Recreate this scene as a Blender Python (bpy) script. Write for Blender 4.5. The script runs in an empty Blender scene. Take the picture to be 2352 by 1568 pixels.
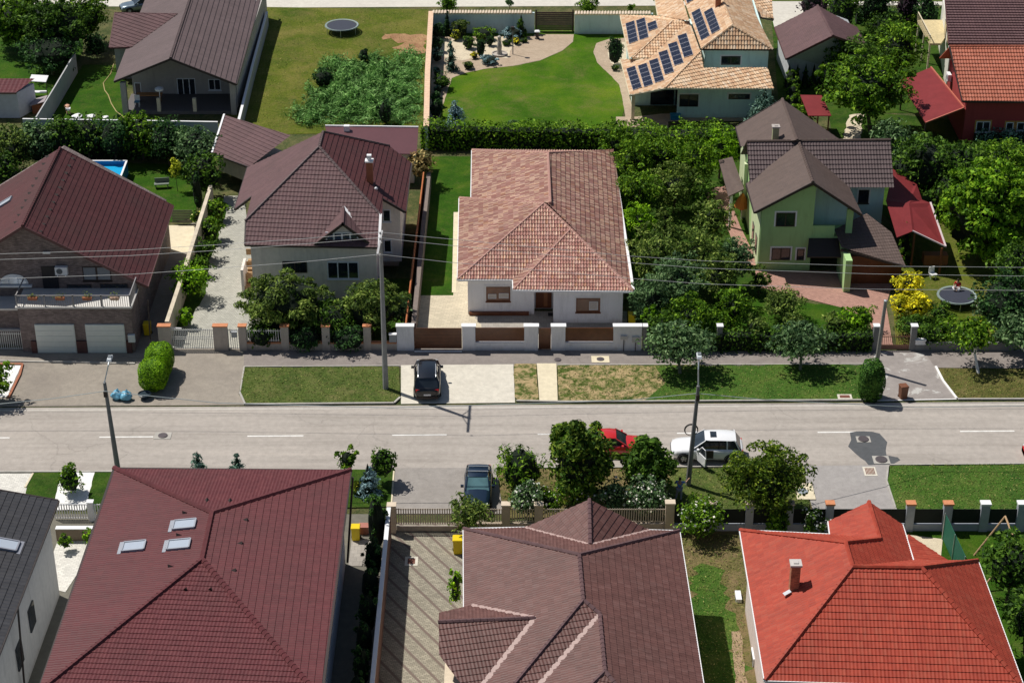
import bpy, math, random
import numpy as np
from mathutils import Vector, Matrix
R = math.radians
SC = bpy.context.scene
COL = SC.collection
# ------------------------------------------------------------------ camera, sky, sun, exposure
CAMH, PITCH, FOC, CX, CY = 71.0, R(29.3), 4500.0, 1176.0, 784.0      # survey grid 2352 x 1568
cam = bpy.data.cameras.new('camera'); camo = bpy.data.objects.new('camera', cam); COL.objects.link(camo)
camo.location = (0, 0, CAMH); camo.rotation_euler = (R(90) - PITCH, 0, 0)
cam.sensor_width = 36; cam.lens = FOC / 2352 * 36; cam.clip_end = 2000; cam.clip_start = 1
SC.camera = camo
SUN_EL, SUN_AZ = R(58), math.atan2(-0.83, 0.55)                       # azimuth from +Y towards +X
wd = bpy.data.worlds.new('World'); SC.world = wd; wd.use_nodes = True
nt = wd.node_tree; bg = nt.nodes['Background']; sky = nt.nodes.new('ShaderNodeTexSky')
sky.sky_type = 'NISHITA'; sky.sun_disc = False; sky.sun_elevation = SUN_EL; sky.sun_rotation = SUN_AZ
nt.links.new(sky.outputs[0], bg.inputs[0]); bg.inputs[1].default_value = 0.062
sl = bpy.data.lights.new('sun', 'SUN'); sl.energy = 5.0; sl.angle = R(0.5); sl.color = (1, 0.955, 0.89)
so = bpy.data.objects.new('sun', sl); COL.objects.link(so)
sd = Vector((math.sin(SUN_AZ) * math.cos(SUN_EL), math.cos(SUN_AZ) * math.cos(SUN_EL), math.sin(SUN_EL)))
so.rotation_euler = sd.to_track_quat('Z', 'Y').to_euler(); so.location = (0, 120, 90)
SC.view_settings.view_transform = 'Standard'; SC.view_settings.look = 'None'
SC.view_settings.exposure = -0.08; SC.view_settings.gamma = 1.0
SC.cycles.max_bounces = 6; SC.cycles.transparent_max_bounces = 8

# ------------------------------------------------------------------ survey helpers: photo point -> real place
cp, sp = math.cos(PITCH), math.sin(PITCH)
def ray(x, y):
    a, b = (x - CX) / FOC, (CY - y) / FOC
    return np.array((a, cp + b * sp, -sp + b * cp))
def P(x, y, z=0.0):
    d = ray(x, y); t = (z - CAMH) / d[2]
    return np.array((d[0] * t, d[1] * t, z))
def PY(x, y, Y):
    d = ray(x, y); t = Y / d[1]
    return np.array((d[0] * t, Y, CAMH + d[2] * t))
def PW(x, y, A, B):            # on the upright plane through A and B
    d = ray(x, y); n = np.array((B[1] - A[1], A[0] - B[0], 0.0))
    t = (np.dot(n[:2], np.array(A[:2]))) / np.dot(n, d)
    return np.array((d[0] * t, d[1] * t, CAMH + d[2] * t))
def PPL(x, y, p0, n):
    d = ray(x, y); o = np.array((0, 0, CAMH)); t = np.dot(n, p0 - o) / np.dot(n, d)
    return o + d * t
def mpp(x, y, z=0):            # metres per survey pixel at a place
    p = P(x, y, z); return (p[1] * cp + (CAMH - z) * sp) / FOC

# ------------------------------------------------------------------ objects
WL = {}
def tag(o, label=None, cat=None, group=None, kind=None):
    if label: o['label'] = label
    if cat: o['category'] = cat
    if group: o['group'] = group
    if kind: o['kind'] = kind
    return o
def thing(name, label, cat, loc, group=None):
    o = bpy.data.objects.new(name, None); COL.objects.link(o); o.empty_display_size = .3
    loc = np.array((loc[0], loc[1], loc[2] if len(loc) > 2 else 0.0), float)
    o.location = loc; WL[o.name] = loc
    return tag(o, label, cat, group)
def kids(o):
    return [c for c in list(bpy.data.objects) if c.parent == o]
def copy_tree(o, loc=None, rz=0.0, sc=None, parent=None, label=None, chs=None):
    c = o.copy(); COL.objects.link(c)
    if parent: c.parent = parent
    else:
        c.location = loc; c.rotation_euler = (0, 0, rz); WL[c.name] = np.array(loc, float)
        if sc is not None: c.scale = sc if hasattr(sc, '__len__') else (sc, sc, sc)
        if label: c['label'] = label
    for ch in (o.children): copy_tree(ch, parent=c)
    return c
def meshobj(name, V, F, mat, parent=None, UV=None, smooth=False):
    """V (n,3) world coords, F list or (m,k) array"""
    V = np.asarray(V, float)
    org = np.array(((V[:, 0].min() + V[:, 0].max()) / 2, (V[:, 1].min() + V[:, 1].max()) / 2, V[:, 2].min()))
    me = bpy.data.meshes.new(name)
    Vl = (V - org).astype(np.float32)
    if isinstance(F, np.ndarray):
        m, k = F.shape; me.vertices.add(len(V)); me.vertices.foreach_set('co', Vl.ravel())
        me.loops.add(m * k); me.loops.foreach_set('vertex_index', F.astype(np.int32).ravel())
        me.polygons.add(m); me.polygons.foreach_set('loop_start', np.arange(0, m * k, k, dtype=np.int32))
        me.update(calc_edges=True)
    else:
        me.from_pydata(Vl.tolist(), [], F)
    if UV is not None:          # per vertex
        ul = me.uv_layers.new(name='UVMap'); li = np.empty(len(me.loops), np.int32); me.loops.foreach_get('vertex_index', li)
        ul.data.foreach_set('uv', np.asarray(UV, np.float32)[li].ravel())
    if smooth: me.polygons.foreach_set('use_smooth', np.ones(len(me.polygons), bool))
    me.materials.append(mat)
    o = bpy.data.objects.new(name, me); COL.objects.link(o)
    pl = WL[parent.name] if parent else np.zeros(3)
    o.location = org - pl; WL[o.name] = org
    if parent: o.parent = parent
    return o

class M:
    def __init__(s): s.v = []; s.f = []; s.uv = []
    def add(s, vs, fs, uvs=None):
        b = len(s.v); s.v += [tuple(map(float, q)) for q in vs]; s.f += [[i + b for i in f] for f in fs]
        s.uv += uvs if uvs is not None else [(q[0], q[1]) for q in vs]
        return s
    def box(s, c, d, rz=0.0, taper=1.0):
        """c = centre of bottom face, d = size"""
        cs, sn = math.cos(rz), math.sin(rz); V = []
        for z, k in ((0, 1.0), (d[2], taper)):
            for x, y in ((-1, -1), (1, -1), (1, 1), (-1, 1)):
                X, Y = x * d[0] / 2 * k, y * d[1] / 2 * k
                V.append((c[0] + X * cs - Y * sn, c[1] + X * sn + Y * cs, c[2] + z))
        return s.add(V, [(3, 2, 1, 0), (4, 5, 6, 7), (0, 1, 5, 4), (1, 2, 6, 5), (2, 3, 7, 6), (3, 0, 4, 7)])
    def prism(s, poly, z0, z1, zt=None):
        n = len(poly); V = [(p[0], p[1], z0) for p in poly] + [(p[0], p[1], z1 if zt is None else zt[i]) for i, p in enumerate(poly)]
        return s.add(V, [list(range(n))[::-1], [n + i for i in range(n)]] + [[i, (i + 1) % n, n + (i + 1) % n, n + i] for i in range(n)])
    def beam(s, p, q, w, h, up=(0, 0, 1)):
        """box along p->q, top at the line"""
        p, q = np.array(p, float), np.array(q, float); d = q - p; L = np.linalg.norm(d)
        if L < 1e-6: return s
        d /= L; u = np.array(up, float); sx = np.cross(d, u); sx /= np.linalg.norm(sx); u = np.cross(sx, d)
        V = []
        for e in (p, q):
            for a, b in ((-1, 0), (1, 0), (1, -1), (-1, -1)): V.append(e + sx * a * w / 2 + u * b * h)
        return s.add(V, [(0, 1, 2, 3), (7, 6, 5, 4), (0, 4, 5, 1), (1, 5, 6, 2), (2, 6, 7, 3), (3, 7, 4, 0)])
    def slab(s, pts, t):
        """polygon in 3-D given thickness t downwards"""
        n = len(pts); V = [tuple(p) for p in pts] + [(p[0], p[1], p[2] - t) for p in pts]
        return s.add(V, [list(range(n)), [n + i for i in range(n)][::-1]] + [[i, n + i, n + (i + 1) % n, (i + 1) % n] for i in range(n)])
    def poly(s, pts): return s.add(pts, [list(range(len(pts)))])
    def tube(s, pts, rad, n=8, cap=True):
        pts = [np.array(p, float) for p in pts]; k = len(pts)
        rad = rad if hasattr(rad, '__len__') else [rad] * k
        V = []; up = np.array((0.13, 0.21, 0.97))
        for i, p in enumerate(pts):
            d = pts[min(i + 1, k - 1)] - pts[max(i - 1, 0)]; d = d / (np.linalg.norm(d) + 1e-9)
            a = np.cross(d, up); 
            if np.linalg.norm(a) < .05: a = np.cross(d, (1, 0, 0))
            a /= np.linalg.norm(a); b = np.cross(d, a)
            for j in range(n):
                t = 2 * math.pi * j / n; V.append(p + rad[i] * (a * math.cos(t) + b * math.sin(t)))
        F = [[i * n + j, i * n + (j + 1) % n, (i + 1) * n + (j + 1) % n, (i + 1) * n + j] for i in range(k - 1) for j in range(n)]
        if cap: F += [list(range(n))[::-1], [(k - 1) * n + j for j in range(n)]]
        return s.add(V, F)
    def lathe(s, c, prof, n=16, sx=1, sy=1):
        """prof = [(r,z)...]"""
        V = [(c[0] + r * sx * math.cos(2 * math.pi * j / n), c[1] + r * sy * math.sin(2 * math.pi * j / n), c[2] + z) for r, z in prof for j in range(n)]
        k = len(prof)
        F = [[i * n + j, i * n + (j + 1) % n, (i + 1) * n + (j + 1) % n, (i + 1) * n + j] for i in range(k - 1) for j in range(n)]
        F += [list(range(n))[::-1], [(k - 1) * n + j for j in range(n)]]
        return s.add(V, F)
    def torus(s, c, R_, r, n=24, m=6, axis='z', tilt=None):
        V = []
        for i in range(n):
            a = 2 * math.pi * i / n
            for j in range(m):
                b = 2 * math.pi * j / m; rr = R_ + r * math.cos(b); h = r * math.sin(b)
                if axis == 'z': q = (rr * math.cos(a), rr * math.sin(a), h)
                elif axis == 'y': q = (rr * math.cos(a), h, rr * math.sin(a))
                else: q = (h, rr * math.cos(a), rr * math.sin(a))
                V.append((c[0] + q[0], c[1] + q[1], c[2] + q[2]))
        return s.add(V, [[i * m + j, ((i + 1) % n) * m + j, ((i + 1) % n) * m + (j + 1) % m, i * m + (j + 1) % m] for i in range(n) for j in range(m)])
    def ico(s, c, r, seed=0, jit=0.0, seg=10, rings=7):
        rs = random.Random(seed); r = r if hasattr(r, '__len__') else (r, r, r)
        V = []
        for i in range(rings + 1):
            ph = math.pi * i / rings
            for j in range(seg):
                th = 2 * math.pi * j / seg; k = 1 + rs.uniform(-jit, jit)
                V.append((c[0] + r[0] * k * math.sin(ph) * math.cos(th), c[1] + r[1] * k * math.sin(ph) * math.sin(th), c[2] + r[2] * k * math.cos(ph)))
        F = [[i * seg + j, (i + 1) * seg + j, (i + 1) * seg + (j + 1) % seg, i * seg + (j + 1) % seg] for i in range(rings) for j in range(seg)]
        return s.add(V, F)
    def o(s, name, mat, parent=None, smooth=False, bevel=0):
        ob = meshobj(name, s.v, s.f, mat, parent, UV=s.uv, smooth=smooth)
        if bevel:
            b = ob.modifiers.new('bevel', 'BEVEL'); b.width = bevel; b.segments = 2; b.limit_method = 'ANGLE'
        return ob

# ------------------------------------------------------------------ materials
def mat_new(name):
    m = bpy.data.materials.new(name); m.use_nodes = True
    return m, m.node_tree, m.node_tree.nodes['Principled BSDF']
def N(t, typ, **kw):
    n = t.nodes.new('ShaderNode' + typ)
    for k, v in kw.items(): setattr(n, k, v)
    return n
def ramp(t, stops, src, interp='LINEAR'):
    r = N(t, 'ValToRGB'); e = r.color_ramp.elements; r.color_ramp.interpolation = interp
    while len(e) < len(stops): e.new(0.5)
    for i, (p, c) in enumerate(stops):
        e[i].position = p; e[i].color = (*c, 1) if len(c) == 3 else c
    t.links.new(src, r.inputs[0]); return r.outputs[0]
def noise(t, scale, detail=4, rough=.55, vec=None, dist=0):
    n = N(t, 'TexNoise'); n.inputs['Scale'].default_value = scale; n.inputs['Detail'].default_value = detail
    n.inputs['Roughness'].default_value = rough; n.inputs['Distortion'].default_value = dist
    if vec is not None: t.links.new(vec, n.inputs['Vector'])
    return n.outputs['Fac']
def geo(t):
    g = N(t, 'NewGeometry'); return g.outputs['Position']
def mixc(t, f, a, b, mode='MIX'):
    m = N(t, 'Mix', data_type='RGBA', blend_type=mode)
    if isinstance(f, float): m.inputs[0].default_value = f
    else: t.links.new(f, m.inputs[0])
    for i, c in ((6, a), (7, b)):
        if isinstance(c, tuple): m.inputs[i].default_value = (*c, 1)
        else: t.links.new(c, m.inputs[i])
    return m.outputs[2]
def bump(t, b, h, st=.4, dist=.05):
    n = N(t, 'Bump'); n.inputs['Strength'].default_value = st; n.inputs['Distance'].default_value = dist
    t.links.new(h, n.inputs['Height']); t.links.new(n.outputs[0], b.inputs['Normal']); return n
MATS = {}
def plain(name, c, rough=.6, metal=0., var=.12, scale=3., bmp=0., spec=.4, fine=True):
    """solid colour with a little wear"""
    if name in MATS: return MATS[name]
    m, t, b = mat_new(name); p = geo(t)
    f = noise(t, scale, 5, .65, p)
    d = tuple(max(0, x * (1 - var)) for x in c); l = tuple(min(1, x * (1 + var)) for x in c)
    col = ramp(t, [(.3, d), (.7, l)], f)
    if fine:
        f2 = noise(t, scale * 9, 3, .7, p); col = mixc(t, .35, col, ramp(t, [(.35, tuple(x * (1 - var) for x in c)), (.65, tuple(min(1, x * (1 + var)) for x in c))], f2))
    if 'render' in name or 'stucco' in name or 'wall' in name:
        mp = N(t, 'Mapping'); mp.inputs['Scale'].default_value = (2.2, 2.2, .28); t.links.new(p, mp.inputs[0]); f3 = noise(t, 1.0, 6, .75, mp.outputs[0])
        col = mixc(t, ramp(t, [(.5, (0, 0, 0)), (.74, (.42, .42, .42))], f3), col, tuple(x * .5 for x in c))
        sz = N(t, 'SeparateXYZ'); t.links.new(p, sz.inputs[0]); ad = N(t, 'Math', operation='MULTIPLY_ADD'); t.links.new(f3, ad.inputs[0]); ad.inputs[1].default_value = -1.2; ad.inputs[2].default_value = .55; s2 = N(t, 'Math', operation='SUBTRACT'); t.links.new(sz.outputs[2], s2.inputs[0]); t.links.new(ad.outputs[0], s2.inputs[1])
        col = mixc(t, ramp(t, [(0., (.5, .5, .5)), (.45, (0, 0, 0))], s2.outputs[0]), col, tuple(x * y for x, y in zip(c, (.5, .42, .34))))
    t.links.new(col, b.inputs['Base Color']); b.inputs['Roughness'].default_value = rough
    b.inputs['Metallic'].default_value = metal; b.inputs['Specular IOR Level'].default_value = spec
    if bmp: bump(t, b, noise(t, scale * 12, 4, .7, p), bmp, .02)
    MATS[name] = m; return m
def glass(name='window_glass', c=(.012, .016, .022), rough=.06):
    if name in MATS: return MATS[name]
    m, t, b = mat_new(name); p = geo(t)
    col = ramp(t, [(.35, c), (.7, tuple(x * 2.2 for x in c))], noise(t, .8, 2, .5, p))
    t.links.new(col, b.inputs['Base Color']); b.inputs['Roughness'].default_value = rough; b.inputs['Specular IOR Level'].default_value = .8
    MATS[name] = m; return m
def tilemat(name, cols, pu=.2, pv=.4, rough=.5, spec=.35, dirt=.25, blend=.55, dirtc=(.05, .04, .035), crown_glint=None):
    """per-tile random colour from UV cells plus weather stains"""
    m, t, b = mat_new(name); uv = N(t, 'UVMap').outputs[0]; p = geo(t)
    mp = N(t, 'VectorMath', operation='DIVIDE'); t.links.new(uv, mp.inputs[0]); mp.inputs[1].default_value = (pu, pv, 1)
    fl = N(t, 'VectorMath', operation='FLOOR'); t.links.new(mp.outputs[0], fl.inputs[0])
    wn = N(t, 'TexWhiteNoise', noise_dimensions='2D'); t.links.new(fl.outputs[0], wn.inputs['Vector'])
    k = len(cols); col = ramp(t, [((i + .5) / k, c) for i, c in enumerate(cols)], wn.outputs['Value'], 'CONSTANT' if k > 3 else 'LINEAR')
    mean = tuple(sum(c[i] for c in cols) / k for i in range(3))
    col = mixc(t, blend, mean, col)
    if crown_glint:        # glaze highlight painted as a pale streak along the crown of some tiles
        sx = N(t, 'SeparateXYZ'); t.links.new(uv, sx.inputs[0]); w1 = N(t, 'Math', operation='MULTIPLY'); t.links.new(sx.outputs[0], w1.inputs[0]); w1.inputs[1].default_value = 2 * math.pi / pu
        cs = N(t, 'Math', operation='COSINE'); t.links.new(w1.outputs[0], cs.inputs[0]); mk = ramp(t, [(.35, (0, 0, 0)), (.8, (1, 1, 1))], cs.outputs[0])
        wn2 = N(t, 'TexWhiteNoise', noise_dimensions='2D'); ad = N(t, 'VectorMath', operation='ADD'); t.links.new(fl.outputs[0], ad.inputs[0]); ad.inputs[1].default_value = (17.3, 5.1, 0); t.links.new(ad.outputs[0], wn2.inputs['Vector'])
        mk2 = ramp(t, [(.45, (.05, .05, .05)), (.8, (1, 1, 1))], wn2.outputs['Value']); mk = mixc(t, 1., mk, mk2, 'MULTIPLY'); col = mixc(t, mk, col, crown_glint)
    s1 = noise(t, .35, 5, .6, p); s2 = noise(t, 3.5, 6, .75, p)
    st = N(t, 'Math', operation='MULTIPLY'); t.links.new(ramp(t, [(.42, (0, 0, 0)), (.75, (1, 1, 1))], s1), st.inputs[0]); st.inputs[1].default_value = dirt
    col = mixc(t, st.outputs[0], col, dirtc)
    col = mixc(t, .5, col, ramp(t, [(.3, (.66, .66, .66)), (.7, (1.3, 1.3, 1.3))], s2), 'MULTIPLY')
    mps = N(t, 'Mapping'); mps.inputs['Scale'].default_value = (2.4, .22, 1); t.links.new(uv, mps.inputs[0]); s3 = noise(t, 1., 5, .7, mps.outputs[0])
    col = mixc(t, .4, col, ramp(t, [(.3, (.68, .66, .64)), (.52, (1, 1, 1)), (.75, (1.3, 1.28, 1.26))], s3), 'MULTIPLY')
    t.links.new(col, b.inputs['Base Color']); rr = ramp(t, [(.3, (rough + .05,) * 3), (.7, (rough + .25,) * 3)], s2); t.links.new(rr, b.inputs['Roughness']); b.inputs['Specular IOR Level'].default_value = spec * .45
    bump(t, b, s2, .25, .015)
    MATS[name] = m; return m

# ------------------------------------------------------------------ roofs
def inpoly(px, py, poly):
    c = np.zeros(px.shape, bool); n = len(poly)
    for i in range(n):
        x1, y1 = poly[i]; x2, y2 = poly[(i + 1) % n]
        if y1 == y2: continue
        c ^= ((y1 > py) != (y2 > py)) & (px < (x2 - x1) * (py - y1) / (y2 - y1) + x1)
    return c
def clipcell(poly, u0, u1, v0, v1):
    def cl(pp, ax, val, sg):
        out = []; n = len(pp)
        for i in range(n):
            a, b = pp[i], pp[(i + 1) % n]; da, db = sg * (a[ax] - val), sg * (b[ax] - val)
            if da >= 0: out.append(a)
            if da * db < 0:
                k = da / (da - db); q = [a[0] + (b[0] - a[0]) * k, a[1] + (b[1] - a[1]) * k]; q[ax] = val; out.append(tuple(q))
        return out
    for ax, val, sg in ((1, v0, 1), (1, v1, -1), (0, u0, 1), (0, u1, -1)):
        poly = cl(poly, ax, val, sg)
        if len(poly) < 3: return []
    return poly
def roof_plane(acc, pts, pu=.2, pv=.4, au=.018, av=.03, nu=4):
    """lay real tile courses over one roof plane; acc collects (V,F,UV)"""
    pts = [np.array(p, float) for p in pts]
    nrm = np.zeros(3)
    for i in range(len(pts)): nrm += np.cross(pts[i], pts[(i + 1) % len(pts)])
    if nrm[2] < 0: pts = pts[::-1]; nrm = -nrm
    nrm /= np.linalg.norm(nrm); c0 = sum(pts) / len(pts)
    U = np.cross((0, 0, 1), nrm); U = U / np.linalg.norm(U) if np.linalg.norm(U) > 1e-3 else np.array((1., 0, 0)); Vd = np.cross(nrm, U)
    zlow = min(pts, key=lambda q: q[2]); org = zlow
    pol = [(float(np.dot(p - org, U)), float(np.dot(p - org, Vd))) for p in pts]
    dev = [float(np.dot(p - c0, nrm)) for p in pts]
    org = org - nrm * np.dot(org - c0, nrm)
    us = [q[0] for q in pol]; vs = [q[1] for q in pol]
    du = pu / nu; i0, i1 = math.floor(min(us) / du), math.ceil(max(us) / du); j0, j1 = math.floor(min(vs) / pv), math.ceil(max(vs) / pv)
    prof = lambda u: au * (.5 + .5 * np.cos(2 * math.pi * u / pu))
    UU, VV = np.meshgrid(np.arange(i0, i1 + 1) * du, np.arange(j0, j1 + 1) * pv)
    ins = inpoly(UU + 1e-4, VV + 1e-4, pol)
    full = ins[:-1, :-1] & ins[1:, :-1] & ins[:-1, 1:] & ins[1:, 1:]
    anyc = ins[:-1, :-1] | ins[1:, :-1] | ins[:-1, 1:] | ins[1:, 1:]
    # mark cells crossed by edges
    for i in range(len(pol)):
        (x1, y1), (x2, y2) = pol[i], pol[(i + 1) % len(pol)]; n = int(math.hypot(x2 - x1, y2 - y1) / (min(du, pv) * .4)) + 2
        for k in range(n + 1):
            ii = int(math.floor((x1 + (x2 - x1) * k / n) / du)) - i0; jj = int(math.floor((y1 + (y2 - y1) * k / n) / pv)) - j0
            if 0 <= ii < full.shape[1] and 0 <= jj < full.shape[0]: anyc[jj, ii] = True; full[jj, ii] = False
    Vs, Fs, UVs = acc
    def emit(u, v, h):
        q = org + U * u + Vd * v + nrm * h; Vs.append(q); UVs.append((u, v)); return len(Vs) - 1
    base = len(Vs)
    J, I = np.nonzero(full)
    if len(J):
        u0, u1 = (I + i0) * du, (I + i0 + 1) * du; v0, v1 = (J + j0) * pv, (J + j0 + 1) * pv
        quads = []
        for (u, v, h) in ((u0, v0, prof(u0) + av), (u1, v0, prof(u1) + av), (u1, v1, prof(u1)), (u0, v1, prof(u0)),
                          (u0, v0, prof(u0)), (u1, v0, prof(u1))):
            quads.append((u, v, h))
        nn = len(J); arr = np.zeros((nn, 6, 3)); uva = np.zeros((nn, 6, 2))
        for k, (u, v, h) in enumerate(quads):
            arr[:, k, :] = org + np.outer(u, U) + np.outer(v, Vd) + np.outer(h, nrm); uva[:, k, 0] = u0 + (u - u0) * .98 + .001; uva[:, k, 1] = v0 + (v - v0) * .98 + .001
        Vs.extend(arr.reshape(-1, 3)); UVs.extend(map(tuple, uva.reshape(-1, 2)))
        for k in range(nn):
            b = base + 6 * k; Fs.append((b, b + 1, b + 2, b + 3)); Fs.append((b + 4, b + 5, b + 1, b))
    J, I = np.nonzero(anyc & ~full)
    for j, i in zip(J, I):
        u0, v0 = (i + i0) * du, (j + j0) * pv
        c = clipcell(pol, u0, u0 + du, v0, v0 + pv)
        if len(c) < 3: continue
        ids = [emit(u, v, prof(u) + av * (1 - (v - v0) / pv)) for u, v in c]; Fs.append(tuple(ids))
        for k in range(len(c)):
            a, b = c[k], c[(k + 1) % len(c)]
            if abs(a[1] - v0) < 1e-6 and abs(b[1] - v0) < 1e-6 and abs(a[0] - b[0]) > 1e-4:
                x, y = emit(a[0], v0, prof(a[0])), emit(b[0], v0, prof(b[0])); Fs.append((x, y, ids[(k + 1) % len(c)], ids[k]))
def solve_roof(pts, polys, it=12, wp=1.0, free=3.0):
    """nudge surveyed roof points (x,y,z) so that every plane is flat; z of points with a '?' flag is found"""
    names = list(pts); X0 = []
    for n in names: x, y, z = pts[n][:3]; X0 += [x, y, z]
    zs = [(6.0 if len(pts[n]) > 3 else .12) for n in names]
    X = np.array(X0, float); X0 = X.copy(); W = np.array([w for z in zs for w in (1 / free, 1 / free, 1 / z)])
    idx = {n: i for i, n in enumerate(names)}
    def res(X):
        w = {n: P(X[3 * i], X[3 * i + 1], X[3 * i + 2]) for n, i in idx.items()}; r = []
        for pl in polys:
            q = np.array([w[n] for n in pl])
            if len(q) < 4: continue
            c = q.mean(0); nr = np.zeros(3)
            for i in range(len(q)): nr += np.cross(q[i] - c, q[(i + 1) % len(q)] - c)
            nr /= np.linalg.norm(nr); r += list((q - c) @ nr * 25)
        return np.concatenate([np.array(r), (X - X0) * W * .35])
    for _ in range(it):
        r = res(X); Jm = np.zeros((len(r), len(X)))
        for k in range(len(X)):
            e = X.copy(); e[k] += 1e-4; Jm[:, k] = (res(e) - r) / 1e-4
        X = X - np.linalg.lstsq(Jm, r, rcond=None)[0]
    return {n: P(X[3 * i], X[3 * i + 1], X[3 * i + 2]) for n, i in idx.items()}
def cap_run(m, a, b, r=.12, seg=.36):
    a, b = np.array(a), np.array(b); L = np.linalg.norm(b - a); n = max(1, int(L / seg)); lo, hi = (a, b) if a[2] <= b[2] else (b, a)
    for k in range(n):
        p, q = lo + (hi - lo) * k / n, lo + (hi - lo) * (k + 1.12) / n
        m.tube([p + (0, 0, .02), q + (0, 0, .02)], [r * 1.12, r * .9], 6)
def roof(parent, W, polys, mat, caps=(), capmat=None, eaves=(), gut=None, gutw=.14, name='roof', capr=.12, tile=None, soffit=None, rakes=()):
    kw = tile or {}
    acc = ([], [], [])
    for pl in polys: roof_plane(acc, [W[n] for n in pl], **kw)
    ro = meshobj(name, np.array(acc[0]), acc[1], mat, parent, UV=acc[2])
    for a, b in caps: m = M(); cap_run(m, W[a], W[b], capr); m.o('ridge_cap', capmat or mat, ro)
    for a, b in eaves: m = M(); m.beam(W[a] + (0, 0, .03), W[b] + (0, 0, .03), gutw, .14); m.o('gutter', gut, ro)
    for a, b in rakes: m = M(); m.beam(W[a] + (0, 0, .06), W[b] + (0, 0, .06), .1, .2); m.o('bargeboard', gut, ro)
    if soffit:
        m = M(); m.poly([W[n] - (0, 0, .1) for n in soffit]); m.o('soffit', gut or mat, ro)
    return ro
def shrink(poly, d):
    """inset a convex-ish plan polygon by d"""
    n = len(poly); A = sum(poly[i][0] * poly[(i + 1) % n][1] - poly[(i + 1) % n][0] * poly[i][1] for i in range(n)); s = 1 if A > 0 else -1
    out = []
    for i in range(n):
        p0, p1, p2 = [np.array(poly[k % n][:2], float) for k in (i - 1, i, i + 1)]
        e1 = (p1 - p0) / np.linalg.norm(p1 - p0); e2 = (p2 - p1) / np.linalg.norm(p2 - p1)
        n1 = np.array((-e1[1], e1[0])) * s; n2 = np.array((-e2[1], e2[0])) * s
        b = n1 + n2; k = d / max(.3, (1 + np.dot(n1, n2))); out.append(p1 + b * k)
    return out
def window(parent, A, B, x0, y0, x1, y1, panes=2, fm=None, gm=None, sill=True, name='window', fw=.07, proud=.05, size=None, label=None, surround=None):
    """window on the upright wall A-B (camera-side face), corners given as survey pixels"""
    a, b = PW(x0, y1, A, B), PW(x1, y1, A, B); zt = (PW(x0, y0, A, B)[2] + PW(x1, y0, A, B)[2]) / 2; zb = (a[2] + b[2]) / 2
    d = b - a; d[2] = 0; w = np.linalg.norm(d); d /= w; n = np.array((d[1], -d[0], 0))
    mid = (a + b) / 2; 
    if np.dot(n, np.array((0, 0, 0)) - mid) < 0: n = -n
    fr = M(); h = zt - zb
    def bar(u0, u1, v0, v1, dd, t=.05):
        p = [a * (1, 1, 0) + d * u + n * e + np.array((0, 0, zb + v)) for (u, v, e) in ((u0, v0, dd), (u1, v0, dd), (u1, v1, dd), (u0, v1, dd), (u0, v0, dd - t), (u1, v0, dd - t), (u1, v1, dd - t), (u0, v1, dd - t))]
        fr.add(p, [(0, 1, 2, 3), (7, 6, 5, 4), (0, 4, 5, 1), (1, 5, 6, 2), (2, 6, 7, 3), (3, 7, 4, 0)])
    bar(0, fw, 0, h, proud, proud + .01); bar(w - fw, w, 0, h, proud, proud + .01); bar(fw, w - fw, 0, fw, proud, proud + .01); bar(fw, w - fw, h - fw, h, proud, proud + .01)
    for k in range(1, panes): bar(w * k / panes - fw * .6, w * k / panes + fw * .6, fw, h - fw, proud - .004, proud)
    wo = fr.o(name, fm, parent)
    fr = M(); bar(fw * .6, w - fw * .6, fw * .6, h - fw * .6, max(.02, proud - .03), .03); fr.o('pane', gm or glass(), wo)
    if sill:
        fr = M(); bar(-.06, w + .06, -.08, -.012, proud + .08, proud + .09); fr.o('sill', fm, wo)
    if surround:
        fr = M(); s_ = .13
        bar(-s_, -.004, -.0, h, proud - .015, proud - .012); bar(w + .004, w + s_, 0, h, proud - .015, proud - .012); bar(-s_, w + s_, h + .004, h + s_, proud - .015, proud - .012); fr.o('surround', surround, wo)
    if label: wo['label'] = label
    return wo

# ------------------------------------------------------------------ foliage
def leafmat(name, dark, light, tip=None, trans=.25, rough=.6, gain=1.75):
    if name in MATS: return MATS[name]
    m, t, b = mat_new(name); uv = N(t, 'UVMap').outputs[0]; sx = N(t, 'SeparateXYZ'); t.links.new(uv, sx.inputs[0])
    g = lambda c, k: tuple(min(.9, x * k) for x in c)
    light, tip = g(light, gain), g(tip or light, gain)
    col = ramp(t, [(0., g(dark, 1.2)), (.55, light), (1., tip)], sx.outputs[0])
    cl = ramp(t, [(0., (.5, .56, .5)), (1., (1.45, 1.38, 1.2))], sx.outputs[1])
    col = mixc(t, 1.0, col, cl, 'MULTIPLY')
    t.links.new(col, b.inputs['Base Color']); b.inputs['Roughness'].default_value = rough; b.inputs['Specular IOR Level'].default_value = .12
    tr = N(t, 'BsdfTranslucent'); t.links.new(col, tr.inputs[0]); mx = N(t, 'MixShader'); mx.inputs[0].default_value = trans
    t.links.new(b.outputs[0], mx.inputs[1]); t.links.new(tr.outputs[0], mx.inputs[2]); t.links.new(mx.outputs[0], t.nodes['Material Output'].inputs[0])
    MATS[name] = m; return m
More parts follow.
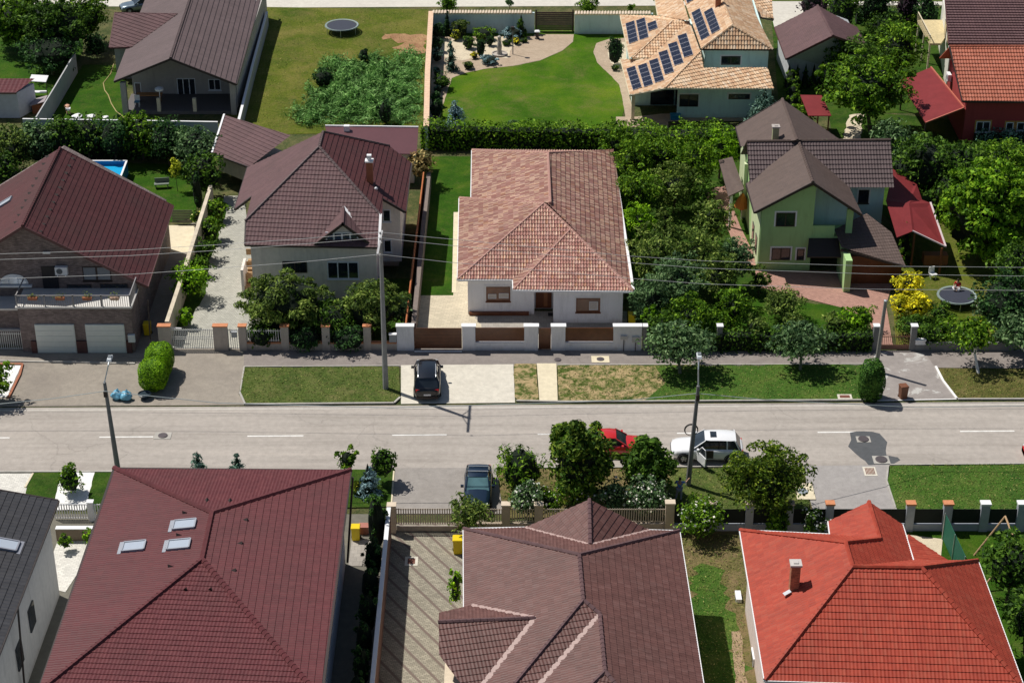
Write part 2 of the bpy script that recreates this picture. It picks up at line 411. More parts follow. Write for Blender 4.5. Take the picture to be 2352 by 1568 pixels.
def leaves(rng, C, Nn, size, asp=.55, clump=None, jit=.5):
    """C (n,3) centres, Nn (n,3) facing; returns V,F,UV arrays of diamond leaves"""
    n = len(C); Nn = Nn + rng.normal(0, jit, (n, 3)); Nn /= np.linalg.norm(Nn, axis=1)[:, None] + 1e-9
    T = np.cross(Nn, rng.normal(0, 1, (n, 3))); T /= np.linalg.norm(T, axis=1)[:, None] + 1e-9; B = np.cross(Nn, T)
    s = size * rng.uniform(.6, 1.35, (n, 1))
    V = np.stack([C - T * s, C - B * s * asp + Nn * s * .12, C + T * s, C + B * s * asp + Nn * s * .12], 1).reshape(-1, 3)
    F = np.arange(4 * n).reshape(n, 4)
    r = rng.uniform(0, 1, n); c = clump if clump is not None else rng.uniform(0, 1, n)
    UV = np.repeat(np.stack([r, c], 1), 4, 0)
    return V, F, UV
def sph(rng, n):
    v = rng.normal(0, 1, (n, 3)); return v / np.linalg.norm(v, axis=1)[:, None]
def crown_pts(rng, rad, nclump, nleaf, cr=.36, flat=0., inner=.55, shape='ball'):
    """clumpy crown about the origin, radii rad"""
    rad = np.array(rad)
    cc = sph(rng, nclump) * rng.uniform(inner, 1.04, (nclump, 1)) * (1 - cr * .5)
    lob = sph(rng, 6); cc = cc * (.68 + .42 * np.clip((cc / (np.linalg.norm(cc, axis=1)[:, None] + 1e-9)) @ lob.T, -1, 1).max(1)[:, None])
    if shape == 'cone':
        h = rng.uniform(-1, 1, nclump) ; h = -1 + 2 * (1 - np.sqrt(rng.uniform(0, 1, nclump))); a = rng.uniform(0, 2 * math.pi, nclump); rr = (1 - h) / 2 * rng.uniform(.55, .95, nclump)
        cc = np.stack([rr * np.cos(a), rr * np.sin(a), h * .93], 1)
    per = max(1, nleaf // nclump); C = []; Nn = []; cl = []
    for k in range(nclump):
        d = sph(rng, per); d[:, 2] = np.where(d[:, 2] < -.3, -d[:, 2], d[:, 2])
        crk = cr * rng.uniform(.5, 1.3)
        if shape == 'ball' and k % 7 == 0: cc[k] = cc[k] / (np.linalg.norm(cc[k]) + 1e-9) * rng.uniform(.92, 1.12); cc[k, 2] = abs(cc[k, 2]) * .9 + .05; crk *= .55
        if shape == 'cone': crk *= .35 + .65 * (1 - cc[k, 2]) / 2
        C.append(cc[k] + d * crk * rng.uniform(.75, 1.12, (per, 1)) * (1, 1, .8 if not shape == 'cone' else .55)); Nn.append(d + (0, 0, .25)); cl.append(np.full(per, rng.uniform(0, 1)))
    return np.concatenate(C) * rad, np.concatenate(Nn), np.concatenate(cl), cc * rad
# ------------------------------------------------------------------ ground materials
def grassmat(name, a, b_, c, dry=(.3, .24, .11), dryamt=.0, scale=.35, tex=7., patch=(.5, .62)):
    m, t, b = mat_new(name); p = geo(t)
    col = ramp(t, [(.32, a), (.5, b_), (.68, c)], noise(t, scale, 5, .62, p, .4))
    f = noise(t, tex, 6, .8, p, .6)
    col = mixc(t, .9, col, ramp(t, [(.3, (.42, .46, .42)), (.5, (1, 1, 1)), (.72, (1.6, 1.5, 1.3))], f), 'MULTIPLY')
    if dryamt > 0:
        d1 = noise(t, scale * 1.9, 6, .72, p, .5); d2 = noise(t, tex * .55, 5, .8, p, 1.5)
        ad = N(t, 'Math', operation='ADD'); t.links.new(d1, ad.inputs[0]); t.links.new(d2, ad.inputs[1])
        k = N(t, 'Math', operation='MULTIPLY'); t.links.new(ad.outputs[0], k.inputs[0]); k.inputs[1].default_value = .5
        msk = ramp(t, [(patch[0] - .04 * 1, (0, 0, 0)), (patch[1], (dryamt,) * 3)], k.outputs[0])
        col = mixc(t, msk, col, mixc(t, f, tuple(x * .6 for x in dry), tuple(x * 1.25 for x in dry)))
    t.links.new(col, b.inputs['Base Color']); b.inputs['Roughness'].default_value = .9; b.inputs['Specular IOR Level'].default_value = .1
    bump(t, b, f, .8, .12); return m
def hardmat(name, base, stain=(.12, .11, .10), amt=.4, scale=.25, crack=0., fine=.2, rough=.85, patchc=None, pamt=0., lanes=False):
    m, t, b = mat_new(name); p = geo(t)
    l = tuple(x * 1.08 for x in base); d = tuple(x * .9 for x in base)
    col = ramp(t, [(.35, d), (.65, l)], noise(t, 2.2, 5, .7, p))
    s = ramp(t, [(.45, (0, 0, 0)), (.78, (amt,) * 3)], noise(t, scale, 6, .7, p, .3)); col = mixc(t, s, col, stain)
    if pamt: col = mixc(t, ramp(t, [(.56, (0, 0, 0)), (.6, (pamt,) * 3)], noise(t, .55, 5, .7, p, .8)), col, patchc)
    if lanes:      # tyre-worn streaks and oil along the street
        mp = N(t, 'Mapping'); mp.inputs['Scale'].default_value = (.05, 1.1, 1); mp.inputs['Rotation'].default_value = (0, 0, R(-.65)); t.links.new(p, mp.inputs[0]); l1 = noise(t, 1., 5, .65, mp.outputs[0]); col = mixc(t, .75, col, ramp(t, [(.3, (.76, .75, .74)), (.5, (1, 1, 1)), (.7, (1.14, 1.13, 1.12))], l1), 'MULTIPLY')
        l2 = noise(t, 1.1, 5, .8, p, 1.); col = mixc(t, ramp(t, [(.66, (0, 0, 0)), (.72, (.45, .45, .45))], l2), col, (.16, .15, .14))
    g = noise(t, 28, 4, .8, p)
    col = mixc(t, fine, col, ramp(t, [(.3, (.3, .3, .3)), (.7, (1.7, 1.7, 1.7))], g), 'MULTIPLY')
    if crack:
        v = N(t, 'TexVoronoi', feature='DISTANCE_TO_EDGE'); v.inputs['Scale'].default_value = .16
        w = N(t, 'VectorMath', operation='ADD'); nn = N(t, 'TexNoise'); nn.inputs['Scale'].default_value = .6; nn.inputs['Detail'].default_value = 6; t.links.new(p, nn.inputs['Vector'])
        sc = N(t, 'VectorMath', operation='SCALE'); t.links.new(nn.outputs['Color'], sc.inputs[0]); sc.inputs['Scale'].default_value = 2.2
        t.links.new(p, w.inputs[0]); t.links.new(sc.outputs[0], w.inputs[1]); t.links.new(w.outputs[0], v.inputs['Vector'])
        cm = ramp(t, [(0., (crack,) * 3), (.012, (0, 0, 0))], v.outputs['Distance'])
        cm2 = mixc(t, 1., cm, ramp(t, [(.5, (0, 0, 0)), (.6, (1, 1, 1))], noise(t, .12, 3, .5, p)), 'MULTIPLY')
        col = mixc(t, cm2, col, (.08, .075, .07))
    t.links.new(col, b.inputs['Base Color']); b.inputs['Roughness'].default_value = rough; b.inputs['Specular IOR Level'].default_value = .25
    bump(t, b, g, .3, .01); return m
def pavermat(name, base, w=.4, h=.2, mortar=.5, var=.18, rot=0., bands=None, moss=0., stain=.2):
    m, t, b = mat_new(name); p = geo(t)
    mp = N(t, 'Mapping'); mp.inputs['Rotation'].default_value = (0, 0, rot); t.links.new(p, mp.inputs[0])
    br = N(t, 'TexBrick'); t.links.new(mp.outputs[0], br.inputs['Vector']); br.inputs['Scale'].default_value = 1; br.inputs['Brick Width'].default_value = w; br.inputs['Row Height'].default_value = h
    br.inputs['Mortar Size'].default_value = .012; br.inputs['Color1'].default_value = (*[x * (1 - var) for x in base], 1); br.inputs['Color2'].default_value = (*[x * (1 + var) for x in base], 1)
    br.inputs['Mortar'].default_value = (*[x * mortar for x in base], 1)
    col = br.outputs['Color']
    if bands:
        wv = N(t, 'TexWave'); mq = N(t, 'Mapping'); mq.inputs['Rotation'].default_value = (0, 0, bands[0]); t.links.new(p, mq.inputs[0]); t.links.new(mq.outputs[0], wv.inputs['Vector'])
        wv.inputs['Scale'].default_value = bands[1]; wv.inputs['Distortion'].default_value = .25; wv.inputs['Detail'].default_value = 2
        col = mixc(t, ramp(t, [(bands[3], (0, 0, 0)), (min(1, bands[3] + .1), (1, 1, 1))], wv.outputs['Fac']), col, bands[2])
    s = noise(t, .5, 6, .7, p)
    col = mixc(t, ramp(t, [(.42, (0, 0, 0)), (.75, (stain,) * 3)], s), col, tuple(x * .35 for x in base))
    col = mixc(t, .3, col, ramp(t, [(.3, (.5, .5, .5)), (.7, (1.5, 1.5, 1.5))], noise(t, 14, 4, .8, p)), 'MULTIPLY')
    t.links.new(col, b.inputs['Base Color']); b.inputs['Roughness'].default_value = .9; b.inputs['Specular IOR Level'].default_value = .2
    return m
G_SOIL = grassmat('ground_soil', (.045, .06, .02), (.06, .085, .028), (.11, .1, .05), dryamt=.5)
G_LAWN = grassmat('villa_lawn_grass', (.032, .095, .003), (.06, .145, .004), (.115, .185, .008), scale=.16, tex=9, dry=(.22, .17, .07), dryamt=.75, patch=(.53, .66))
G_DARK = grassmat('garden_grass', (.02, .055, .006), (.035, .085, .008), (.06, .11, .012), scale=.5, dry=(.18, .15, .06), dryamt=.5, patch=(.54, .7))
G_FIELD = grassmat('meadow_grass', (.045, .085, .006), (.095, .125, .012), (.17, .165, .035), scale=.17, tex=5, dry=(.24, .18, .07), dryamt=.6, patch=(.5, .64))
G_VERGE = grassmat('verge_grass', (.05, .085, .018), (.08, .12, .025), (.13, .15, .045), scale=.6, tex=6, dry=(.24, .17, .09), dryamt=.5, patch=(.52, .68))
G_VERGEG = grassmat('green_verge_grass', (.04, .10, .015), (.06, .13, .018), (.10, .15, .03), scale=.5, tex=6, dry=(.3, .22, .11), dryamt=.4, patch=(.57, .72))
G_PATCHY = grassmat('patchy_dry_grass', (.04, .08, .012), (.06, .10, .015), (.10, .13, .03), scale=.6, tex=2.4, dry=(.46, .34, .18), dryamt=.95, patch=(.485, .55))
G_DRY = grassmat('dry_yard_grass', (.07, .09, .02), (.12, .12, .035), (.18, .15, .06), scale=.5, tex=5, dry=(.24, .17, .09), dryamt=.9, patch=(.46, .58))
G_TURF = grassmat('fine_turf', (.022, .072, .004), (.032, .095, .005), (.06, .12, .008), scale=.4, tex=8, dry=(.2, .17, .06), dryamt=.5, patch=(.55, .7))
M_ROAD = hardmat('road_asphalt', (.385, .348, .31), (.28, .25, .22), .45, .12, crack=.22, fine=.25, lanes=True)
M_APRON = hardmat('apron_asphalt', (.30, .265, .22), (.16, .14, .125), .65, .22, crack=.5, fine=.35)
M_WALK = hardmat('pavement_asphalt', (.25, .22, .20), (.15, .13, .12), .55, .5, crack=.5, fine=.35)
M_CONC = hardmat('concrete_slab', (.62, .58, .49), (.40, .37, .31), .5, .5, fine=.2)
M_CREAM = hardmat('cream_concrete', (.68, .60, .43), (.5, .43, .3), .35, .8, fine=.12)
M_KERB = hardmat('kerb_concrete', (.42, .40, .36), (.2, .19, .17), .5, 1.2, fine=.3)
M_LINE = hardmat('road_paint', (.75, .74, .70), (.4, .38, .36), .45, 1.5, fine=.3)
M_GRAVEL = hardmat('white_gravel', (.80, .79, .76), (.5, .5, .5), .25, 1.2, fine=.5)
M_BEIGEG = hardmat('beige_gravel', (.42, .33, .24), (.28, .2, .13), .5, .6, fine=.6)
M_PALEG = hardmat('pale_gravel', (.60, .52, .38), (.35, .28, .2), .5, .9, fine=.7)
M_PATCH = hardmat('tar_patch', (.085, .09, .095), (.15, .15, .15), .3, .5, fine=.25)
M_PDRIVE = pavermat('grey_block_paving', (.44, .43, .37), .3, .15, .55, .12, .2)
M_PATIO = pavermat('pale_patio_paving', (.58, .51, .38), .45, .22, .7, .10, .1)
M_GREYP = pavermat('grey_patio_paving', (.36, .33, .29), .4, .4, .7, .1, 0)
M_TERRA = pavermat('terracotta_block_paving', (.42, .24, .19), .22, .11, .6, .15, .5)
M_HERR = pavermat('driveway_block_paving', (.33, .30, .235), .24, .12, .45, .2, R(8), bands=(R(146), .35, (.17, .13, .11), .86), stain=.35)
M_WHITEP = pavermat('white_block_paving', (.66, .64, .58), .3, .15, .7, .12, 0)
M_SOIL = hardmat('bare_soil', (.33, .235, .15), (.18, .12, .07), .5, .6, fine=.6)
M_RUST = hardmat('rusty_soil', (.34, .20, .10), (.16, .05, .025), .85, .7, fine=.6)
M_STREET2 = hardmat('far_street_concrete', (.60, .57, .50), (.42, .39, .34), .5, .15, fine=.2)
M_IRON = plain('cast_iron', (.10, .085, .09), .6, .4)

LVL = [0.0]
def ground_poly(name, mat, pts, z, t=0.0, jag=0.0, seed=1):
    """flat sheet; jag roughens the outline like grown-in grass"""
    W = [P(x, y) for x, y in pts]
    if jag:
        rs = random.Random(seed); out = []
        for i in range(len(W)):
            a, b = W[i], W[(i + 1) % len(W)]; L = np.linalg.norm(b - a); n = max(1, int(L / .5)); d = (b - a) / L; nn = np.array((-d[1], d[0], 0))
            for k in range(n):
                out.append(a + (b - a) * k / n + (nn * rs.gauss(0, jag) if k else 0))
        W = out
    m = M(); m.poly([(w[0], w[1], z) for w in W]); o = m.o(name, mat); tag(o, kind='structure'); return o
m = M(); m.poly([(-260, 40, -.02), (260, 40, -.02), (260, 520, -.02), (-260, 520, -.02)]); tag(m.o('ground', G_SOIL), kind='structure')
NL = lambda x: 936 - .0058 * x        # north edge of the street
SL = lambda x: 1084 - .0080 * x       # south edge
ground_poly('road', M_ROAD, [(-500, NL(-500)), (2900, NL(2900)), (2900, SL(2900)), (-500, SL(-500))], 0.0)
ground_poly('driveway', M_APRON, [(-400, 799), (560, 799), (560, 843), (548, 905), (563, 930), (-400, 937)], .02)
ground_poly('pavement', M_WALK, [(560, 799), (2900, 808), (2900, 850), (2150, 845), (2000, 839), (560, 844)], .028)
ground_poly('verge_lawn', G_VERGE, [(561, 845), (916, 843), (918, 912), (905, 924), (566, 927), (550, 904)], .06, jag=.04)
ground_poly('concrete_apron', M_CONC, [(921, 839), (1179, 837), (1183, 925), (921, 928)], .03)
ground_poly('verge_lawn', G_PATCHY, [(1181, 837), (1232, 837), (1237, 920), (1190, 920), (1182, 912)], .06, jag=.03)
ground_poly('concrete_path', M_CREAM, [(1233, 836), (1278, 836), (1281, 922), (1239, 922)], .07)
ground_poly('verge_lawn', G_PATCHY, [(1280, 839), (1620, 840), (1560, 872), (1540, 921), (1290, 922), (1283, 905)], .06, jag=.04)
ground_poly('verge_lawn', G_VERGEG, [(1505, 841), (1998, 839), (1990, 918), (1480, 921), (1530, 880)], .064, jag=.06)
ground_poly('driveway', hardmat('old_driveway_asphalt', (.30, .27, .25), (.17, .15, .14), .5, .4, crack=.9, fine=.3, patchc=(.5, .49, .46), pamt=.8),
            [(2008, 808), (2125, 812), (2147, 843), (2165, 875), (2196, 916), (2000, 921), (2004, 880)], .034)
ground_poly('verge_lawn', grassmat('brownish_verge_grass', (.08, .09, .022), (.11, .115, .03), (.16, .15, .05), scale=.6, tex=7, dry=(.25, .15, .08), dryamt=.5, patch=(.5, .66)),
            [(2150, 847), (2900, 852), (2900, 916), (2200, 916), (2168, 878)], .06, jag=.03)
ground_poly('gravel_bed', M_GRAVEL, [(-120, 841), (49, 840), (17, 912), (-120, 918)], .05, jag=.02)
# south side
ground_poly('paved_drive', M_WHITEP, [(-300, 1088), (76, 1087), (62, 1125), (50, 1180), (-320, 1180)], .02)
ground_poly('verge_lawn', G_DARK, [(78, 1087), (141, 1086), (126, 1150), (122, 1172), (55, 1150), (62, 1120)], .06, jag=.02)
ground_poly('gravel_bed', M_GRAVEL, [(142, 1086), (218, 1085), (197, 1172), (118, 1172)], .05, jag=.04)
ground_poly('verge_lawn', G_DARK, [(218, 1085), (500, 1084), (470, 1175), (197, 1172)], .06, jag=.02)
ground_poly('verge_lawn', G_DARK, [(500, 1083), (904, 1079), (897, 1164), (500, 1175)], .064, jag=.02)
ground_poly('driveway', hardmat('south_driveway_asphalt', (.30, .275, .25), (.2, .18, .16), .6, .4, crack=.3, fine=.3), [(906, 1075), (1140, 1074), (1156, 1180), (899, 1180)], .03)
ground_poly('verge_lawn', G_DRY, [(1142, 1078), (1545, 1076), (1540, 1190), (1158, 1190)], .06, jag=.05)
ground_poly('verge_lawn', G_VERGE, [(1540, 1078), (1838, 1074), (1850, 1110), (1862, 1190), (1530, 1190)], .064, jag=.06)
ground_poly('driveway', hardmat('grey_driveway_asphalt', (.33, .31, .295), (.24, .22, .21), .4, .4, fine=.3), [(1838, 1070), (2043, 1068), (2035, 1105), (2058, 1174), (1868, 1176), (1850, 1110)], .03)
ground_poly('verge_lawn', G_VERGEG, [(2044, 1071), (2900, 1063), (2900, 1180), (2060, 1180), (2038, 1105)], .06, jag=.04)
# yards south
ground_poly('yard', hardmat('south_yard_soil', (.16, .15, .12), (.08, .08, .06), .5, .4, fine=.4), [(-400, 1180), (895, 1180), (840, 1750), (-700, 1750)], .004)
ground_poly('courtyard', M_WHITEP, [(135, 1235), (232, 1235), (150, 1360), (95, 1345)], .03)
ground_poly('courtyard', M_GREYP, [(808, 1240), (860, 1240), (840, 1300), (800, 1300)], .03)
ground_poly('paved_drive', M_HERR, [(896, 1200), (1090, 1200), (1090, 1750), (840, 1750)], .02)
ground_poly('yard_lawn', G_DRY, [(1550, 1180), (1850, 1180), (1850, 1750), (1500, 1750)], .004)
ground_poly('yard_lawn', G_VERGEG, [(1590, 1305), (1640, 1300), (1672, 1350), (1690, 1420), (1700, 1600), (1560, 1600)], .012, jag=.35)
ground_poly('yard_lawn', G_TURF, [(2085, 1180), (2900, 1180), (2900, 1800), (2085, 1800)], .008)
ground_poly('gravel_bed', M_PALEG, [(2060, 1225), (2165, 1238), (2160, 1290), (2060, 1290)], .03)
ground_poly('path', M_SOIL, [(1680, 1450), (1700, 1450), (1735, 1700), (1700, 1700)], .03, jag=.05)
# yards north
ground_poly('yard', M_APRON, [(330, 560), (470, 500), (440, 806), (300, 806)], .004)
ground_poly('paved_drive', M_PDRIVE, [(515, 450), (560, 450), (575, 560), (600, 745), (600, 800), (395, 800), (440, 690), (498, 530)], .012)
ground_poly('planting_bed', G_DARK, [(470, 440), (525, 470), (510, 520), (480, 600), (470, 680), (430, 745), (395, 760), (420, 640)], .02, jag=.08)
ground_poly('yard_lawn', G_TURF, [(140, 370), (455, 380), (450, 500), (400, 510), (140, 510)], .02)
ground_poly('patio', M_CREAM, [(330, 518), (448, 518), (440, 580), (330, 580)], .024)
ground_poly('yard_lawn', G_DARK, [(560, 640), (950, 640), (935, 800), (560, 800)], .008)
ground_poly('yard_lawn', G_TURF, [(975, 360), (1100, 360), (1045, 679), (955, 679)], .02)
ground_poly('patio', M_PATIO, [(953, 679), (1041, 679), (1052, 486), (1160, 486), (1160, 800), (945, 800)], .024)
ground_poly('path', M_CREAM, [(1042, 488), (1054, 488), (1047, 672), (1038, 672)], .03)
ground_poly('patio', M_GREYP, [(1128, 715), (1440, 715), (1440, 800), (1112, 800), (1105, 745), (1090, 730)], .03)
ground_poly('yard_lawn', G_DARK, [(1410, 330), (1760, 330), (1760, 800), (1480, 800)], .012)
ground_poly('yard_lawn', G_TURF, [(1750, 680), (1935, 705), (1990, 745), (1990, 800), (1600, 800), (1640, 690)], .02, jag=.1)
ground_poly('patio', M_TERRA, [(1735, 622), (2060, 622), (2035, 700), (2052, 800), (2008, 800), (1998, 738), (1935, 707), (1760, 664), (1735, 660)], .026)
ground_poly('patio', M_TERRA, [(1622, 434), (1665, 428), (1700, 520), (1745, 612), (1690, 606), (1685, 560), (1660, 500), (1625, 470)], .024)
ground_poly('yard_lawn', G_FIELD, [(2080, 540), (2500, 400), (2900, 400), (2900, 815), (2060, 812), (2050, 700)], .02)
ground_poly('yard_lawn', G_DARK, [(1900, 250), (2480, 300), (2480, 420), (2100, 560), (1930, 400)], .012)
ground_poly('path', M_PALEG, [(1950, 265), (1985, 262), (1975, 330), (1935, 330)], .02, jag=.1)
# upper block
ground_poly('meadow', G_FIELD, [(560, 16), (985, 22), (975, 305), (500, 310)], .012)
ground_poly('dirt_patch', M_RUST, [(905, 78), (980, 82), (978, 122), (935, 126), (900, 110), (930, 98), (880, 92), (875, 76)], .024, jag=.35, seed=4)
ground_poly('yard_lawn', G_TURF, [(-300, 60), (190, 90), (190, 120), (100, 260), (-300, 260)], .012)
ground_poly('yard_lawn', G_TURF, [(190, 150), (290, 150), (290, 290), (95, 290)], .02, jag=.05)
ground_poly('villa_lawn', G_LAWN, [(990, 60), (1500, 60), (1440, 230), (1420, 300), (980, 300)], .012)
ground_poly('gravel_bed', M_BEIGEG, [(995, 84), (1230, 84), (1316, 80), (1316, 96), (1290, 118), (1240, 140), (1180, 152), (1120, 158), (1070, 168), (1038, 180), (1018, 240), (1005, 292), (985, 292)], .024, jag=.02)
ground_poly('gravel_bed', M_PALEG, [(1010, 92), (1190, 84), (1225, 92), (1175, 110), (1165, 135), (1105, 128), (1060, 140), (1015, 130)], .03, jag=.08)
ground_poly('villa_driveway', M_BEIGEG, [(1228, 80), (1318, 80), (1316, 97), (1292, 117), (1245, 138), (1180, 151), (1170, 132), (1190, 112)], .034)
ground_poly('garden_path', M_BEIGEG, [(1435, 88), (1400, 90), (1370, 100), (1363, 120), (1372, 145), (1400, 172), (1422, 195), (1430, 230), (1438, 280), (1460, 280), (1440, 200), (1440, 160)], .024, jag=.02)
ground_poly('gravel_bed', M_PALEG, [(1440, 96), (1405, 100), (1396, 120), (1402, 145), (1430, 162), (1440, 160)], .03, jag=.05)
ground_poly('terrace', M_BEIGEG, [(1415, 269), (1460, 269), (1520, 262), (1780, 262), (1780, 278), (1535, 280), (1535, 296), (1415, 291)], .028)
ground_poly('far_street', M_STREET2, [(-600, -60), (3000, -60), (3000, 14), (1775, 12), (600, 18), (-600, 8)], .0)
ground_poly('far_verge', G_VERGE, [(1500, -1), (3200, -8), (3200, 6), (1500, 3)], .02)
ground_poly('yard', G_DARK, [(1770, 20), (2200, 20), (2200, 260), (1790, 260)], .008)
ground_poly('forecourt', M_STREET2, [(1765, 8), (1880, 8), (1850, 70), (1780, 70)], .016)
# kerbs: real raised strips
def kerb(pts, w=.14, h=.10, mat=M_KERB, z=.02, name='kerb'):
    m = M()
    for a, b in zip(pts[:-1], pts[1:]):
        p, q = P(*a), P(*b); p[2] = q[2] = z + h; m.beam(p, q, w, h)
    tag(m.o(name, mat), kind='structure')
kerb([(563, 930), (905, 927), (919, 914)]); kerb([(551, 904), (563, 930)]); kerb([(561, 844), (551, 904)], .1, .07)
kerb([(1186, 922), (1289, 924), (1990, 920)]); kerb([(2200, 918), (2900, 917)]); kerb([(560, 843), (918, 841)], .1, .06)
kerb([(2149, 843), (2166, 876), (2197, 916)], .16, .09, plain('white_painted_kerb', (.8, .79, .76), .7), name='kerb')
kerb([(2005, 921), (2197, 917)], .1, .03, MATS['white_painted_kerb'])
kerb([(1280, 839), (1998, 837)], .1, .06); kerb([(2044, 1068), (2900, 1061)], .12, .06); kerb([(1142, 1075), (1838, 1071)], .1, .05)
kerb([(-400, 1086), (262, 1084)], .14, .08); kerb([(905, 1080), (898, 1175)], .1, .06, M_CREAM)
kerb([(0, 830), (310, 836)], .16, .08, M_KERB); kerb([(2040, 1070), (2036, 1105), (2058, 1172)], .12, .07)
kerb([(58, 1120), (76, 1088)], .12, .06, M_CREAM)
kerb([(-120, 838), (52, 838), (46, 862), (20, 915)], .16, .12, plain('brick_edging', (.35, .13, .07), .8))
# markings
def mark(x0, x1, yf, hw=.07):
    a, b = P(x0, yf(x0)), P(x1, yf(x1)); m = M(); m.poly([(a[0], a[1] - hw, .005), (b[0], b[1] - hw, .005), (b[0], b[1] + hw, .005), (a[0], a[1] + hw, .005)])
    tag(m.o('lane_marking', M_LINE), kind='structure')
cl = lambda x: 1005 - .0067 * x
for a, b in ((-110, 22), (228, 352), (568, 697), (901, 1026), (1235, 1290), (1555, 1680), (1878, 1988), (2205, 2330)): mark(a, b, cl)
for f, w in ((lambda x: NL(x) + 6, .1), ):
    a, b = P(-400, f(-400)), P(2800, f(2800)); m = M(); m.poly([(a[0], a[1] - w, .004), (b[0], b[1] - w, .004), (b[0], b[1] + w, .004), (a[0], a[1] + w, .004)])
    tag(m.o('gutter_strip', hardmat('gutter_concrete', (.5, .47, .42), (.36, .33, .3), .5, .6, fine=.25)), kind='structure')
def disc(name, x, y, r, mat, z, n=18, sy=1., jag=0, seed=0, label=None, cat=None, kind=None):
    c = P(x, y); rs = random.Random(seed); m = M(); m.poly([(c[0] + r * math.cos(2 * math.pi * i / n) * (1 + rs.uniform(-jag, jag)), c[1] + r * sy * math.sin(2 * math.pi * i / n) * (1 + rs.uniform(-jag, jag)), z) for i in range(n)])
    return tag(m.o(name, mat), label, cat, kind=kind)
ground_poly('road_patch', M_PATCH, [(1952, 993), (1985, 990), (2020, 995), (2038, 1015), (2036, 1045), (2062, 1050), (2068, 1056), (2050, 1066), (1995, 1068), (1975, 1050), (1948, 1025), (1955, 1010)], .006, jag=.06)
def manhole(label, x, y, r=.33, square=None):
    t_ = thing('manhole', label, 'manhole cover', P(x, y)); c = P(x, y); m = M()
    if square: m.box((c[0], c[1], 0), (*square, .03 if y > 925 and y < 1075 else .055)); m.o('surround', M_KERB if y > 925 else M_CREAM, t_)
    m = M(); m.lathe((c[0], c[1], .0), [(r, 0), (r, .075), (r * .9, .085)], 18); m.o('cover', M_IRON, t_)
manhole('round manhole cover in pale square beside the dashed line', 374, 1001, .32, (1.15, .85))
manhole('round manhole cover inside the dark road patch', 1983, 1009, .36, (.95, .75))
manhole('round grey cover in pale surround at road edge below the patch', 2024, 1056, .4, (1.1, .95))
manhole('dark round cover in cream concrete beside verge', 1379, 826, .28, (1.3, .95))
manhole('small rust manhole cover on pavement near garden gate', 1281, 827, .25)
tt = thing('storm_drain', 'square rusty grate in concrete frame on grey driveway', 'drain', P(1998, 1083)); c = P(1998, 1083); m = M(); m.box((c[0], c[1], 0), (.85, 1.1, .05)); m.o('frame', M_CONC, tt); m = M()
for i in range(7): m.box((c[0] - .27 + i * .09, c[1], .05), (.05, .75, .02))
m.o('grate', plain('rusty_iron', (.16, .06, .04), .8), tt)
tt = thing('storm_drain', 'broken concrete drain at the road edge near the green verge', 'drain', P(1913, 915)); c = P(1940, 914); m = M(); m.box((c[0], c[1], 0), (1., .65, .13)); m.o('frame', M_CONC, tt); m = M(); m.box((c[0], c[1], .13), (.7, .35, .02)); m.o('grate', MATS['rusty_iron'], tt)
# ------------------------------------------------------------------ roof materials
T_MAROON = tilemat('maroon_tiles', [(.118, .032, .036), (.132, .038, .040), (.104, .027, .031)], .2, .4, .38, .45, .2)
T_MAROON2 = tilemat('dark_maroon_tiles', [(.088, .032, .034), (.10, .037, .038), (.078, .028, .030)], .2, .4, .45, .35, .35)
T_PURPLE = tilemat('purple_brown_tiles', [(.135, .08, .082), (.15, .088, .088), (.12, .07, .075)], .2, .4, .5, .3, .25)
T_GREYB = tilemat('grey_brown_tiles', [(.125, .09, .09), (.138, .10, .10), (.11, .08, .08)], .2, .4, .42, .4, .25)
T_BROWN = tilemat('umber_tiles', [(.115, .082, .07), (.125, .09, .078), (.105, .076, .066)], .2, .4, .42, .4, .15)
T_DUSTY = tilemat('dusty_maroon_tiles', [(.130, .060, .052), (.150, .072, .062), (.112, .051, .044), (.168, .088, .078)], .2, .4, .38, .5, .3)
T_RED = tilemat('bright_red_tiles', [(.36, .055, .032), (.40, .068, .04), (.32, .045, .027), (.38, .08, .048)], .2, .4, .45, .35, .15)
T_ORANGE = tilemat('salmon_tiles', [(.44, .14, .085), (.40, .12, .07), (.48, .17, .11), (.34, .10, .06)], .2, .4, .5, .4, .15)
T_BLACK = tilemat('charcoal_tiles', [(.035, .036, .042), (.045, .046, .052), (.03, .031, .036)], .25, .4, .4, .45, .15)
T_MIX = tilemat('mixed_clay_tiles', [(.36, .175, .145), (.40, .21, .18), (.31, .145, .12), (.48, .30, .25), (.34, .16, .14), (.42, .24, .21), (.50, .32, .28), (.28, .12, .10), (.44, .22, .12)], .22, .42, .6, .3, .25, blend=.55, crown_glint=(.84, .63, .45))
T_SAND = tilemat('sand_clay_tiles', [(.68, .46, .28), (.60, .36, .20), (.76, .58, .40), (.52, .30, .17), (.80, .66, .50)], .26, .42, .65, .3, .15, blend=.6)
M_DRED = plain('dark_red_sheet', (.19, .026, .028), .65, 0, .18, .8, spec=.2)
M_MSHEET = plain('maroon_sheet', (.11, .04, .045), .4, 0, .12, .6, spec=.5)
M_BSHEET = plain('brown_sheet', (.12, .09, .08), .45, 0, .1, .8, spec=.5)
M_WHITE = plain('white_render', (.84, .83, .82), .8, 0, .05, 1.2)
M_WTRIM = plain('white_trim', (.8, .8, .8), .5, 0, .04)
M_DTRIM = plain('dark_brown_trim', (.04, .028, .025), .5)
M_MTRIM = plain('maroon_trim', (.10, .04, .04), .45)
M_WOODD = plain('dark_red_wood', (.16, .05, .02), .5, 0, .3, 2)
M_PVC = plain('white_frame', (.75, .77, .8), .4, 0, .03)
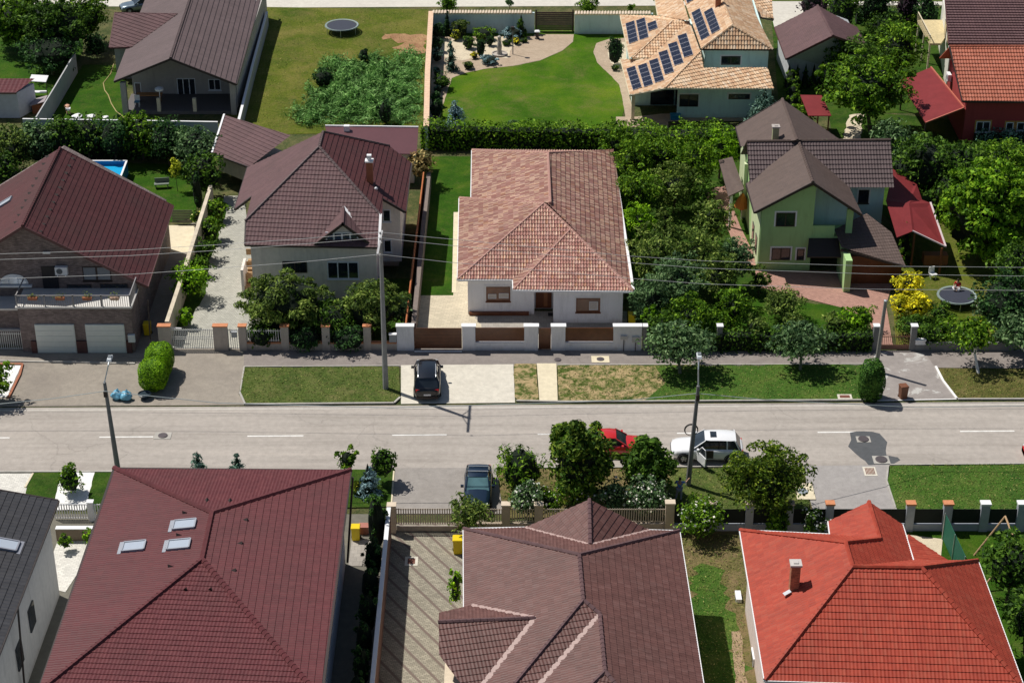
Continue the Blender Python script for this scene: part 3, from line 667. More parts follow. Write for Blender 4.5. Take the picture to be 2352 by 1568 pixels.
def brickmat(name, c, w=.26, hh=.085, mortar=.6, var=.3):
    m, t, b = mat_new(name); p = geo(t); sx = N(t, 'SeparateXYZ'); t.links.new(p, sx.inputs[0]); ad = N(t, 'Math', operation='ADD'); t.links.new(sx.outputs[0], ad.inputs[0]); t.links.new(sx.outputs[1], ad.inputs[1])
    cb = N(t, 'CombineXYZ'); t.links.new(ad.outputs[0], cb.inputs[0]); t.links.new(sx.outputs[2], cb.inputs[1])
    br = N(t, 'TexBrick'); t.links.new(cb.outputs[0], br.inputs['Vector']); br.inputs['Scale'].default_value = 1; br.inputs['Brick Width'].default_value = w; br.inputs['Row Height'].default_value = hh; br.inputs['Mortar Size'].default_value = .008
    br.inputs['Color1'].default_value = (*[x * (1 - var) for x in c], 1); br.inputs['Color2'].default_value = (*[x * (1 + var) for x in c], 1); br.inputs['Mortar'].default_value = (*[x * mortar for x in c], 1)
    col = mixc(t, .6, br.outputs[0], ramp(t, [(.3, (.6, .6, .6)), (.7, (1.4, 1.4, 1.4))], noise(t, 1.4, 5, .7, p)), 'MULTIPLY'); t.links.new(col, b.inputs['Base Color']); b.inputs['Roughness'].default_value = .8; return m
M_BRICK = brickmat('brown_brick', (.20, .155, .145))
TB = dict(pu=.2, pv=.4, au=.02, av=.032)      # pressed metal tile
TBF = dict(pu=.24, pv=.44, au=.022, av=.035, nu=2)
HOUSE = {}
def house(key, name, label, px, wcat='house'):
    t = thing(name, label, wcat, P(*px)); HOUSE[key] = t; return t
def zpl(W, ks, x, y, d=.14):
    a, b, c = [W[k] for k in ks[:3]]; n = np.cross(b - a, c - a); return a[2] - (n[0] * (x - a[0]) + n[1] * (y - a[1])) / n[2] - d
def ext(m, pts, vec):
    n = len(pts); v = np.array(vec); V = [np.array(p) for p in pts] + [np.array(p) + v for p in pts]
    return m.add(V, [list(range(n)), [n + i for i in range(n)][::-1]] + [[i, n + i, n + (i + 1) % n, (i + 1) % n] for i in range(n)])
def chimney(parent, x, y, z0, h, w=.5, d=.5, mat=None, cap=None, top=.12):
    c = P(x, y, z0); m = M(); m.box((c[0], c[1], c[2] - .5), (w, d, h + .5)); co = m.o('chimney', mat, parent)
    m = M(); m.box((c[0], c[1], c[2] + h), (w + .14, d + .14, top)); m.box((c[0], c[1], c[2] + h + top), (w * .55, d * .55, .05)); m.o('chimney_cap', cap or M_WTRIM, co); return co
def skylight(parent, W, ks, x, y, w=.8, l=1.3, fm=None, flash=True, label=None):
    a, b, c = [W[k] for k in ks[:3]]; n = np.cross(b - a, c - a); n = n if n[2] > 0 else -n; n /= np.linalg.norm(n)
    U = np.cross((0, 0, 1), n); U /= np.linalg.norm(U); V = np.cross(n, U); o = PPL(x, y, a, n)
    def bx(m, u, v, su, sv, h0, h1):
        p = [o + U * (u + i * su / 2) + V * (v + j * sv / 2) + n * h for h in (h0, h1) for i, j in ((-1, -1), (1, -1), (1, 1), (-1, 1))]
        m.add(p, [(3, 2, 1, 0), (4, 5, 6, 7), (0, 1, 5, 4), (1, 2, 6, 5), (2, 3, 7, 6), (3, 0, 4, 7)])
    m = M(); bx(m, -w / 2, 0, .09, l, 0, .16); bx(m, w / 2, 0, .09, l, 0, .16); bx(m, 0, l / 2, w, .09, 0, .16); bx(m, 0, -l / 2, w, .09, 0, .16)
    if flash: bx(m, 0, -l / 2 - .16, w + .3, .2, .03, .05)
    s = m.o('roof_window', fm or plain('skylight_frame', (.30, .32, .36), .5), parent)
    m = M(); bx(m, 0, 0, w - .07, l - .07, .05, .12); m.o('pane', plain('skylight_blind_glass', (.40, .45, .52), .2, 0, .04, spec=.7), s)
    if label: s['label'] = label
def snow_guard(parent, W, ks, pts, mat):
    a, b, c = [W[k] for k in ks[:3]]; n = np.cross(b - a, c - a); n = n if n[2] > 0 else -n; n /= np.linalg.norm(n)
    U = np.cross((0, 0, 1), n); U /= np.linalg.norm(U); V = np.cross(n, U)
    for x, y in pts:
        o = PPL(x, y, a, n); m = M(); m.add([o - U * .17 - V * .12, o + U * .17 - V * .12, o + V * .2, o - V * .14 + n * .2], [(0, 1, 3), (1, 2, 3), (2, 0, 3), (2, 1, 0)]); m.o('roof_vent', mat, parent)
def wallring(h, pl, z0, z1, mat, name='wall', skip=()):
    """four upright walls 0.25 m thick along plan polygon"""
    m = M(); m.prism(pl, z0, z1); return m.o(name, mat, h)

# ================= big maroon house, near left
h = house('mar', 'maroon_roof_house', 'big house with steep maroon tile roof and three roof windows, near left corner', (450, 1500))
W = solve_roof({'a': (262, 1075, 6.5), 'b': (806, 1080, 6.5), 'c': (738, 1605, 6.5), 'd': (86, 1592, 6.5), 'r': (487, 1178, 9.6, 1), 's': (465, 1285, 9.6, 1)},
               [('a', 'b', 'r'), ('b', 'c', 's', 'r'), ('a', 'd', 's', 'r')]); HOUSE['marW'] = W
r = roof(h, W, [('a', 'b', 'r'), ('b', 'c', 's', 'r'), ('c', 'd', 's'), ('d', 'a', 'r', 's')], T_MAROON, caps=[('a', 'r'), ('b', 'r'), ('r', 's'), ('s', 'c'), ('s', 'd')],
     eaves=[('a', 'b'), ('b', 'c'), ('c', 'd'), ('d', 'a')], gut=M_DTRIM, capr=.16, tile=TB, soffit='abcd')
pl = shrink([W[k] for k in 'abcd'], .55); m = M(); m.prism(pl, 0, 6.4); m.o('wall', plain('blue_white_render', (.62, .66, .72), .8), h)
m = M(); m.tube([W['b'] + (.15, -.6, -.1), W['b'] * (1, 1, 0) + (-.4, -.8, .3)], .07); m.o('downpipe', M_DTRIM, h)
for x, y in ((424, 1206), (308, 1256), (411, 1252)): skylight(r, W, 'ars', x, y, .86, 1.25)
snow_guard(r, W, 'ars', [(425, 1178), (411, 1229), (392, 1301)], M_DTRIM); snow_guard(r, W, 'bcr', [(563, 1194), (551, 1248), (536, 1310)], M_DTRIM)
snow_guard(r, W, 'cds', [(427, 1352), (484, 1352)], M_DTRIM); snow_guard(r, W, 'abr', [(475, 1151), (528, 1152)], M_DTRIM)
A_, B_ = np.array(pl[1]), np.array(pl[2])
# ================= middle near house
h = house('mid', 'dusty_roof_house', 'house with dusty mauve tile roof of many hips beside the block paved drive', (1330, 1450))
W = solve_roof({'a': (1065, 1214, 5.0), 'b': (1560, 1219, 5.0), 'c': (1626, 1640, 5.0), 'd': (1066, 1395, 5.0), 'r': (1331, 1274, 7.6, 1), 's': (1340, 1378, 7.6, 1), 'u': (1378, 1410, 7.0, 1), 'v': (1390, 1541, 7.0, 1),
                'g': (1354, 1147, 7.2, 1), 'gl': (1206, 1211, 5.0, 1), 'gr': (1491, 1217, 5.0, 1), 'gv': (1356, 1250, 7.2, 1),
                'k': (1008, 1428, 6.8, 1), 'k2': (1229, 1419, 6.8, 1), 'l': (1008, 1407, 6.3, 1), 'l2': (1082, 1390, 5.8, 1), 'j': (1008, 1503, 5.0, 1), 'j2': (1075, 1592, 4.6, 1), 'j3': (1094, 1592, 4.8, 1), 's2': (1165, 1592, 5.0, 1), 'u2': (1222, 1592, 5., 1), 'w': (1330, 1600, 5.2, 1), 'x': (1430, 1592, 6., 1)},
               [('a', 'b', 'gr', 'gv', 'gl', 'r'), ('b', 'c', 'x', 'v', 'u', 's', 'r'), ('a', 'd', 'l2', 'k2', 'j3', 's2', 's', 'r'), ('s', 'u', 'u2', 's2'), ('u', 'v', 'w', 'u2'), ('k', 'k2', 'j3', 'j2', 'j'), ('k', 'k2', 'l2', 'l')])
HOUSE['midW'] = W
r = roof(h, W, [('a', 'gl', 'gv', 'gr', 'b', 'r'), ('b', 'c', 'x', 'v', 'u', 's', 'r'), ('a', 'd', 'l2', 'k2', 'j3', 's2', 's', 'r'), ('s', 'u', 'u2', 's2'), ('u', 'v', 'w', 'u2'), ('k', 'k2', 'j3', 'j2', 'j'), ('k', 'k2', 'l2', 'l'), ('g', 'gl', 'gv'), ('g', 'gv', 'gr'), ('v', 'w', 'x')],
     T_DUSTY, caps=[('a', 'r'), ('r', 'b'), ('r', 's'), ('s', 's2'), ('s', 'u'), ('u', 'v'), ('k', 'k2'), ('g', 'gv'), ('v', 'w'), ('v', 'x')], eaves=[('b', 'c'), ('a', 'd'), ('a', 'gl'), ('gr', 'b')], gut=M_WTRIM, gutw=.13, tile=TB, capmat=T_PURPLE)
for a, b in (('gl', 'gv'), ('gv', 'gr'), ('l2', 'k2'), ('k2', 'j3'), ('u', 'u2')): m = M(); m.beam(W[a] + (0, 0, .06), W[b] + (0, 0, .06), .3, .05); m.o('valley_flashing', plain('pinkish_flashing', (.42, .30, .27), .45), r)
m = M(); pl = [W['a'][:2] + (.5, -.6), W['b'][:2] + (-.5, -.6), W['c'][:2] + (-.5, 0), (W['d'][0] + .5, W['c'][1])]; m.prism(pl, 0, 4.85)
m.prism([W['l'][:2] + (.4, -.4), (W['d'][0] + .6, W['l'][1] - .4), (W['d'][0] + .6, W['c'][1]), (W['l'][0] + .4, W['c'][1])], 0, 4.55)
m.prism([W['gl'][:2] + (.6, -.2), (W['gl'][0] + .6, W['g'][1] - .6), (W['gr'][0] - .6, W['g'][1] - .6), W['gr'][:2] + (-.6, -.2)], 0, 4.9); m.o('wall', plain('cream_render', (.66, .56, .42), .8), h)
# ================= red house near right
h = house('red', 'red_roof_house', 'pink walled house with bright red tile roof and brick chimney, near right corner', (2000, 1450))
W = solve_roof({'a': (1700, 1217, 5.5), 'd': (1757, 1562, 5.5), 'b': (2245, 1287, 5.5), 'c': (2352, 1580, 5.5), 't1': (1943, 1246, 8.3, 1), 't2': (1959, 1301, 8.5, 1), 't3': (2117, 1303, 8.5, 1),
                'g': (1996, 1152, 7.8, 1), 'gl': (1903, 1197, 6.0, 1), 'gl2': (1907, 1227, 6.0, 1), 'gv': (2022, 1238, 7.8, 1), 'gr': (2072, 1204, 5.6, 1), 'gr2': (2097, 1286, 5.6, 1)},
               [('a', 't1', 't2', 'd'), ('a', 'gl2', 'gv', 't1'), ('t2', 't3', 'c', 'd'), ('t2', 't3', 'b', 'gr2'), ('g', 'gr', 'gr2', 't2', 't1', 'gv'), ('g', 'gl', 'gl2', 'gv')])
HOUSE['redW'] = W
r = roof(h, W, [('a', 't1', 't2', 'd'), ('a', 'gl2', 'gv', 't1'), ('t2', 't3', 'c', 'd'), ('t2', 't3', 'b', 'gr2'), ('g', 'gr', 'gr2', 't2', 't1', 'gv'), ('g', 'gl', 'gl2', 'gv'), ('t3', 'b', 'c')], T_RED,
     caps=[('a', 't1'), ('t1', 't2'), ('t2', 'd'), ('t2', 't3'), ('t3', 'c'), ('t3', 'b'), ('g', 'gv'), ('t1', 'gv')], eaves=[('a', 'd'), ('d', 'c'), ('c', 'b'), ('gr', 'gr2'), ('a', 'gl2'), ('gl', 'gl2')], gut=M_WTRIM, tile=TB)
M_PINK = plain('pale_pink_render', (.72, .62, .58), .8)
m = M(); m.prism([W['a'][:2] + (.55, -.5), (W['t1'][0], W['a'][1] - .5), (W['t2'][0], W['b'][1] - .3), W['b'][:2] + (-.6, -.5), W['c'][:2] + (-.6, .6), W['d'][:2] + (.6, .6)], 0, 5.4)
m.prism([W['gl'][:2] + (.3, -.1), W['g'][:2] + (0, -.6), W['gr'][:2] + (-.5, -.3), W['gr2'][:2] + (-.5, 0), (W['gl2'][0] + .4, W['gr2'][1])], 0, 5.4); wl = m.o('wall', M_PINK, h)
n_ = np.cross(W['t1'] - W['a'], W['d'] - W['a']); zc_ = None
q = PPL(1823, 1350, W['a'], n_); chimney(r, 1823, 1350, q[2], 1.6, .5, .5, brickmat('chimney_brick', (.40, .17, .09)), plain('weathered_cap', (.5, .47, .44), .8))
m = M(); m.beam(q + (-.6, -.45, -.08), q + (-.22, -.3, .06), .25, .04); m.o('chimney_flashing', plain('flashing_grey', (.5, .52, .55), .5), r)
m = M(); e = W['gr'] * (1, 1, 0); W['p1'] = P(2085, 1228, 3.0); W['p2'] = P(2178, 1285, 2.7); W['p3'] = P(2099, 1288, 3.2); W['p4'] = P(2083, 1260, 3.3)
acc = ([], [], []); roof_plane(acc, [W['p1'], W['p2'], W['p3'], W['p4']], **TBF); meshobj('porch_roof', np.array(acc[0]), acc[1], T_RED, h, UV=acc[2])
# AC on left wall
def ac_unit(label, x, y, A, B, w=.9, hh=.62, side=False, group=None):
    c = PW(x, y, A, B); t = thing('air_conditioner', label, 'air conditioner', c, group); dx = (np.array(B) - np.array(A)); dx = np.append(dx[:2] / np.linalg.norm(dx[:2]), 0); n = np.array((dx[1], -dx[0], 0))
    if side: n = -n if n[0] > 0 else n
    elif n[1] > 0: n = -n
    ang = math.atan2(dx[1], dx[0]); cc = c + n * .28; m = M(); m.box((cc[0], cc[1], c[2] - hh / 2), (w, .34, hh), ang); m.o('casing', M_WTRIM, t)
    m = M(); ce = c + n * .455 - dx * .12
    k = 16; ring = [ce + (dx * math.cos(2 * math.pi * i / k) + np.array((0, 0, 1)) * math.sin(2 * math.pi * i / k)) * hh * .36 for i in range(k)]; ext(m, ring, n * .02); m.o('fan_grille', plain('dark_grille', (.12, .13, .14), .6), t)
    m = M(); b0 = c + n * .02 - np.array((0, 0, hh / 2 + .02)); m.beam(b0 - dx * .3, b0 - dx * .3 + n * .5, .05, .05); m.beam(b0 + dx * .3, b0 + dx * .3 + n * .5, .05, .05); m.o('bracket', M_WTRIM, t)
    return t
LA, LB = W['d'][:2] + (.6, .6), W['a'][:2] + (.55, -.5)
ac_unit('white air conditioner high on the pink side wall of the red roof house', 1706, 1375, LA, LB, side=True)
for y0, y1, x0 in ((1470, 1560, 1726),):
    m = M(); c = PW(x0 + 4, (y0 + y1) / 2, LA, LB); m.box((c[0] - .04, c[1], c[2] - 1.0), (.1, 1.1, 1.5)); wo = m.o('window', M_PVC, h); m = M(); m.box((c[0] - .08, c[1], c[2] - .9), (.04, .9, 1.3)); m.o('pane', glass(), wo)
# ================= black roof house, left edge
h = house('blk', 'charcoal_roof_house', 'house with charcoal tile roof and grey walls cut by the left edge', (20, 1400))
W = {'a': P(134, 1149, 6.5), 'b': P(-14, 1530, 6.5)}; W['c'] = PY(-230, 1086, W['a'][1]); W['d'] = W['c'] + (W['b'] - W['a'])
W['e'] = W['c'] + (W['c'] - W['a']) * (1, 1, -1); W['f'] = W['e'] + (W['b'] - W['a'])
r = roof(h, W, ['abdc', 'cdfe'], T_BLACK, caps=[('c', 'd')], eaves=[('a', 'b')], gut=M_DTRIM, rakes=[('a', 'c')], tile=dict(pu=.3, pv=.42, au=.02, av=.035))
skylight(r, W, 'abc', 12, 1252, .9, 1.4, plain('grey_frame', (.25, .26, .3), .5))
m = M(); m.prism([W['a'][:2] + (-.55, -.5), W['b'][:2] + (-.55, .4), W['f'][:2] + (.6, .4), W['e'][:2] + (.6, -.5)], 0, 6.35); ext(m, [W['a'] + (-.55, -.5, -.2), W['e'] + (.6, -.5, -.2), W['c'] + (0, -.5, -.2)], (0, -.3, 0)); m.o('wall', plain('grey_cream_render', (.60, .58, .54), .8), h)
for k, (t0, zz) in enumerate(((.42, 2.2), (.62, 1.9))):
    c = (W['a'] * (1 - t0) + W['b'] * t0); m = M(); m.box((c[0] - .5, c[1], zz), (.1, 1.1, 1.5), math.atan2((W['b'] - W['a'])[1], (W['b'] - W['a'])[0]) + R(90)); m.o('window', glass(), h)
m = M(); c = W['a'] * .35 + W['b'] * .65; m.tube([c + (-.05, 0, -.1), c * (1, 1, 0) + (-.4, 0, 0)], .06); m.o('downpipe', M_DTRIM, h)
# ================= brick house with garages (left)
h = house('gar', 'brick_garage_house', 'brown brick house with maroon gable roof, balcony and two white garage doors', (150, 760))
W = solve_roof({'f': (52, 520, 9.3), 'g': (138, 340, 9.3), 'h': (398, 473, 4.1), 'i': (339, 658, 4.1), 'l': (-225, 665, 4.1), 'k': (-75, 470, 4.1, 1)}, ['fghi', 'fglk'], free=4); W['l'] = P(-225, 665, 4.1); W['k'] = W['g'] * 2 - W['h']; W['l'] = W['f'] * 2 - W['i']; W['k'][2] = W['l'][2] = 4.1
HOUSE['garW'] = W
r = roof(h, W, ['fghi', 'fgkl'], T_MAROON2, caps=[('f', 'g')], rakes=[('f', 'i'), ('f', 'l'), ('g', 'h')], eaves=[('h', 'i')], gut=M_MTRIM, tile=TB)
snow_guard(r, W, 'fgh', [(165 - 7.4 * i, 364 + 16.8 * i) for i in range(11)], M_DTRIM); snow_guard(r, W, 'fgl', [(110 - 8 * i, 360 + 16.8 * i) for i in range(10)], M_DTRIM)
skylight(r, W, 'fgl', 12, 467, .8, 1.2)
Yw = W['f'][1] - .0 + .9
def gable_front(W, apex, le, re, Y, inl, inr, mat, h, base=0, name='wall', depth=None):
    xl, xr = W[le][0] + inl, W[re][0] - inr; m = M(); xa = W[apex][0]
    zl = W[le][2] + (W[apex][2] - W[le][2]) * inl / (xa - W[le][0]) - .2; zr = W[re][2] + (W[apex][2] - W[re][2]) * inr / (W[re][0] - xa) - .2
    ext(m, [(xl, Y, base), (xr, Y, base), (xr, Y, zr), (xa, Y, W[apex][2] - .2), (xl, Y, zl)], (0, depth or 10, 0)); return m.o(name, mat, h), (xl, Y), (xr, Y)
wl, A, B = gable_front(W, 'f', 'l', 'i', Yw, .6, .8, M_BRICK, h, depth=14.0)
m = M(); m.box(((PW(116, 640, A, B))[0], Yw - .03, PW(116, 667, A, B)[2]), (1.15, .1, 2.0)); d = m.o('door', plain('black_door', (.015, .015, .02), .3), h)
window(h, A, B, 192, 612, 224, 644, 1, M_DTRIM, plain('grey_shutter', (.20, .22, .24), .7), label='window covered by a grey shutter'); window(h, A, B, 224, 612, 257, 644, 1, M_DTRIM, plain('grey_shutter', (.20, .22, .24), .7))
window(h, A, B, 158, 653, 214, 690, 1, M_DTRIM, sill=False, fw=.05); window(h, A, B, 234, 651, 298, 690, 1, M_DTRIM, sill=False, fw=.05)
# arched window
c = PW(33, 651, A, B); m = M(); rr = 1.05; k = 14
pts = [c + (rr * math.cos(math.pi * i / k), -.06, rr * .75 * math.sin(math.pi * i / k)) for i in range(k + 1)]; ext(m, pts, (0, .1, 0)); aw = m.o('arched_window', M_PVC, h); 
for s_ in (-1, 0, 1):
    m = M(); pts = [c + ((s_ * .66) + .29 * a, -.1, b * (.62 if s_ == 0 else .42)) for a, b in ((-1, .05), (1, .05), (1, 1 if s_ <= 0 else .55), (-1, 1 if s_ >= 0 else .55))]; ext(m, pts, (0, .05, 0)); m.o('pane', glass('pale_reflecting_glass', (.35, .4, .45)), aw)
m = M(); m.box((c[0], c[1] - .12, c[2] - .2), (2.6, .3, .14)); m.o('sill', M_WTRIM, aw)
ac_unit('white air conditioner on the brown brick gable above the balcony', 143, 617, A, B)
m = M(); q = PW(108, 580, A, B); m.box((q[0], q[1] - .12, q[2]), (.55, .2, .1)); m.o('wall_lamp', M_WTRIM, h)
# garage block
g0, g1 = P(54, 809), P(311, 809); Yg = (g0[1] + g1[1]) / 2; zt = PY(180, 707, Yg)[2]
m = M(); m.prism([(g0[0], Yg), (g1[0], Yg), (g1[0], Yw + .1), (g0[0], Yw + .1)], 0, zt); gb = m.o('garage_block', M_BRICK, h)
m = M(); m.prism([(g0[0] - .12, Yg - .14), (g1[0] + .12, Yg - .14), (g1[0] + .12, Yw - .02), (g0[0] - .12, Yw - .02)], zt + .003, zt + .12); m.o('balcony_floor', plain('pale_stone', (.62, .60, .56), .6), gb)
M_RAIL = plain('grey_railing', (.26, .25, .25), .5); m = M(); x = g0[0]
while x < g1[0]: m.box((x, Yg, zt + .12), (.035, .035, .85)); x += .16
m.beam((g0[0], Yg, zt + 1.03), (g1[0], Yg, zt + 1.03), .07, .07); m.beam((g1[0], Yg, zt + 1.03), (g1[0], Yw, zt + 1.03), .07, .07); m.beam((g0[0], Yg, zt + 1.03), (g0[0], Yw, zt + 1.03), .07, .07)
y = Yg
while y < Yw: m.box((g1[0], y, zt + .12), (.035, .035, .85)); y += .16
for i in range(5): m.box((g0[0] + (g1[0] - g0[0]) * i / 4, Yg + .005, zt + .12), (.09, .08, .95))
m.o('balcony_railing', M_RAIL, gb)
for x0, x1 in ((88, 178), (203, 292)):
    a, b = PY(x0, 808, Yg), PY(x1, 808, Yg); w = b[0] - a[0]; m = M(); m.box(((a[0] + b[0]) / 2, Yg + .05, .02), (w, .3, 2.35)); go = m.o('garage_door', plain('garage_white', (.66, .70, .66), .5, 0, .05), gb); m = M()
    for i in range(5): m.box(((a[0] + b[0]) / 2, Yg - .11, .1 + i * .46), (w - .1, .03, .40))
    m.o('door_panel', MATS['garage_white'], go)
    m = M()
    for xx in (a[0] - .22, b[0] + .22): m.box((xx, Yg - .06, 0), (.38, .2, 1.0))
    m.o('brick_plinth', plain('dark_red_plinth', (.10, .045, .04), .7), gb)
t_ = gb; c = PY(303, 775, Yg); m = M(); m.box((c[0], Yg - .1, c[2] - .3), (.5, .2, .6)); m.o('meter_box', plain('pale_box', (.6, .65, .65), .5), h)
m = M(); m.beam(P(339, 690, 3.6), P(345, 780, .6), .08, .08); m.o('downpipe', M_DTRIM, h)
# left low bay under the arched window
m = M(); bx0 = P(-80, 805)[0]; m.prism([(bx0, Yg + 1.2), (g0[0] - .15, Yg + 1.2), (g0[0] - .15, Yw), (bx0, Yw)], 0, 3.0); m.o('bay', M_BRICK, h); m = M(); m.prism([(bx0, Yg + .9), (g0[0] - .15, Yg + .9), (g0[0] - .15, Yw - .02), (bx0, Yw - .02)], 3.0, 3.15); m.prism([(bx0, Yg + 1.0), (g0[0] - .15, Yg + 1.0), (g0[0] - .15, Yg + 1.22), (bx0, Yg + 1.22)], 1.2, 1.36); m.o('ledge', plain('pale_stone', (.62, .60, .56), .6), h)
# ================= brown house centre left
h = house('brn', 'brown_roof_house', 'cream house with big brown pyramid tile roof, front dormer and red chimney', (740, 670))
W = solve_roof({'A': (741, 303, 9.9, 1), 'F': (735, 337, 9.5), 'fl': (564, 508, 6.2, 1), 'fb': (562, 563, 4.9), 'fr': (871, 565, 4.9), 'rk': (871, 498, 6.3, 1), 'll': (539, 480, 5.0), 'lb': (569, 385, 5.0), 'jg': (578, 451, 6.0, 1),
                'bk': (894, 336, 7.4, 1), 'br': (944, 375, 5.6), 'rf': (935, 487, 5.6), 'rg': (879, 456, 7.0, 1), 'rm': (877, 505, 6.0, 1)},
               [('F', 'fl', 'fb', 'fr', 'rk'), ('A', 'F', 'fl', 'jg', 'll', 'lb'), ('A', 'F', 'rk', 'rm', 'rg', 'rf', 'br', 'bk')], free=5)
HOUSE['brnW'] = W
r = roof(h, W, [('F', 'fl', 'fb', 'fr', 'rk')], T_PURPLE, caps=[('F', 'fl'), ('F', 'rk'), ('A', 'F'), ('A', 'bk')], eaves=[('fb', 'fr')], gut=M_DTRIM, tile=dict(pu=.28, pv=.42, au=.022, av=.04), rakes=[('fl', 'fb')], capmat=T_GREYB)
acc = ([], [], []); roof_plane(acc, [W[k] for k in ('A', 'F', 'fl', 'jg', 'll', 'lb')], **TBF); meshobj('roof', np.array(acc[0]), acc[1], T_PURPLE, h, UV=acc[2])
acc = ([], [], []); roof_plane(acc, [W[k] for k in ('A', 'F', 'rk', 'rm', 'rg', 'rf', 'br', 'bk')], pu=.4, pv=.42, au=.008, av=.05, nu=2); rr_ = meshobj('roof', np.array(acc[0]), acc[1], T_MAROON2, h, UV=acc[2])
for a, b in (('ll', 'lb'), ('jg', 'll'), ('rf', 'br'), ('rg', 'rf')): m = M(); m.beam(W[a] + (0, 0, .04), W[b] + (0, 0, .04), .14, .18); m.o('bargeboard', M_DTRIM, h)
M_CRM = plain('greyish_cream_render', (.74, .68, .62), .8)
Yf = (W['fb'][1] + W['fr'][1]) / 2 + .5; xl, xr = W['fb'][0] + .4, W['fr'][0] - .3
m = M(); m.prism([(xl, Yf), (xr, Yf), (xr, Yf + 9), (xl, Yf + 9)], 0, 4.75); wl = m.o('wall', M_CRM, h)
A, B = (xl, Yf), (xr, Yf); window(h, A, B, 753, 601, 825, 640, 3, M_PVC); window(h, A, B, 650, 600, 706, 626, 2, M_DTRIM, sill=False)
Yr = W['rf'][1] + .5; xw1 = W['rf'][0] - .45; xw0 = xr - .2
m = M(); ext(m, [(xw0, Yr, 0.9), (xw1, Yr, .9), (xw1, Yr, W['rf'][2] + .1), (xw0, Yr, W['rg'][2] - .1)], (0, 9, 0)); m.prism([(xw0 - 2, Yr + 1), (xw1 - .3, Yr + 1), (xw1 - .3, Yr + 8), (xw0 - 2, Yr + 8)], 0, .9); m.o('wing_wall', M_CRM, h)
window(h, (xw0, Yr), (xw1, Yr), 879.5, 481, 898, 509, 1, M_PVC); window(h, (xw0, Yr), (xw1, Yr), 882, 550, 900, 579, 1, M_PVC)
# dormer
W['da'] = PPL(789, 478, W['F'], np.cross(W['fb'] - W['F'], W['fr'] - W['F'])); W['dl'] = PY(717, 566, W['fb'][1] - .25); W['dr'] = PY(859, 566, W['fb'][1] - .25); W['df'] = PY(787, 513, W['fb'][1] - .25)
dm = roof(h, W, [('da', 'df', 'dl'), ('da', 'df', 'dr')], T_PURPLE, caps=[('da', 'df')], rakes=[('df', 'dl'), ('df', 'dr')], gut=M_DTRIM, tile=TBF, name='dormer_roof')
m = M(); m.beam(W['da'] + (0, 0, .14), W['dr'] + (.1, .25, .1), .22, .06); m.beam(W['rk'] + (0, 0, .15), W['fr'] + (0, 0, .15), .2, .08); m.o('flashing', M_WTRIM, dm)
m = M(); yd = Yf - .05; e = .45; ext(m, [(W['dl'][0] + e, yd, W['dl'][2] - .5), (W['dr'][0] - e, yd, W['dr'][2] - .5), (W['dr'][0] - e, yd, W['dr'][2] + .1), (W['df'][0], yd, W['df'][2] - .2), (W['dl'][0] + e, yd, W['dl'][2] + .1)], (0, 2.2, 0)); m.o('gable_wall', M_CRM, dm)
window(h, (xl, yd), (xr, yd), 749, 533, 824, 563, 4, M_PVC, fw=.11, gm= glass('blue_glass', (.02, .03, .08)))
n_ = np.cross(W['F'] - W['A'], W['rf'] - W['A']); q = PPL(850, 418, W['A'], n_); chimney(rr_, 850, 418, q[2], 1.75, .5, .5, plain('terracotta_brick', (.33, .12, .06), .7), M_WTRIM)
m = M(); m.box((q[0], q[1], q[2] + 2.0), (.35, .35, .3)); m.o('chimney_cowl', M_WTRIM, rr_); m = M(); m.ico(PPL(864, 436, W['A'], n_) + (0, 0, .1), .14); m.o('roof_vent', M_WTRIM, rr_)
# left stair
st = P(560, 684); m = M()
for i in range(9): m.box((st[0] + .75, st[1] + .35 + i * .33, 0), (1.3, .33, .2 + i * .2))
m.o('stairs', plain('stair_wood', (.42, .27, .14), .6, 0, .4, 3), h)
m = M(); m.prism([(st[0] - .1, st[1]), (st[0] + .1, st[1]), (st[0] + .1, Yf + 2.5), (st[0] - .1, Yf + 2.5)], 0, 2.4); m.o('stair_wall', M_CRM, h)
for i in range(4): m = M(); m.box((st[0] + .7, st[1] + .2 + i * .9, .4 + i * .62), (1.4, .06, .5)); m.o('stair_rail', MATS['stair_wood'], h)
m = M(); m.box((st[0] + 1.3, st[1] + .5, 0), (.12, .12, 4.4)); m.o('stair_post', MATS['stair_wood'], h)
# shed roof annexe and flat roof annexe
an = house('an1', 'carport_annexe', 'low annexe with sloping brown seamed roof left of the brown pyramid roof', (540, 420), 'annexe')
V = {'a': P(515, 264, 4.1), 'b': P(668, 312, 4.3), 'c': P(572, 384, 3.0), 'd': P(487, 352, 2.9)}
roof(an, V, ['abcd'], T_PURPLE, eaves=[('c', 'd')], gut=M_DTRIM, rakes=(), tile=dict(pu=.5, pv=.42, au=.012, av=.04, nu=2)); m = M(); m.beam(V['a'] + (0, 0, .1), V['d'] + (0, 0, .1), .16, .14); m.o('white_edge', M_WTRIM, an)
m = M(); m.prism([V['d'][:2] + (.4, .3), V['c'][:2] + (.2, .4), V['b'][:2] + (0, -.3), V['a'][:2] + (.5, -.3)], 1.2, 2.7); m.prism([V['d'][:2] + (.4, 3.3), V['c'][:2] + (.2, 3.4), V['b'][:2] + (0, -.3), V['a'][:2] + (.5, -.3)], 0, 1.2); m.o('wall', plain('tan_render', (.50, .42, .33), .8), an)
an = house('an2', 'flat_roof_annexe', 'flat dark maroon sheet roof annexe behind the brown pyramid roof', (860, 370), 'annexe')
V = {'a': P(747, 290, 3.5), 'b': P(961, 293, 3.5), 'c': P(957, 354, 2.9), 'd': P(760, 350, 2.9)}; m = M(); m.slab([V[k] for k in 'abcd'], .08); m.o('roof', M_MSHEET, an)
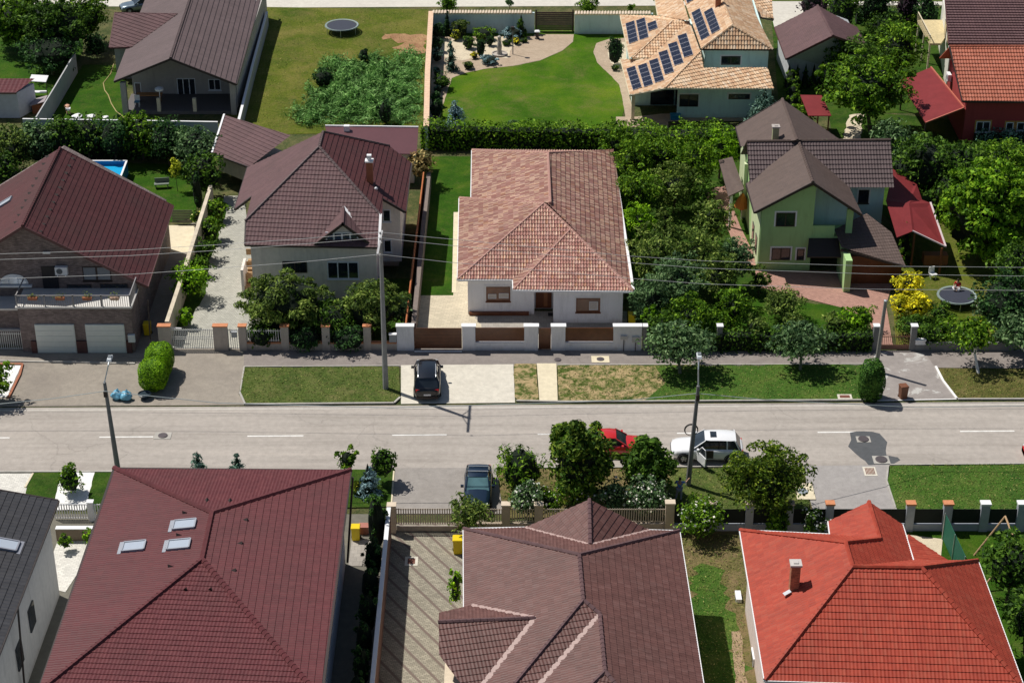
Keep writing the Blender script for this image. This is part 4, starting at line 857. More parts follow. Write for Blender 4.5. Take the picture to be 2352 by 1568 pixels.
m = M(); m.beam(V['a'] + (0, 0, .1), V['b'] + (0, 0, .1), .14, .12); m.o('white_edge', M_WTRIM, an); m = M(); m.prism([V['d'][:2] + (.3, .4), V['c'][:2] + (-.3, .4), V['b'][:2] + (-.3, -.3), V['a'][:2] + (.3, -.3)], 0, 2.75); m.o('wall', M_CRM, an)
m = M(); q = P(797, 296, 3.5); m.box((q[0], q[1] - .2, 3.4), (.5, .4, .5)); m.o('vent_box', M_WTRIM, an)
# ================= white bungalow
h = house('wht', 'white_bungalow', 'white bungalow with mixed pink and sand clay tile hip roof behind white street wall', (1250, 700))
W = solve_roof({'bl': (1085, 345, 3.1), 'br': (1407, 348, 3.1), 'fr': (1455, 669, 3.1), 'fm': (1180, 666, 3.1), 'fj': (1179, 642, 3.1, 1), 'fl': (1052, 642, 3.1), 'wl': (1056, 455, 3.1), 'ws': (1083, 457, 3.1, 1),
                'r1': (1259, 352, 5.9, 1), 'r2': (1264, 466, 5.9, 1), 'w': (1249, 468, 5.8, 1), 'v': (1311, 527, 5.3, 1)},
               [('br', 'fr', 'v', 'r2', 'r1'), ('bl', 'ws', 'w', 'r2', 'r1'), ('wl', 'fl', 'w'), ('fl', 'fj', 'v', 'w'), ('fm', 'fr', 'v'), ('bl', 'br', 'r1')], free=3)
HOUSE['whtW'] = W
npl = lambda a, b, c: np.cross(b - a, c - a)
W['fl'], W['fj'] = P(1052, 642, 3.1), P(1179, 642, 3.1); W['v'] = PPL(1311, 527, W['fl'], npl(W['fl'], W['fj'], W['w']))
TC = dict(pu=.22, pv=.42, au=.085, av=.05)
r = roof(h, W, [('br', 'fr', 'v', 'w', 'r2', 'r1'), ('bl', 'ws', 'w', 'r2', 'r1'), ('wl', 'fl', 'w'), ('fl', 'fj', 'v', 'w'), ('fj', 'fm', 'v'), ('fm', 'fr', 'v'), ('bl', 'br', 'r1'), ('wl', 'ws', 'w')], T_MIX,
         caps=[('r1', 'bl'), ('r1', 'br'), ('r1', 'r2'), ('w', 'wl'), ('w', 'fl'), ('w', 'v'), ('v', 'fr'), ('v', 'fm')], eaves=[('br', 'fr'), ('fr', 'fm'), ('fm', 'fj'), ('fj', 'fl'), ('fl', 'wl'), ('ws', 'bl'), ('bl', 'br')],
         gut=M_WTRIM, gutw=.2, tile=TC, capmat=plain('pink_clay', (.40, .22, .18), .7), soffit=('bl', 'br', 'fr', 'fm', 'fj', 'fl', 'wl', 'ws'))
b1 = P(1075, 722); b2 = P(1429, 742); b3 = P(1271, 742); b4 = P(1227, 722); yb = P(1240, 716)[1] + .5
bl, br = W['bl'][:2], W['br'][:2]
m = M(); m.prism([(b1[0], b1[1]), (b4[0], b1[1]), (b4[0], yb), (b3[0], yb), (b3[0], b2[1]), (b2[0], b2[1]), (br[0] - .6, br[1] - .6), (W['ws'][0] + .6, br[1] - .6), (W['ws'][0] + .6, W['wl'][1] - .6), (b1[0], W['wl'][1] - .6)], 0, 2.98)
m.o('wall', plain('white_stucco', (.86, .86, .88), .8, 0, .03, 1.5, .2), h)
window(h, b1[:2], (b4[0], b1[1]), 1117, 658, 1172, 691, 1, M_WOODD, glass('brownish_glass', (.10, .04, .02), .2), surround=M_WTRIM); window(h, b3[:2], b2[:2], 1323, 684, 1378, 716, 1, M_WOODD, glass('brownish_glass'), surround=M_WTRIM)
for A, B, x0, y0, x1, y1 in ((b1[:2], (b4[0], b1[1]), 1146, 673, 1168, 684), (b3[:2], b2[:2], 1353, 692, 1373, 711), (b1[:2], (b4[0], b1[1]), 1121, 675, 1140, 685)):
    window(h, A, B, x0, y0, x1, y1, 1, M_WTRIM, plain('paper_notice', (.55, .5, .45), .8), sill=False, fw=.03, proud=.062, name='window_notice')
m = M(); xa, xb = b4[0] + .12, b3[0] - .1; m.box(((xa + xb) / 2, yb - .04, .1), (xb - xa, .12, 2.5)); d = m.o('door', M_WOODD, h); m = M(); m.box(((xa + xb) / 2 + .15, yb - .11, .25), (.28, .03, 2.1)); m.o('door_panel', plain('lighter_wood', (.30, .12, .05), .4), d)
m = M(); m.prism([(b1[0] + .1, b1[1] - .25), (b4[0] - .4, b1[1] - .25), (b4[0] - .4, b1[1] - .003), (b1[0] + .1, b1[1] - .003)], 0, .28); m.o('plinth', M_WOODD, h)
c = P(1270, 723); mm = M(); mm.box((c[0], c[1], .034), (.75, .5, .02)); tag(mm.o('doormat', plain('black_mat', (.02, .02, .02), .9)), 'black doormat at the brown front door of the white bungalow', 'doormat')
# ================= green house
h = house('grn', 'green_house', 'tall green house with brown crossed gable roofs behind the garden hedges', (1850, 600))
W = solve_roof({'A': (1797, 228, 8.3, 1), 'B': (1831, 322, 8.3, 1), 'l1': (1690, 292, 5.7, 1), 'l2': (1702, 337, 5.7, 1), 'r1': (1926, 319, 5.6, 1),
                'c1': (1715, 326, 7.95), 'c2': (2045, 321, 7.95), 'c3': (2053, 432, 5.3), 'c4': (1722, 430, 5.3), 'G': (1836, 329, 7.9, 1), 'H': (1867, 419, 7.9), 'e1': (1714, 422, 5.5, 1), 'e2': (1733, 488, 5.3), 'f1': (1951, 431, 5.7, 1), 'f2': (1981, 494, 5.3)},
               [('A', 'B', 'l2', 'l1'), ('c1', 'c2', 'c3', 'c4'), ('G', 'H', 'e2', 'e1'), ('G', 'H', 'f2', 'f1')], free=4)
HOUSE['grnW'] = W
W['c4b'] = W['c4']
r = roof(h, W, [('A', 'B', 'l2', 'l1'), ('A', 'B', 'r1'), ('G', 'H', 'e2', 'e1'), ('G', 'H', 'f2', 'f1')], T_BROWN, caps=[('A', 'B'), ('G', 'H')], rakes=[('H', 'e2'), ('H', 'f2'), ('A', 'l1')], eaves=[('e1', 'e2'), ('l1', 'l2')], gut=M_DTRIM, tile=dict(pu=.2, pv=.4, au=.012, av=.02))
acc = ([], [], []); roof_plane(acc, [W[k] for k in ('c1', 'c2', 'c3', 'c4')], pu=.24, pv=.42, au=.03, av=.05); r2_ = meshobj('roof', np.array(acc[0]), acc[1], T_GREYB, h, UV=acc[2])
W['c5'] = np.array((W['c2'][0], 2 * W['c2'][1] - W['c3'][1], W['c3'][2])); W['c6'] = np.array((W['c1'][0], W['c5'][1], W['c3'][2])); acc = ([], [], []); roof_plane(acc, [W[k] for k in ('c1', 'c2', 'c5', 'c6')], **TBF); meshobj('roof', np.array(acc[0]), acc[1], T_GREYB, h, UV=acc[2])
m = M(); cap_run(m, W['c1'], W['c2'], .12); m.o('ridge_cap', T_BROWN, r2_)
M_GRN = plain('green_render', (.40, .60, .26), .8, 0, .05, 1); M_GRNL = plain('sunlit_green_render', (.62, .70, .42), .8, 0, .04); M_BLU = plain('pale_blue_render', (.60, .78, .76), .8, 0, .04)  # left side walls get a paler green: sunlit tone put into the colour
Yg2 = P(1800, 622)[1]; xl = PY(1745, 560, Yg2)[0]; xm = PY(1864, 560, Yg2)[0]; xr = PY(1958, 500, Yg2)[0]
zpt = lambda x, ks: zpl(W, ks, x, Yg2)
m = M(); ext(m, [(xl, Yg2, 0), (xm, Yg2, 0), (xm, Yg2, zpt(xm, 'GHe' if 0 else ('G', 'H', 'e2') if xm < W['H'][0] else ('G', 'H', 'f2'))), (xl, Yg2, zpt(xl, ('G', 'H', 'e2')))], (0, 5.8, 0))
Yk = Yg2 + 2.2; m.prism([(xm - .1, Yk), (xr, Yk), (xr, Yk + 12), (xl, Yk + 12), (xl, Yk)], 0, 5.3)
ext(m, [(xm - .1, Yk, 0), (xr, Yk, 0), (xr, Yk, 5.3), (W['H'][0] + .1, Yk, 7.35), (xm - .1, Yk, 7.35)], (0, 3, 0)); wl = m.o('wall', M_GRN, h)
m = M(); ext(m, [(xm + .02, Yk - .05, 3.0), (xr, Yk - .05, 3.0), (xr, Yk - .05, 5.2), (xm + .6, Yk - .05, 7.0), (xm + .02, Yk - .05, 7.2)], (0, .04, 0)); m.o('balcony_wall', M_BLU, h)
m = M(); m.prism([(xm + .01, Yg2 + .02), (xr, Yg2 + .02), (xr, Yk - .06), (xm + .01, Yk - .06)], 2.8, 3.0); m.prism([(xm + .01, Yg2), (xr - 1.3, Yg2), (xr - 1.3, Yg2 + .15), (xm + .01, Yg2 + .15)], 3.0, 3.95); m.prism([(xr - .45, Yg2 - .05), (xr + .05, Yg2 - .05), (xr + .05, Yg2 + .2), (xr - .45, Yg2 + .2)], 3.0, 5.4); m.o('balcony', M_GRN, h)
m = M(); x_ = xl - .06; m.prism([(x_ - .0, Yg2 + .15), (x_ + .05, Yg2 + .15), (x_ + .05, Yg2 + 5.5), (x_, Yg2 + 5.5)], 0, 5.1); m.o('side_wall', M_GRNL, h); m = M(); xq, yq, yr = W['l1'][0] + .5, W['l2'][1] + .4, W['l1'][1] - .3; m.prism([(xq, yq), (W['B'][0] + 1, yq), (W['A'][0] + 1, yr), (xq, yr)], 0, 5.45); m.o('side_wall', M_GRNL, h); m = M(); m.prism([(xq - .3, yq - 2.2), (xq + .05, yq - 2.2), (xq + .05, yq - 1.7), (xq - .3, yq - 1.7)], 0, 4.9); m.o('side_wall', M_GRNL, h)
for yy in (1.5, 3.6): m = M(); m.box((x_ - .02, Yg2 + yy, .9), (.1, .9, 1.5)); m.o('window', glass(), h)
A, B = (xl, Yg2), (xm, Yg2); window(h, A, B, 1781, 488, 1825, 520, 2, M_DTRIM, surround=M_WTRIM, sill=False); window(h, A, B, 1771, 569, 1814, 597, 2, M_DTRIM, surround=M_WTRIM, sill=False); window(h, A, B, 1829, 571, 1846, 597, 1, M_DTRIM, surround=M_WTRIM, sill=False)
xe = PY(2028, 470, Yk + 3)[0]; m = M(); m.prism([(xr - 2.2, Yk + 3), (xe, Yk + 3), (xe, Yk + 11), (xr - 2.2, Yk + 11)], 0, 5.5); m.o('rear_wall', M_BLU, h); window(h, (xr, Yk + 3), (xe, Yk + 3), 1970, 436, 1994, 466, 1, M_DTRIM, surround=M_WTRIM)
n_ = np.cross(W['B'] - W['A'], W['l1'] - W['A']); q = PPL(1780, 322, W['A'], n_); c_ = P(1780, 322, q[2]); chimney(r, 1780, 322, q[2], 1.15, .5, .5, plain('olive_render', (.34, .35, .20), .8), plain('grey_cap', (.4, .36, .33), .7)); m = M(); m.ico(q + (.85, .1, .35), .2); m.o('roof_vent', M_WTRIM, r)
# porch roof, canopy, pillar, lower left roof
V = {'a': P(1925, 500, 3.6), 'b': P(1990, 494, 3.6), 'c': P(2048, 534, 3.3), 'd': P(2081, 610, 2.6), 'e': P(1932, 571, 2.9), 'f': P(1917, 523, 3.6)}
acc = ([], [], []); roof_plane(acc, [V[k] for k in 'bcdef'], pu=.2, pv=.4, au=.012, av=.02); meshobj('porch_roof', np.array(acc[0]), acc[1], T_BROWN, h, UV=acc[2])
m = M(); m.beam(V['e'] + (0, 0, -.02), V['d'] + (0, 0, -.02), .14, .2); m.o('gutter', M_DTRIM, h)
m = M(); V2 = [PY(1858, 547, Yg2 - .05), PY(1925, 547, Yg2 - .05), PY(1932, 590, Yg2 - 1.5), PY(1853, 590, Yg2 - 1.5)]; m.slab(V2, .08); m.o('canopy', M_DTRIM, h)
m = M(); p0 = P(1943, 668); m.box((p0[0], p0[1], 0), (.5, .5, 2.75)); p1 = P(1960, 640); m.prism([(p0[0] - .25, p0[1] + .25), (p0[0] + .25, p0[1] + .25), (p0[0] + .25, p0[1] + 3.5), (p0[0] - .25, p0[1] + 3.5)], 0, 2.7); m.o('pillar', M_GRN, h)
m = M(); p1 = P(2070, 660); m.prism([(p0[0] + .3, p0[1] + 1.2), (p1[0], p0[1] + 1.2), (p1[0], p0[1] + 1.35), (p0[0] + .3, p0[1] + 1.35)], 0, 2.4); m.o('porch_wall', M_WOODD, h)
V = {'a': P(1651, 368, 3.4), 'b': P(1682, 360, 3.6), 'c': P(1709, 434, 3.4), 'd': P(1673, 451, 3.0)}; m = M(); m.slab([V[k] for k in 'abcd'], .1); m.o('lean_to_roof', T_BROWN, h); m = M(); c = V['d']; m.box((c[0] + .3, c[1] + .4, 0), (.2, .2, 2.9)); m.o('post', M_WTRIM, h)
# ================= red pavilion right of green house
h = house('pav', 'red_pavilion', 'garden pavilion with dark red bent sheet roof right of the green house', (2110, 600), 'pavilion')
V = {'a': P(2051, 388, 3.9), 'b': P(2106, 424, 3.3), 'c': P(2118, 459, 3.1), 'd': P(2137, 466, 3.1), 'e': P(2172, 567, 2.5), 'f': P(2096, 531, 3.3), 'g': P(2060, 545, 3.3), 'h': P(2035, 460, 4.0), 'i': P(2088, 468, 3.9)}
m = M(); 
for k in ('habi', 'bci', 'cdi', 'defi', 'fghi'): m.slab([V[q] for q in k], .06)
m.o('roof', M_DRED, h); m = M(); m.beam(V['d'] + (0, 0, .08), V['e'] + (0, 0, .08), .14, .14); m.beam(V['e'] + (0, 0, .08), V['f'] + (0, 0, .08), .1, .1); m.o('edge_trim', plain('pale_pink_trim', (.6, .5, .5), .5), h)
for x, y, z in ((2165, 572, 2.4), (2102, 536, 3.1), (2128, 470, 3.)): m = M(); c = P(x, y, z); m.box((c[0], c[1] + .2, 0), (.15, .15, z)); m.o('post', M_WOODD, h)
m = M(); c = P(2135, 612); m.box((c[0] + .5, c[1] + .6, 0), (1.9, .8, .85)); m.o('bar_counter', plain('orange_wood', (.38, .14, .04), .6), h)
# ================= solar villa
h = house('vil', 'solar_villa', 'sand tiled two level villa with rows of dark solar panels on its roof', (1600, 262))
k_ = lambda x, y: (x * .27344 + 1102.5, y * .27344)
W = solve_roof({'fl': (1447, 219, 3.2), 'bl': (1426, 138, 3.2), 'fm': (1528, 203, 3.2, 1), 'fr': (1777, 204, 3.2), 'tp': (1609, 119, 5.4, 1), 'uw': (1616, 157, 4.4, 1), 'ur': (1763, 156, 4.4, 1), 'e1': (1493, 136, 4.3, 1), 'e2': (1584, 50, 6.2, 1)},
               [('fl', 'bl', 'e1', 'e2', 'tp', 'fm'), ('fm', 'fr', 'ur', 'uw', 'tp')], free=4)
W2 = solve_roof({'a': (1425, 37, 3.9), 'b': (1447, 136, 3.9), 'c': (1545, 49, 5.6, 1), 'd': (1454, 134, 3.9, 1), 'e': (1586, 49, 5.6, 1), 'f': (1496, 134, 3.9, 1), 'g': (1508, 37, 4.6, 1)}, ['dfec'], free=3)
for k, px in (('uw', (1616, 157)), ('ur', (1763, 156))): W[k] = PPL(*px, W['fm'], npl(W['fm'], W['fr'], W['tp']))
W2['e'] = PPL(1586, 49, W2['d'], npl(W2['d'], W2['f'], W2['c']))
W3 = solve_roof({'a': (1567, -12, 5.8), 'b': (1611, 113, 5.8), 'c': (1775, 114, 5.8), 'd': (1682, 59, 7.6, 1), 'e': (1654, -12, 7.6, 1), 'f': (1722, -12, 5.8, 1), 'g': (1736, 38, 5.8, 1)}, ['abde', 'dcgfe'], free=3)
TS = dict(pu=.27, pv=.44, au=.07, av=.05)
r = roof(h, W, [('fl', 'bl', 'e1', 'e2', 'tp', 'fm'), ('fm', 'fr', 'ur', 'uw', 'tp')], T_SAND, caps=[('fm', 'tp')], eaves=[('fl', 'bl'), ('fl', 'fm'), ('fm', 'fr')], gut=M_CREAM, tile=TS)
r2 = roof(h, W2, ['abc', 'dfec', 'aceg'], T_SAND, caps=[('a', 'c'), ('c', 'd')], eaves=[('a', 'b'), ('d', 'f')], gut=M_CREAM, tile=TS)
r3 = roof(h, W3, ['abde', 'bcd', 'dcgfe'], T_SAND, caps=[('b', 'd'), ('d', 'c'), ('d', 'e')], eaves=[('b', 'c')], gut=M_DTRIM, tile=TS, rakes=())
V = {'a': P(1503, -12, 4.6), 'b': P(1511, 36, 4.6), 'c': P(1584, 50, 6.0), 'd': P(1565, -12, 6.0)}; roof(h, V, ['abcd'], T_SAND, tile=TS, eaves=[('a', 'b')], gut=M_CREAM)
V = {'a': P(1712, -10, 5.0), 'b': P(1776, 46, 3.6), 'c': P(1735, 38, 4.6), 'd': P(1772, -10, 4.8), 'e': P(1690, -10, 5.0)}; roof(h, V, ['abd', 'abce'], T_SAND, tile=TS, caps=[('a', 'b')], eaves=[('b', 'c')], gut=M_DTRIM)
M_VIL = plain('pale_aqua_render', (.62, .80, .76), .8, 0, .05)
Yv = P(1600, 271)[1]; xa, xb, xc = PY(1456, 240, Yv)[0], PY(1556, 240, Yv)[0], PY(1770, 240, Yv)[0]
m = M(); m.prism([(xb, Yv), (xc, Yv), (xc, Yv + 18), (xb, Yv + 18)], 0, 3.1); m.prism([(xa, Yv + 3), (xb, Yv + 3), (xb, Yv + 10), (xa, Yv + 10)], 0, 2.9); m.prism([(xa + .1, Yv + 10), (xb, Yv + 10), (xb, Yv + 15.2), (xa + .1, Yv + 15.2)], 0, 3.1); wl = m.o('wall', M_VIL, h)
Yu = Yv + 3.0; ua, ub = PY(1618, 140, Yu)[0], PY(1764, 140, Yu)[0]; m = M(); m.prism([(ua, Yu), (ub, Yu), (ub, Yu + 14), (ua, Yu + 14)], 3.1, 5.75); m.o('upper_wall', M_VIL, h)
window(h, (ua, Yu), (ub, Yu), 1656, 129, 1700, 149, 2, M_DTRIM, surround=M_WTRIM, sill=False); window(h, (xb, Yv), (xc, Yv), 1560, 217, 1603, 245, 2, M_DTRIM, surround=M_WTRIM, sill=False); window(h, (xb, Yv), (xc, Yv), 1673, 216, 1722, 228, 1, M_DTRIM, surround=M_WTRIM, sill=False)
m = M(); c = P(1453, 275); m.box((c[0], c[1], 0), (.3, .3, 3.1)); m.o('porch_column', M_CREAM, h); m = M(); m.prism([(xb - .02, Yv + .4), (xb + .0, Yv + .4), (xb, Yv + 2.8), (xb - .02, Yv + 2.8)], 0.1, 2.6); m.prism([(xb - 2.3, Yv + 2.9), (xb - .1, Yv + 2.9), (xb - .1, Yv + 2.98), (xb - 2.3, Yv + 2.98)], .1, 2.5); m.o('glass_door', glass(), h)
c = PPL(1649, 15, W3['a'], np.cross(W3['b'] - W3['a'], W3['d'] - W3['a'])); m = M(); m.box((c[0], c[1], c[2] - .3), (.5, .5, 2.0)); m.o('chimney', MATS['terracotta_brick'], r3)
M_PV = plain('solar_cells', (.010, .012, .028), .25, .0, .2, 4, spec=.4)
def strip(parent, WW, ks, x0, y0, x1, y1, n, w=.98):
    """column of n solar modules from (x0,y0) top to (x1,y1) bottom along the roof"""
    a, b, c = [WW[k] for k in ks]; nr = np.cross(b - a, c - a); nr = nr if nr[2] > 0 else -nr; nr /= np.linalg.norm(nr)
    p, q = PPL(x0, y0, a, nr), PPL(x1, y1, a, nr); d = (q - p); L = np.linalg.norm(d); d /= L; s = np.cross(nr, d)
    for i in range(n):
        c0 = p + d * L * (i + .03) / n + nr * .14; c1 = p + d * L * (i + .97) / n + nr * .14; m = M(); m.beam(c0, c1, w * mpp(x0, y0) * 20.5, .05, up=nr); f = m.o('solar_panel', plain('panel_frame', (.34, .36, .42), .5), parent)
        m = M()
        for j in (0, 1):
            for kk in (-1, 0, 1):
                e = w * mpp(x0, y0) * 20.5; a0 = p + d * L * (i + .07 + j * .435) / n + nr * .152 + s * kk * e * .32; a1 = p + d * L * (i + .495 + j * .435) / n + nr * .152 + s * kk * e * .31; m.beam(a0, a1, e * .312, .03, up=nr)
        m.o('solar_cell', M_PV, f)
zz = lambda x, y: (x * .27344 + 1102.5, y * .27344)
for (x0, y0, x1, y1, n) in ((1268, 575, 1325, 755, 5), (1365, 550, 1420, 730, 5), (1458, 510, 1512, 695, 5), (1538, 440, 1595, 625, 5), (1618, 370, 1675, 550, 5), (1698, 300, 1755, 482, 5)):
    strip(r, W, ('fl', 'bl', 'tp'), *zz(x0, y0), *zz(x1, y1), n)
for (x0, y0, x1, y1, n) in ((1262, 195, 1293, 365, 5), (1350, 170, 1382, 335, 5), (1443, 195, 1458, 258, 2)): strip(r2, W2, 'abc', *zz(x0, y0), *zz(x1, y1), n)
for (x0, y0, x1, y1, n) in ((1815, 98, 1900, 330, 7), (1920, 92, 1988, 275, 6), (1765, -40, 1780, 18, 2)): strip(r3, W3, 'abd', *zz(x0, y0), *zz(x1, y1), n)
# ================= grey brown house with porch, top left
h = house('por', 'porch_house', 'grey house with long grey brown gable roof over a deep shaded back porch', (400, 262))
W = solve_roof({'A': (392, 135, 5.6), 'B': (446, -30, 5.6), 'l1': (261, 188, 3.3), 'l2': (345, -30, 3.3, 1), 'r1': (543, 194, 3.3), 'r2': (606, -30, 3.3, 1)}, [('A', 'B', 'l2', 'l1'), ('A', 'B', 'r2', 'r1')], free=4)
# left cross wing
r = roof(h, W, [('A', 'B', 'r2', 'r1')], T_GREYB, caps=[('A', 'B')], eaves=[('r1', 'r2')], rakes=[('A', 'l1'), ('A', 'r1')], gut=M_DTRIM, tile=dict(pu=.5, pv=.5, au=.006, av=.06, nu=1), capr=.14)
W['m1'] = W['l1'] + (W['l2'] - W['l1']) * .30; acc = ([], [], []); roof_plane(acc, [W[k] for k in ('A', 'B', 'l2', 'l1')], **TBF); meshobj('roof', np.array(acc[0]), acc[1], T_GREYB, h, UV=acc[2])
V = {'a': P(264, 30, 4.6), 'b': P(410, 33, 4.7), 'c': P(305, 108, 3.45), 'd': P(251, 110, 3.3)}; n_ = np.cross(W['B'] - W['A'], W['l1'] - W['A'])
V['b'] = PPL(408, 33, W['A'] + (0, 0, .03), n_); V['c'] = PPL(304, 108, W['A'] + (0, 0, .03), n_)
roof(h, V, ['abcd'], T_PURPLE, tile=dict(pu=.3, pv=.45, au=.04, av=.05), eaves=[('d', 'c')], rakes=[('a', 'd'), ('a', 'b')], gut=M_MTRIM, name='wing_roof')
Yp = P(400, 263)[1]; zf = .35; x0, x1 = P(285, 263)[0], P(545, 263)[0]; M_GRYW = plain('warm_grey_render', (.40, .37, .345), .8)
m = M(); m.prism([(x0, Yp), (x1, Yp), (x1, Yp + 4.2), (x0, Yp + 4.2)], 0.01, zf); m.o('porch_floor', plain('dark_floor', (.12, .11, .11), .6), h)
xa = W['A'][0]; m = M(); ext(m, [(x0 + .2, Yp + 4.2, 0), (x1 - .2, Yp + 4.2, 0), (x1 - .2, Yp + 4.2, 3.2), (xa, Yp + 4.2, 5.3), (x0 + .2, Yp + 4.2, 3.2)], (0, 22, 0)); m.prism([(x1 - .2, Yp + 1.0), (x1, Yp + 1.0), (x1, Yp + 26), (x1 - .2, Yp + 26)], 0, 3.2); m.o('wall', M_GRYW, h)
vv = P(305, 118, 3.)[0]; m = M(); m.prism([(V['d'][0] + .4, V['d'][1] + .3), (x0 + .3, V['d'][1] + .3), (x0 + .3, V['a'][1]), (V['d'][0] + .4, V['a'][1])], 0, 3.2); m.o('wing_wall', M_GRYW, h)
for px in (289, 538): c = P(px, 264); m = M(); m.box((c[0], Yp + .1, 0), (.5, .5, 3.2)); m.o('porch_column', M_GRYW, h)
for px in (367, 449): c = P(px, 262); m = M(); m.box((c[0], Yp + .1, .3), (.32, .32, 1.3)); m.o('porch_pillar', M_CREAM, h)
A, B = (x0, Yp + 4.2), (x1, Yp + 4.2); window(h, A, B, 410, 180, 452, 231, 3, M_PVC, sill=False, name='glass_door'); window(h, A, B, 480, 182, 508, 207, 2, M_PVC); window(h, A, B, 311, 190, 326, 219, 1, M_PVC)
m = M()
for px, py in ((369, 210), ): c = P(px, 262); m.tube([(c[0], Yp + .5, 0.3), (c[0], Yp + .5, 2.55)], .04); m.lathe((c[0], Yp + .5, 2.1), [(.1, 0), (.4, .12), (.42, .3), (.2, .42), (.05, .46)], 14)
m.o('porch_lamp', M_WTRIM, h)
# ================= small gable house, top centre right
h = house('sml', 'gable_outbuilding', 'small white gabled house with maroon tile roof behind thuja row', (1850, 160))
W = solve_roof({'A': (1877, 14, 5.8), 'B': (1914, 82, 5.8), 'l1': (1780, 63, 3.2), 'l2': (1805, 136, 3.2), 'r1': (1968, 64, 3.2), 'r2': (1994, 110, 3.2, 1)}, [('A', 'B', 'l2', 'l1'), ('A', 'B', 'r2', 'r1')], free=4)
roof(h, W, [('A', 'B', 'l2', 'l1'), ('A', 'B', 'r2', 'r1')], T_PURPLE, caps=[('A', 'B')], rakes=[('B', 'l2'), ('B', 'r2')], eaves=[('l1', 'l2')], gut=M_MTRIM, tile=dict(pu=.3, pv=.44, au=.03, av=.05))
e = .5; m = M(); a_, b_, c_ = W['l2'] + (e, .9, -.1), W['B'] + (.0, .9, -.25), W['r2'] + (-e, .9, -.1); back = (W['A'] - W['B']) * .85; ext(m, [a_ * (1, 1, 0), c_ * (1, 1, 0), c_, b_, a_], (back[0], back[1], 0)); m.o('wall', plain('grey_white_render', (.55, .57, .58), .8), h)
# ================= purple roof house top right
h = house('pur', 'cream_balcony_house', 'cream house with ribbed purple brown roof and cream balcony at top right', (2190, 100))
W = {'a': P(2168, -40, 7.2), 'b': P(2179, 102, 4.8), 'c': P(2560, 106, 4.8), 'd': P(2520, -40, 7.2)}
roof(h, W, ['abcd'], T_PURPLE, rakes=[('a', 'b')], eaves=[('b', 'c')], gut=M_MTRIM, tile=dict(pu=.3, pv=.46, au=.02, av=.10, nu=2))
d_ = (W['a'] - W['b'])[:2]; d_ = d_ / np.linalg.norm(d_); m = M(); m.prism([W['b'][:2] + (.3, .5), W['c'][:2] + (0, .5), W['c'][:2] + (0, 13), W['b'][:2] + (.3, .0) + d_ * 13], 0, 4.7); m.o('wall', plain('cream_white_render', (.72, .70, .62), .8), h)
bx = W['b'][0]; m = M(); q0, q1 = P(2112, 46, 3.2), P(2160, 100, 3.2); q0[0] = q1[0] = min(q0[0], q1[0]) - .2; m.prism([(q0[0], q1[1]), (bx + .28, q1[1]), (bx + 3.2, q0[1]), (q0[0], q0[1])], 3.0, 3.2); m.o('balcony_floor', plain('yellowish_planks', (.55, .45, .25), .7, 0, .3, 4), h)
m = M()
for i in range(13): m.box((q0[0], q1[1] + (q0[1] - q1[1]) * i / 12, 3.2), (.05, .05, .8))
m.beam((q0[0], q1[1], 4.05), (q0[0], q0[1], 4.05), .08, .06); m.o('balcony_railing', M_CREAM, h); m = M()
for i in range(3): m.box((q0[0] + .1, q1[1] + .3 + (q0[1] - q1[1] - .6) * i / 2, 0), (.16, .16, 3.0))
m.o('balcony_post', M_CREAM, h)
for k_ in (3.2, 6.4): m = M(); cc_ = W['b'][:2] + (.24, 0) + d_ * k_; m.box((cc_[0], cc_[1], 3.21), (.12, 1.7, 1.45), -math.atan2(d_[0], d_[1])); m.o('glass_door', glass(), h)
# ================= orange roof red house right
h = house('org', 'red_walled_house', 'dark red walled house with salmon tile roof at the right edge', (2280, 320))
W = {'a': P(2181, 107, 7.4), 'b': P(2211, 233, 4.4), 'c': P(2520, 236, 4.4), 'd': P(2500, 107, 7.4)}
r = roof(h, W, ['abcd'], T_ORANGE, caps=[('a', 'd')], rakes=[('a', 'b')], eaves=[('b', 'c')], gut=M_DTRIM, tile=dict(pu=.26, pv=.44, au=.05, av=.06))
Ya, Yb = W['a'][1], W['b'][1]; W['e'] = W['a'] + (0, Ya - Yb - 2.2, W['b'][2] - W['a'][2] + .6); m = M(); m.slab([W['a'], W['e'] , W['e'] + (12, 0, 0), W['d']], .12); m.o('roof', T_ORANGE, h)
M_RW = plain('dark_red_render', (.36, .05, .05), .8, 0, .06); xw = W['b'][0] + .5
m = M(); m.v = []; ext(m, [(xw, Yb + .5, 0), (xw, W['e'][1] - .5, 0), (xw, W['e'][1] - .5, W['e'][2] - .1), (xw, Ya, W['a'][2] - .2), (xw, Yb + .5, W['b'][2] - .1)], (14, 0, 0)); m.o('wall', M_RW, h)
A, B = (xw, Yb + .5), (xw + 14, Yb + .5); M_YW = plain('yellow_wood_frame', (.50, .28, .08), .6)
window(h, A, B, 2240, 279, 2272, 304, 2, M_PVC, surround=M_YW); window(h, A, B, 2309, 281, 2326, 300, 1, M_PVC, surround=M_YW); window(h, A, B, 2334, 281, 2352, 300, 1, M_PVC, surround=M_YW)
m = M(); q = PY(2172, 160, Ya)[2]; m.box((xw - .05, Ya + .2, 5.0), (.1, 1.5, 1.2)); wo = m.o('window', M_YW, h); m = M(); m.box((xw - .1, Ya + .2, 5.1), (.06, 1.25, 1.0)); m.o('pane', glass(), wo)
t = ac_unit('white air conditioner on the dark red gable above the awning', 2186, 176, (xw, Yb), (xw, Ya), side=True)
h = house('awn', 'red_awning', 'large flat dark red awning roof beside the red walled house', (2150, 280), 'awning')
V = {'a': P(2138, 155, 3.4), 'b': P(2066, 185, 2.9), 'c': P(2126, 282, 2.9), 'd': P(2214, 248, 3.6)}
m = M(); m.slab([V[k] for k in 'abcd'], .08); m.o('roof', M_DRED, h)
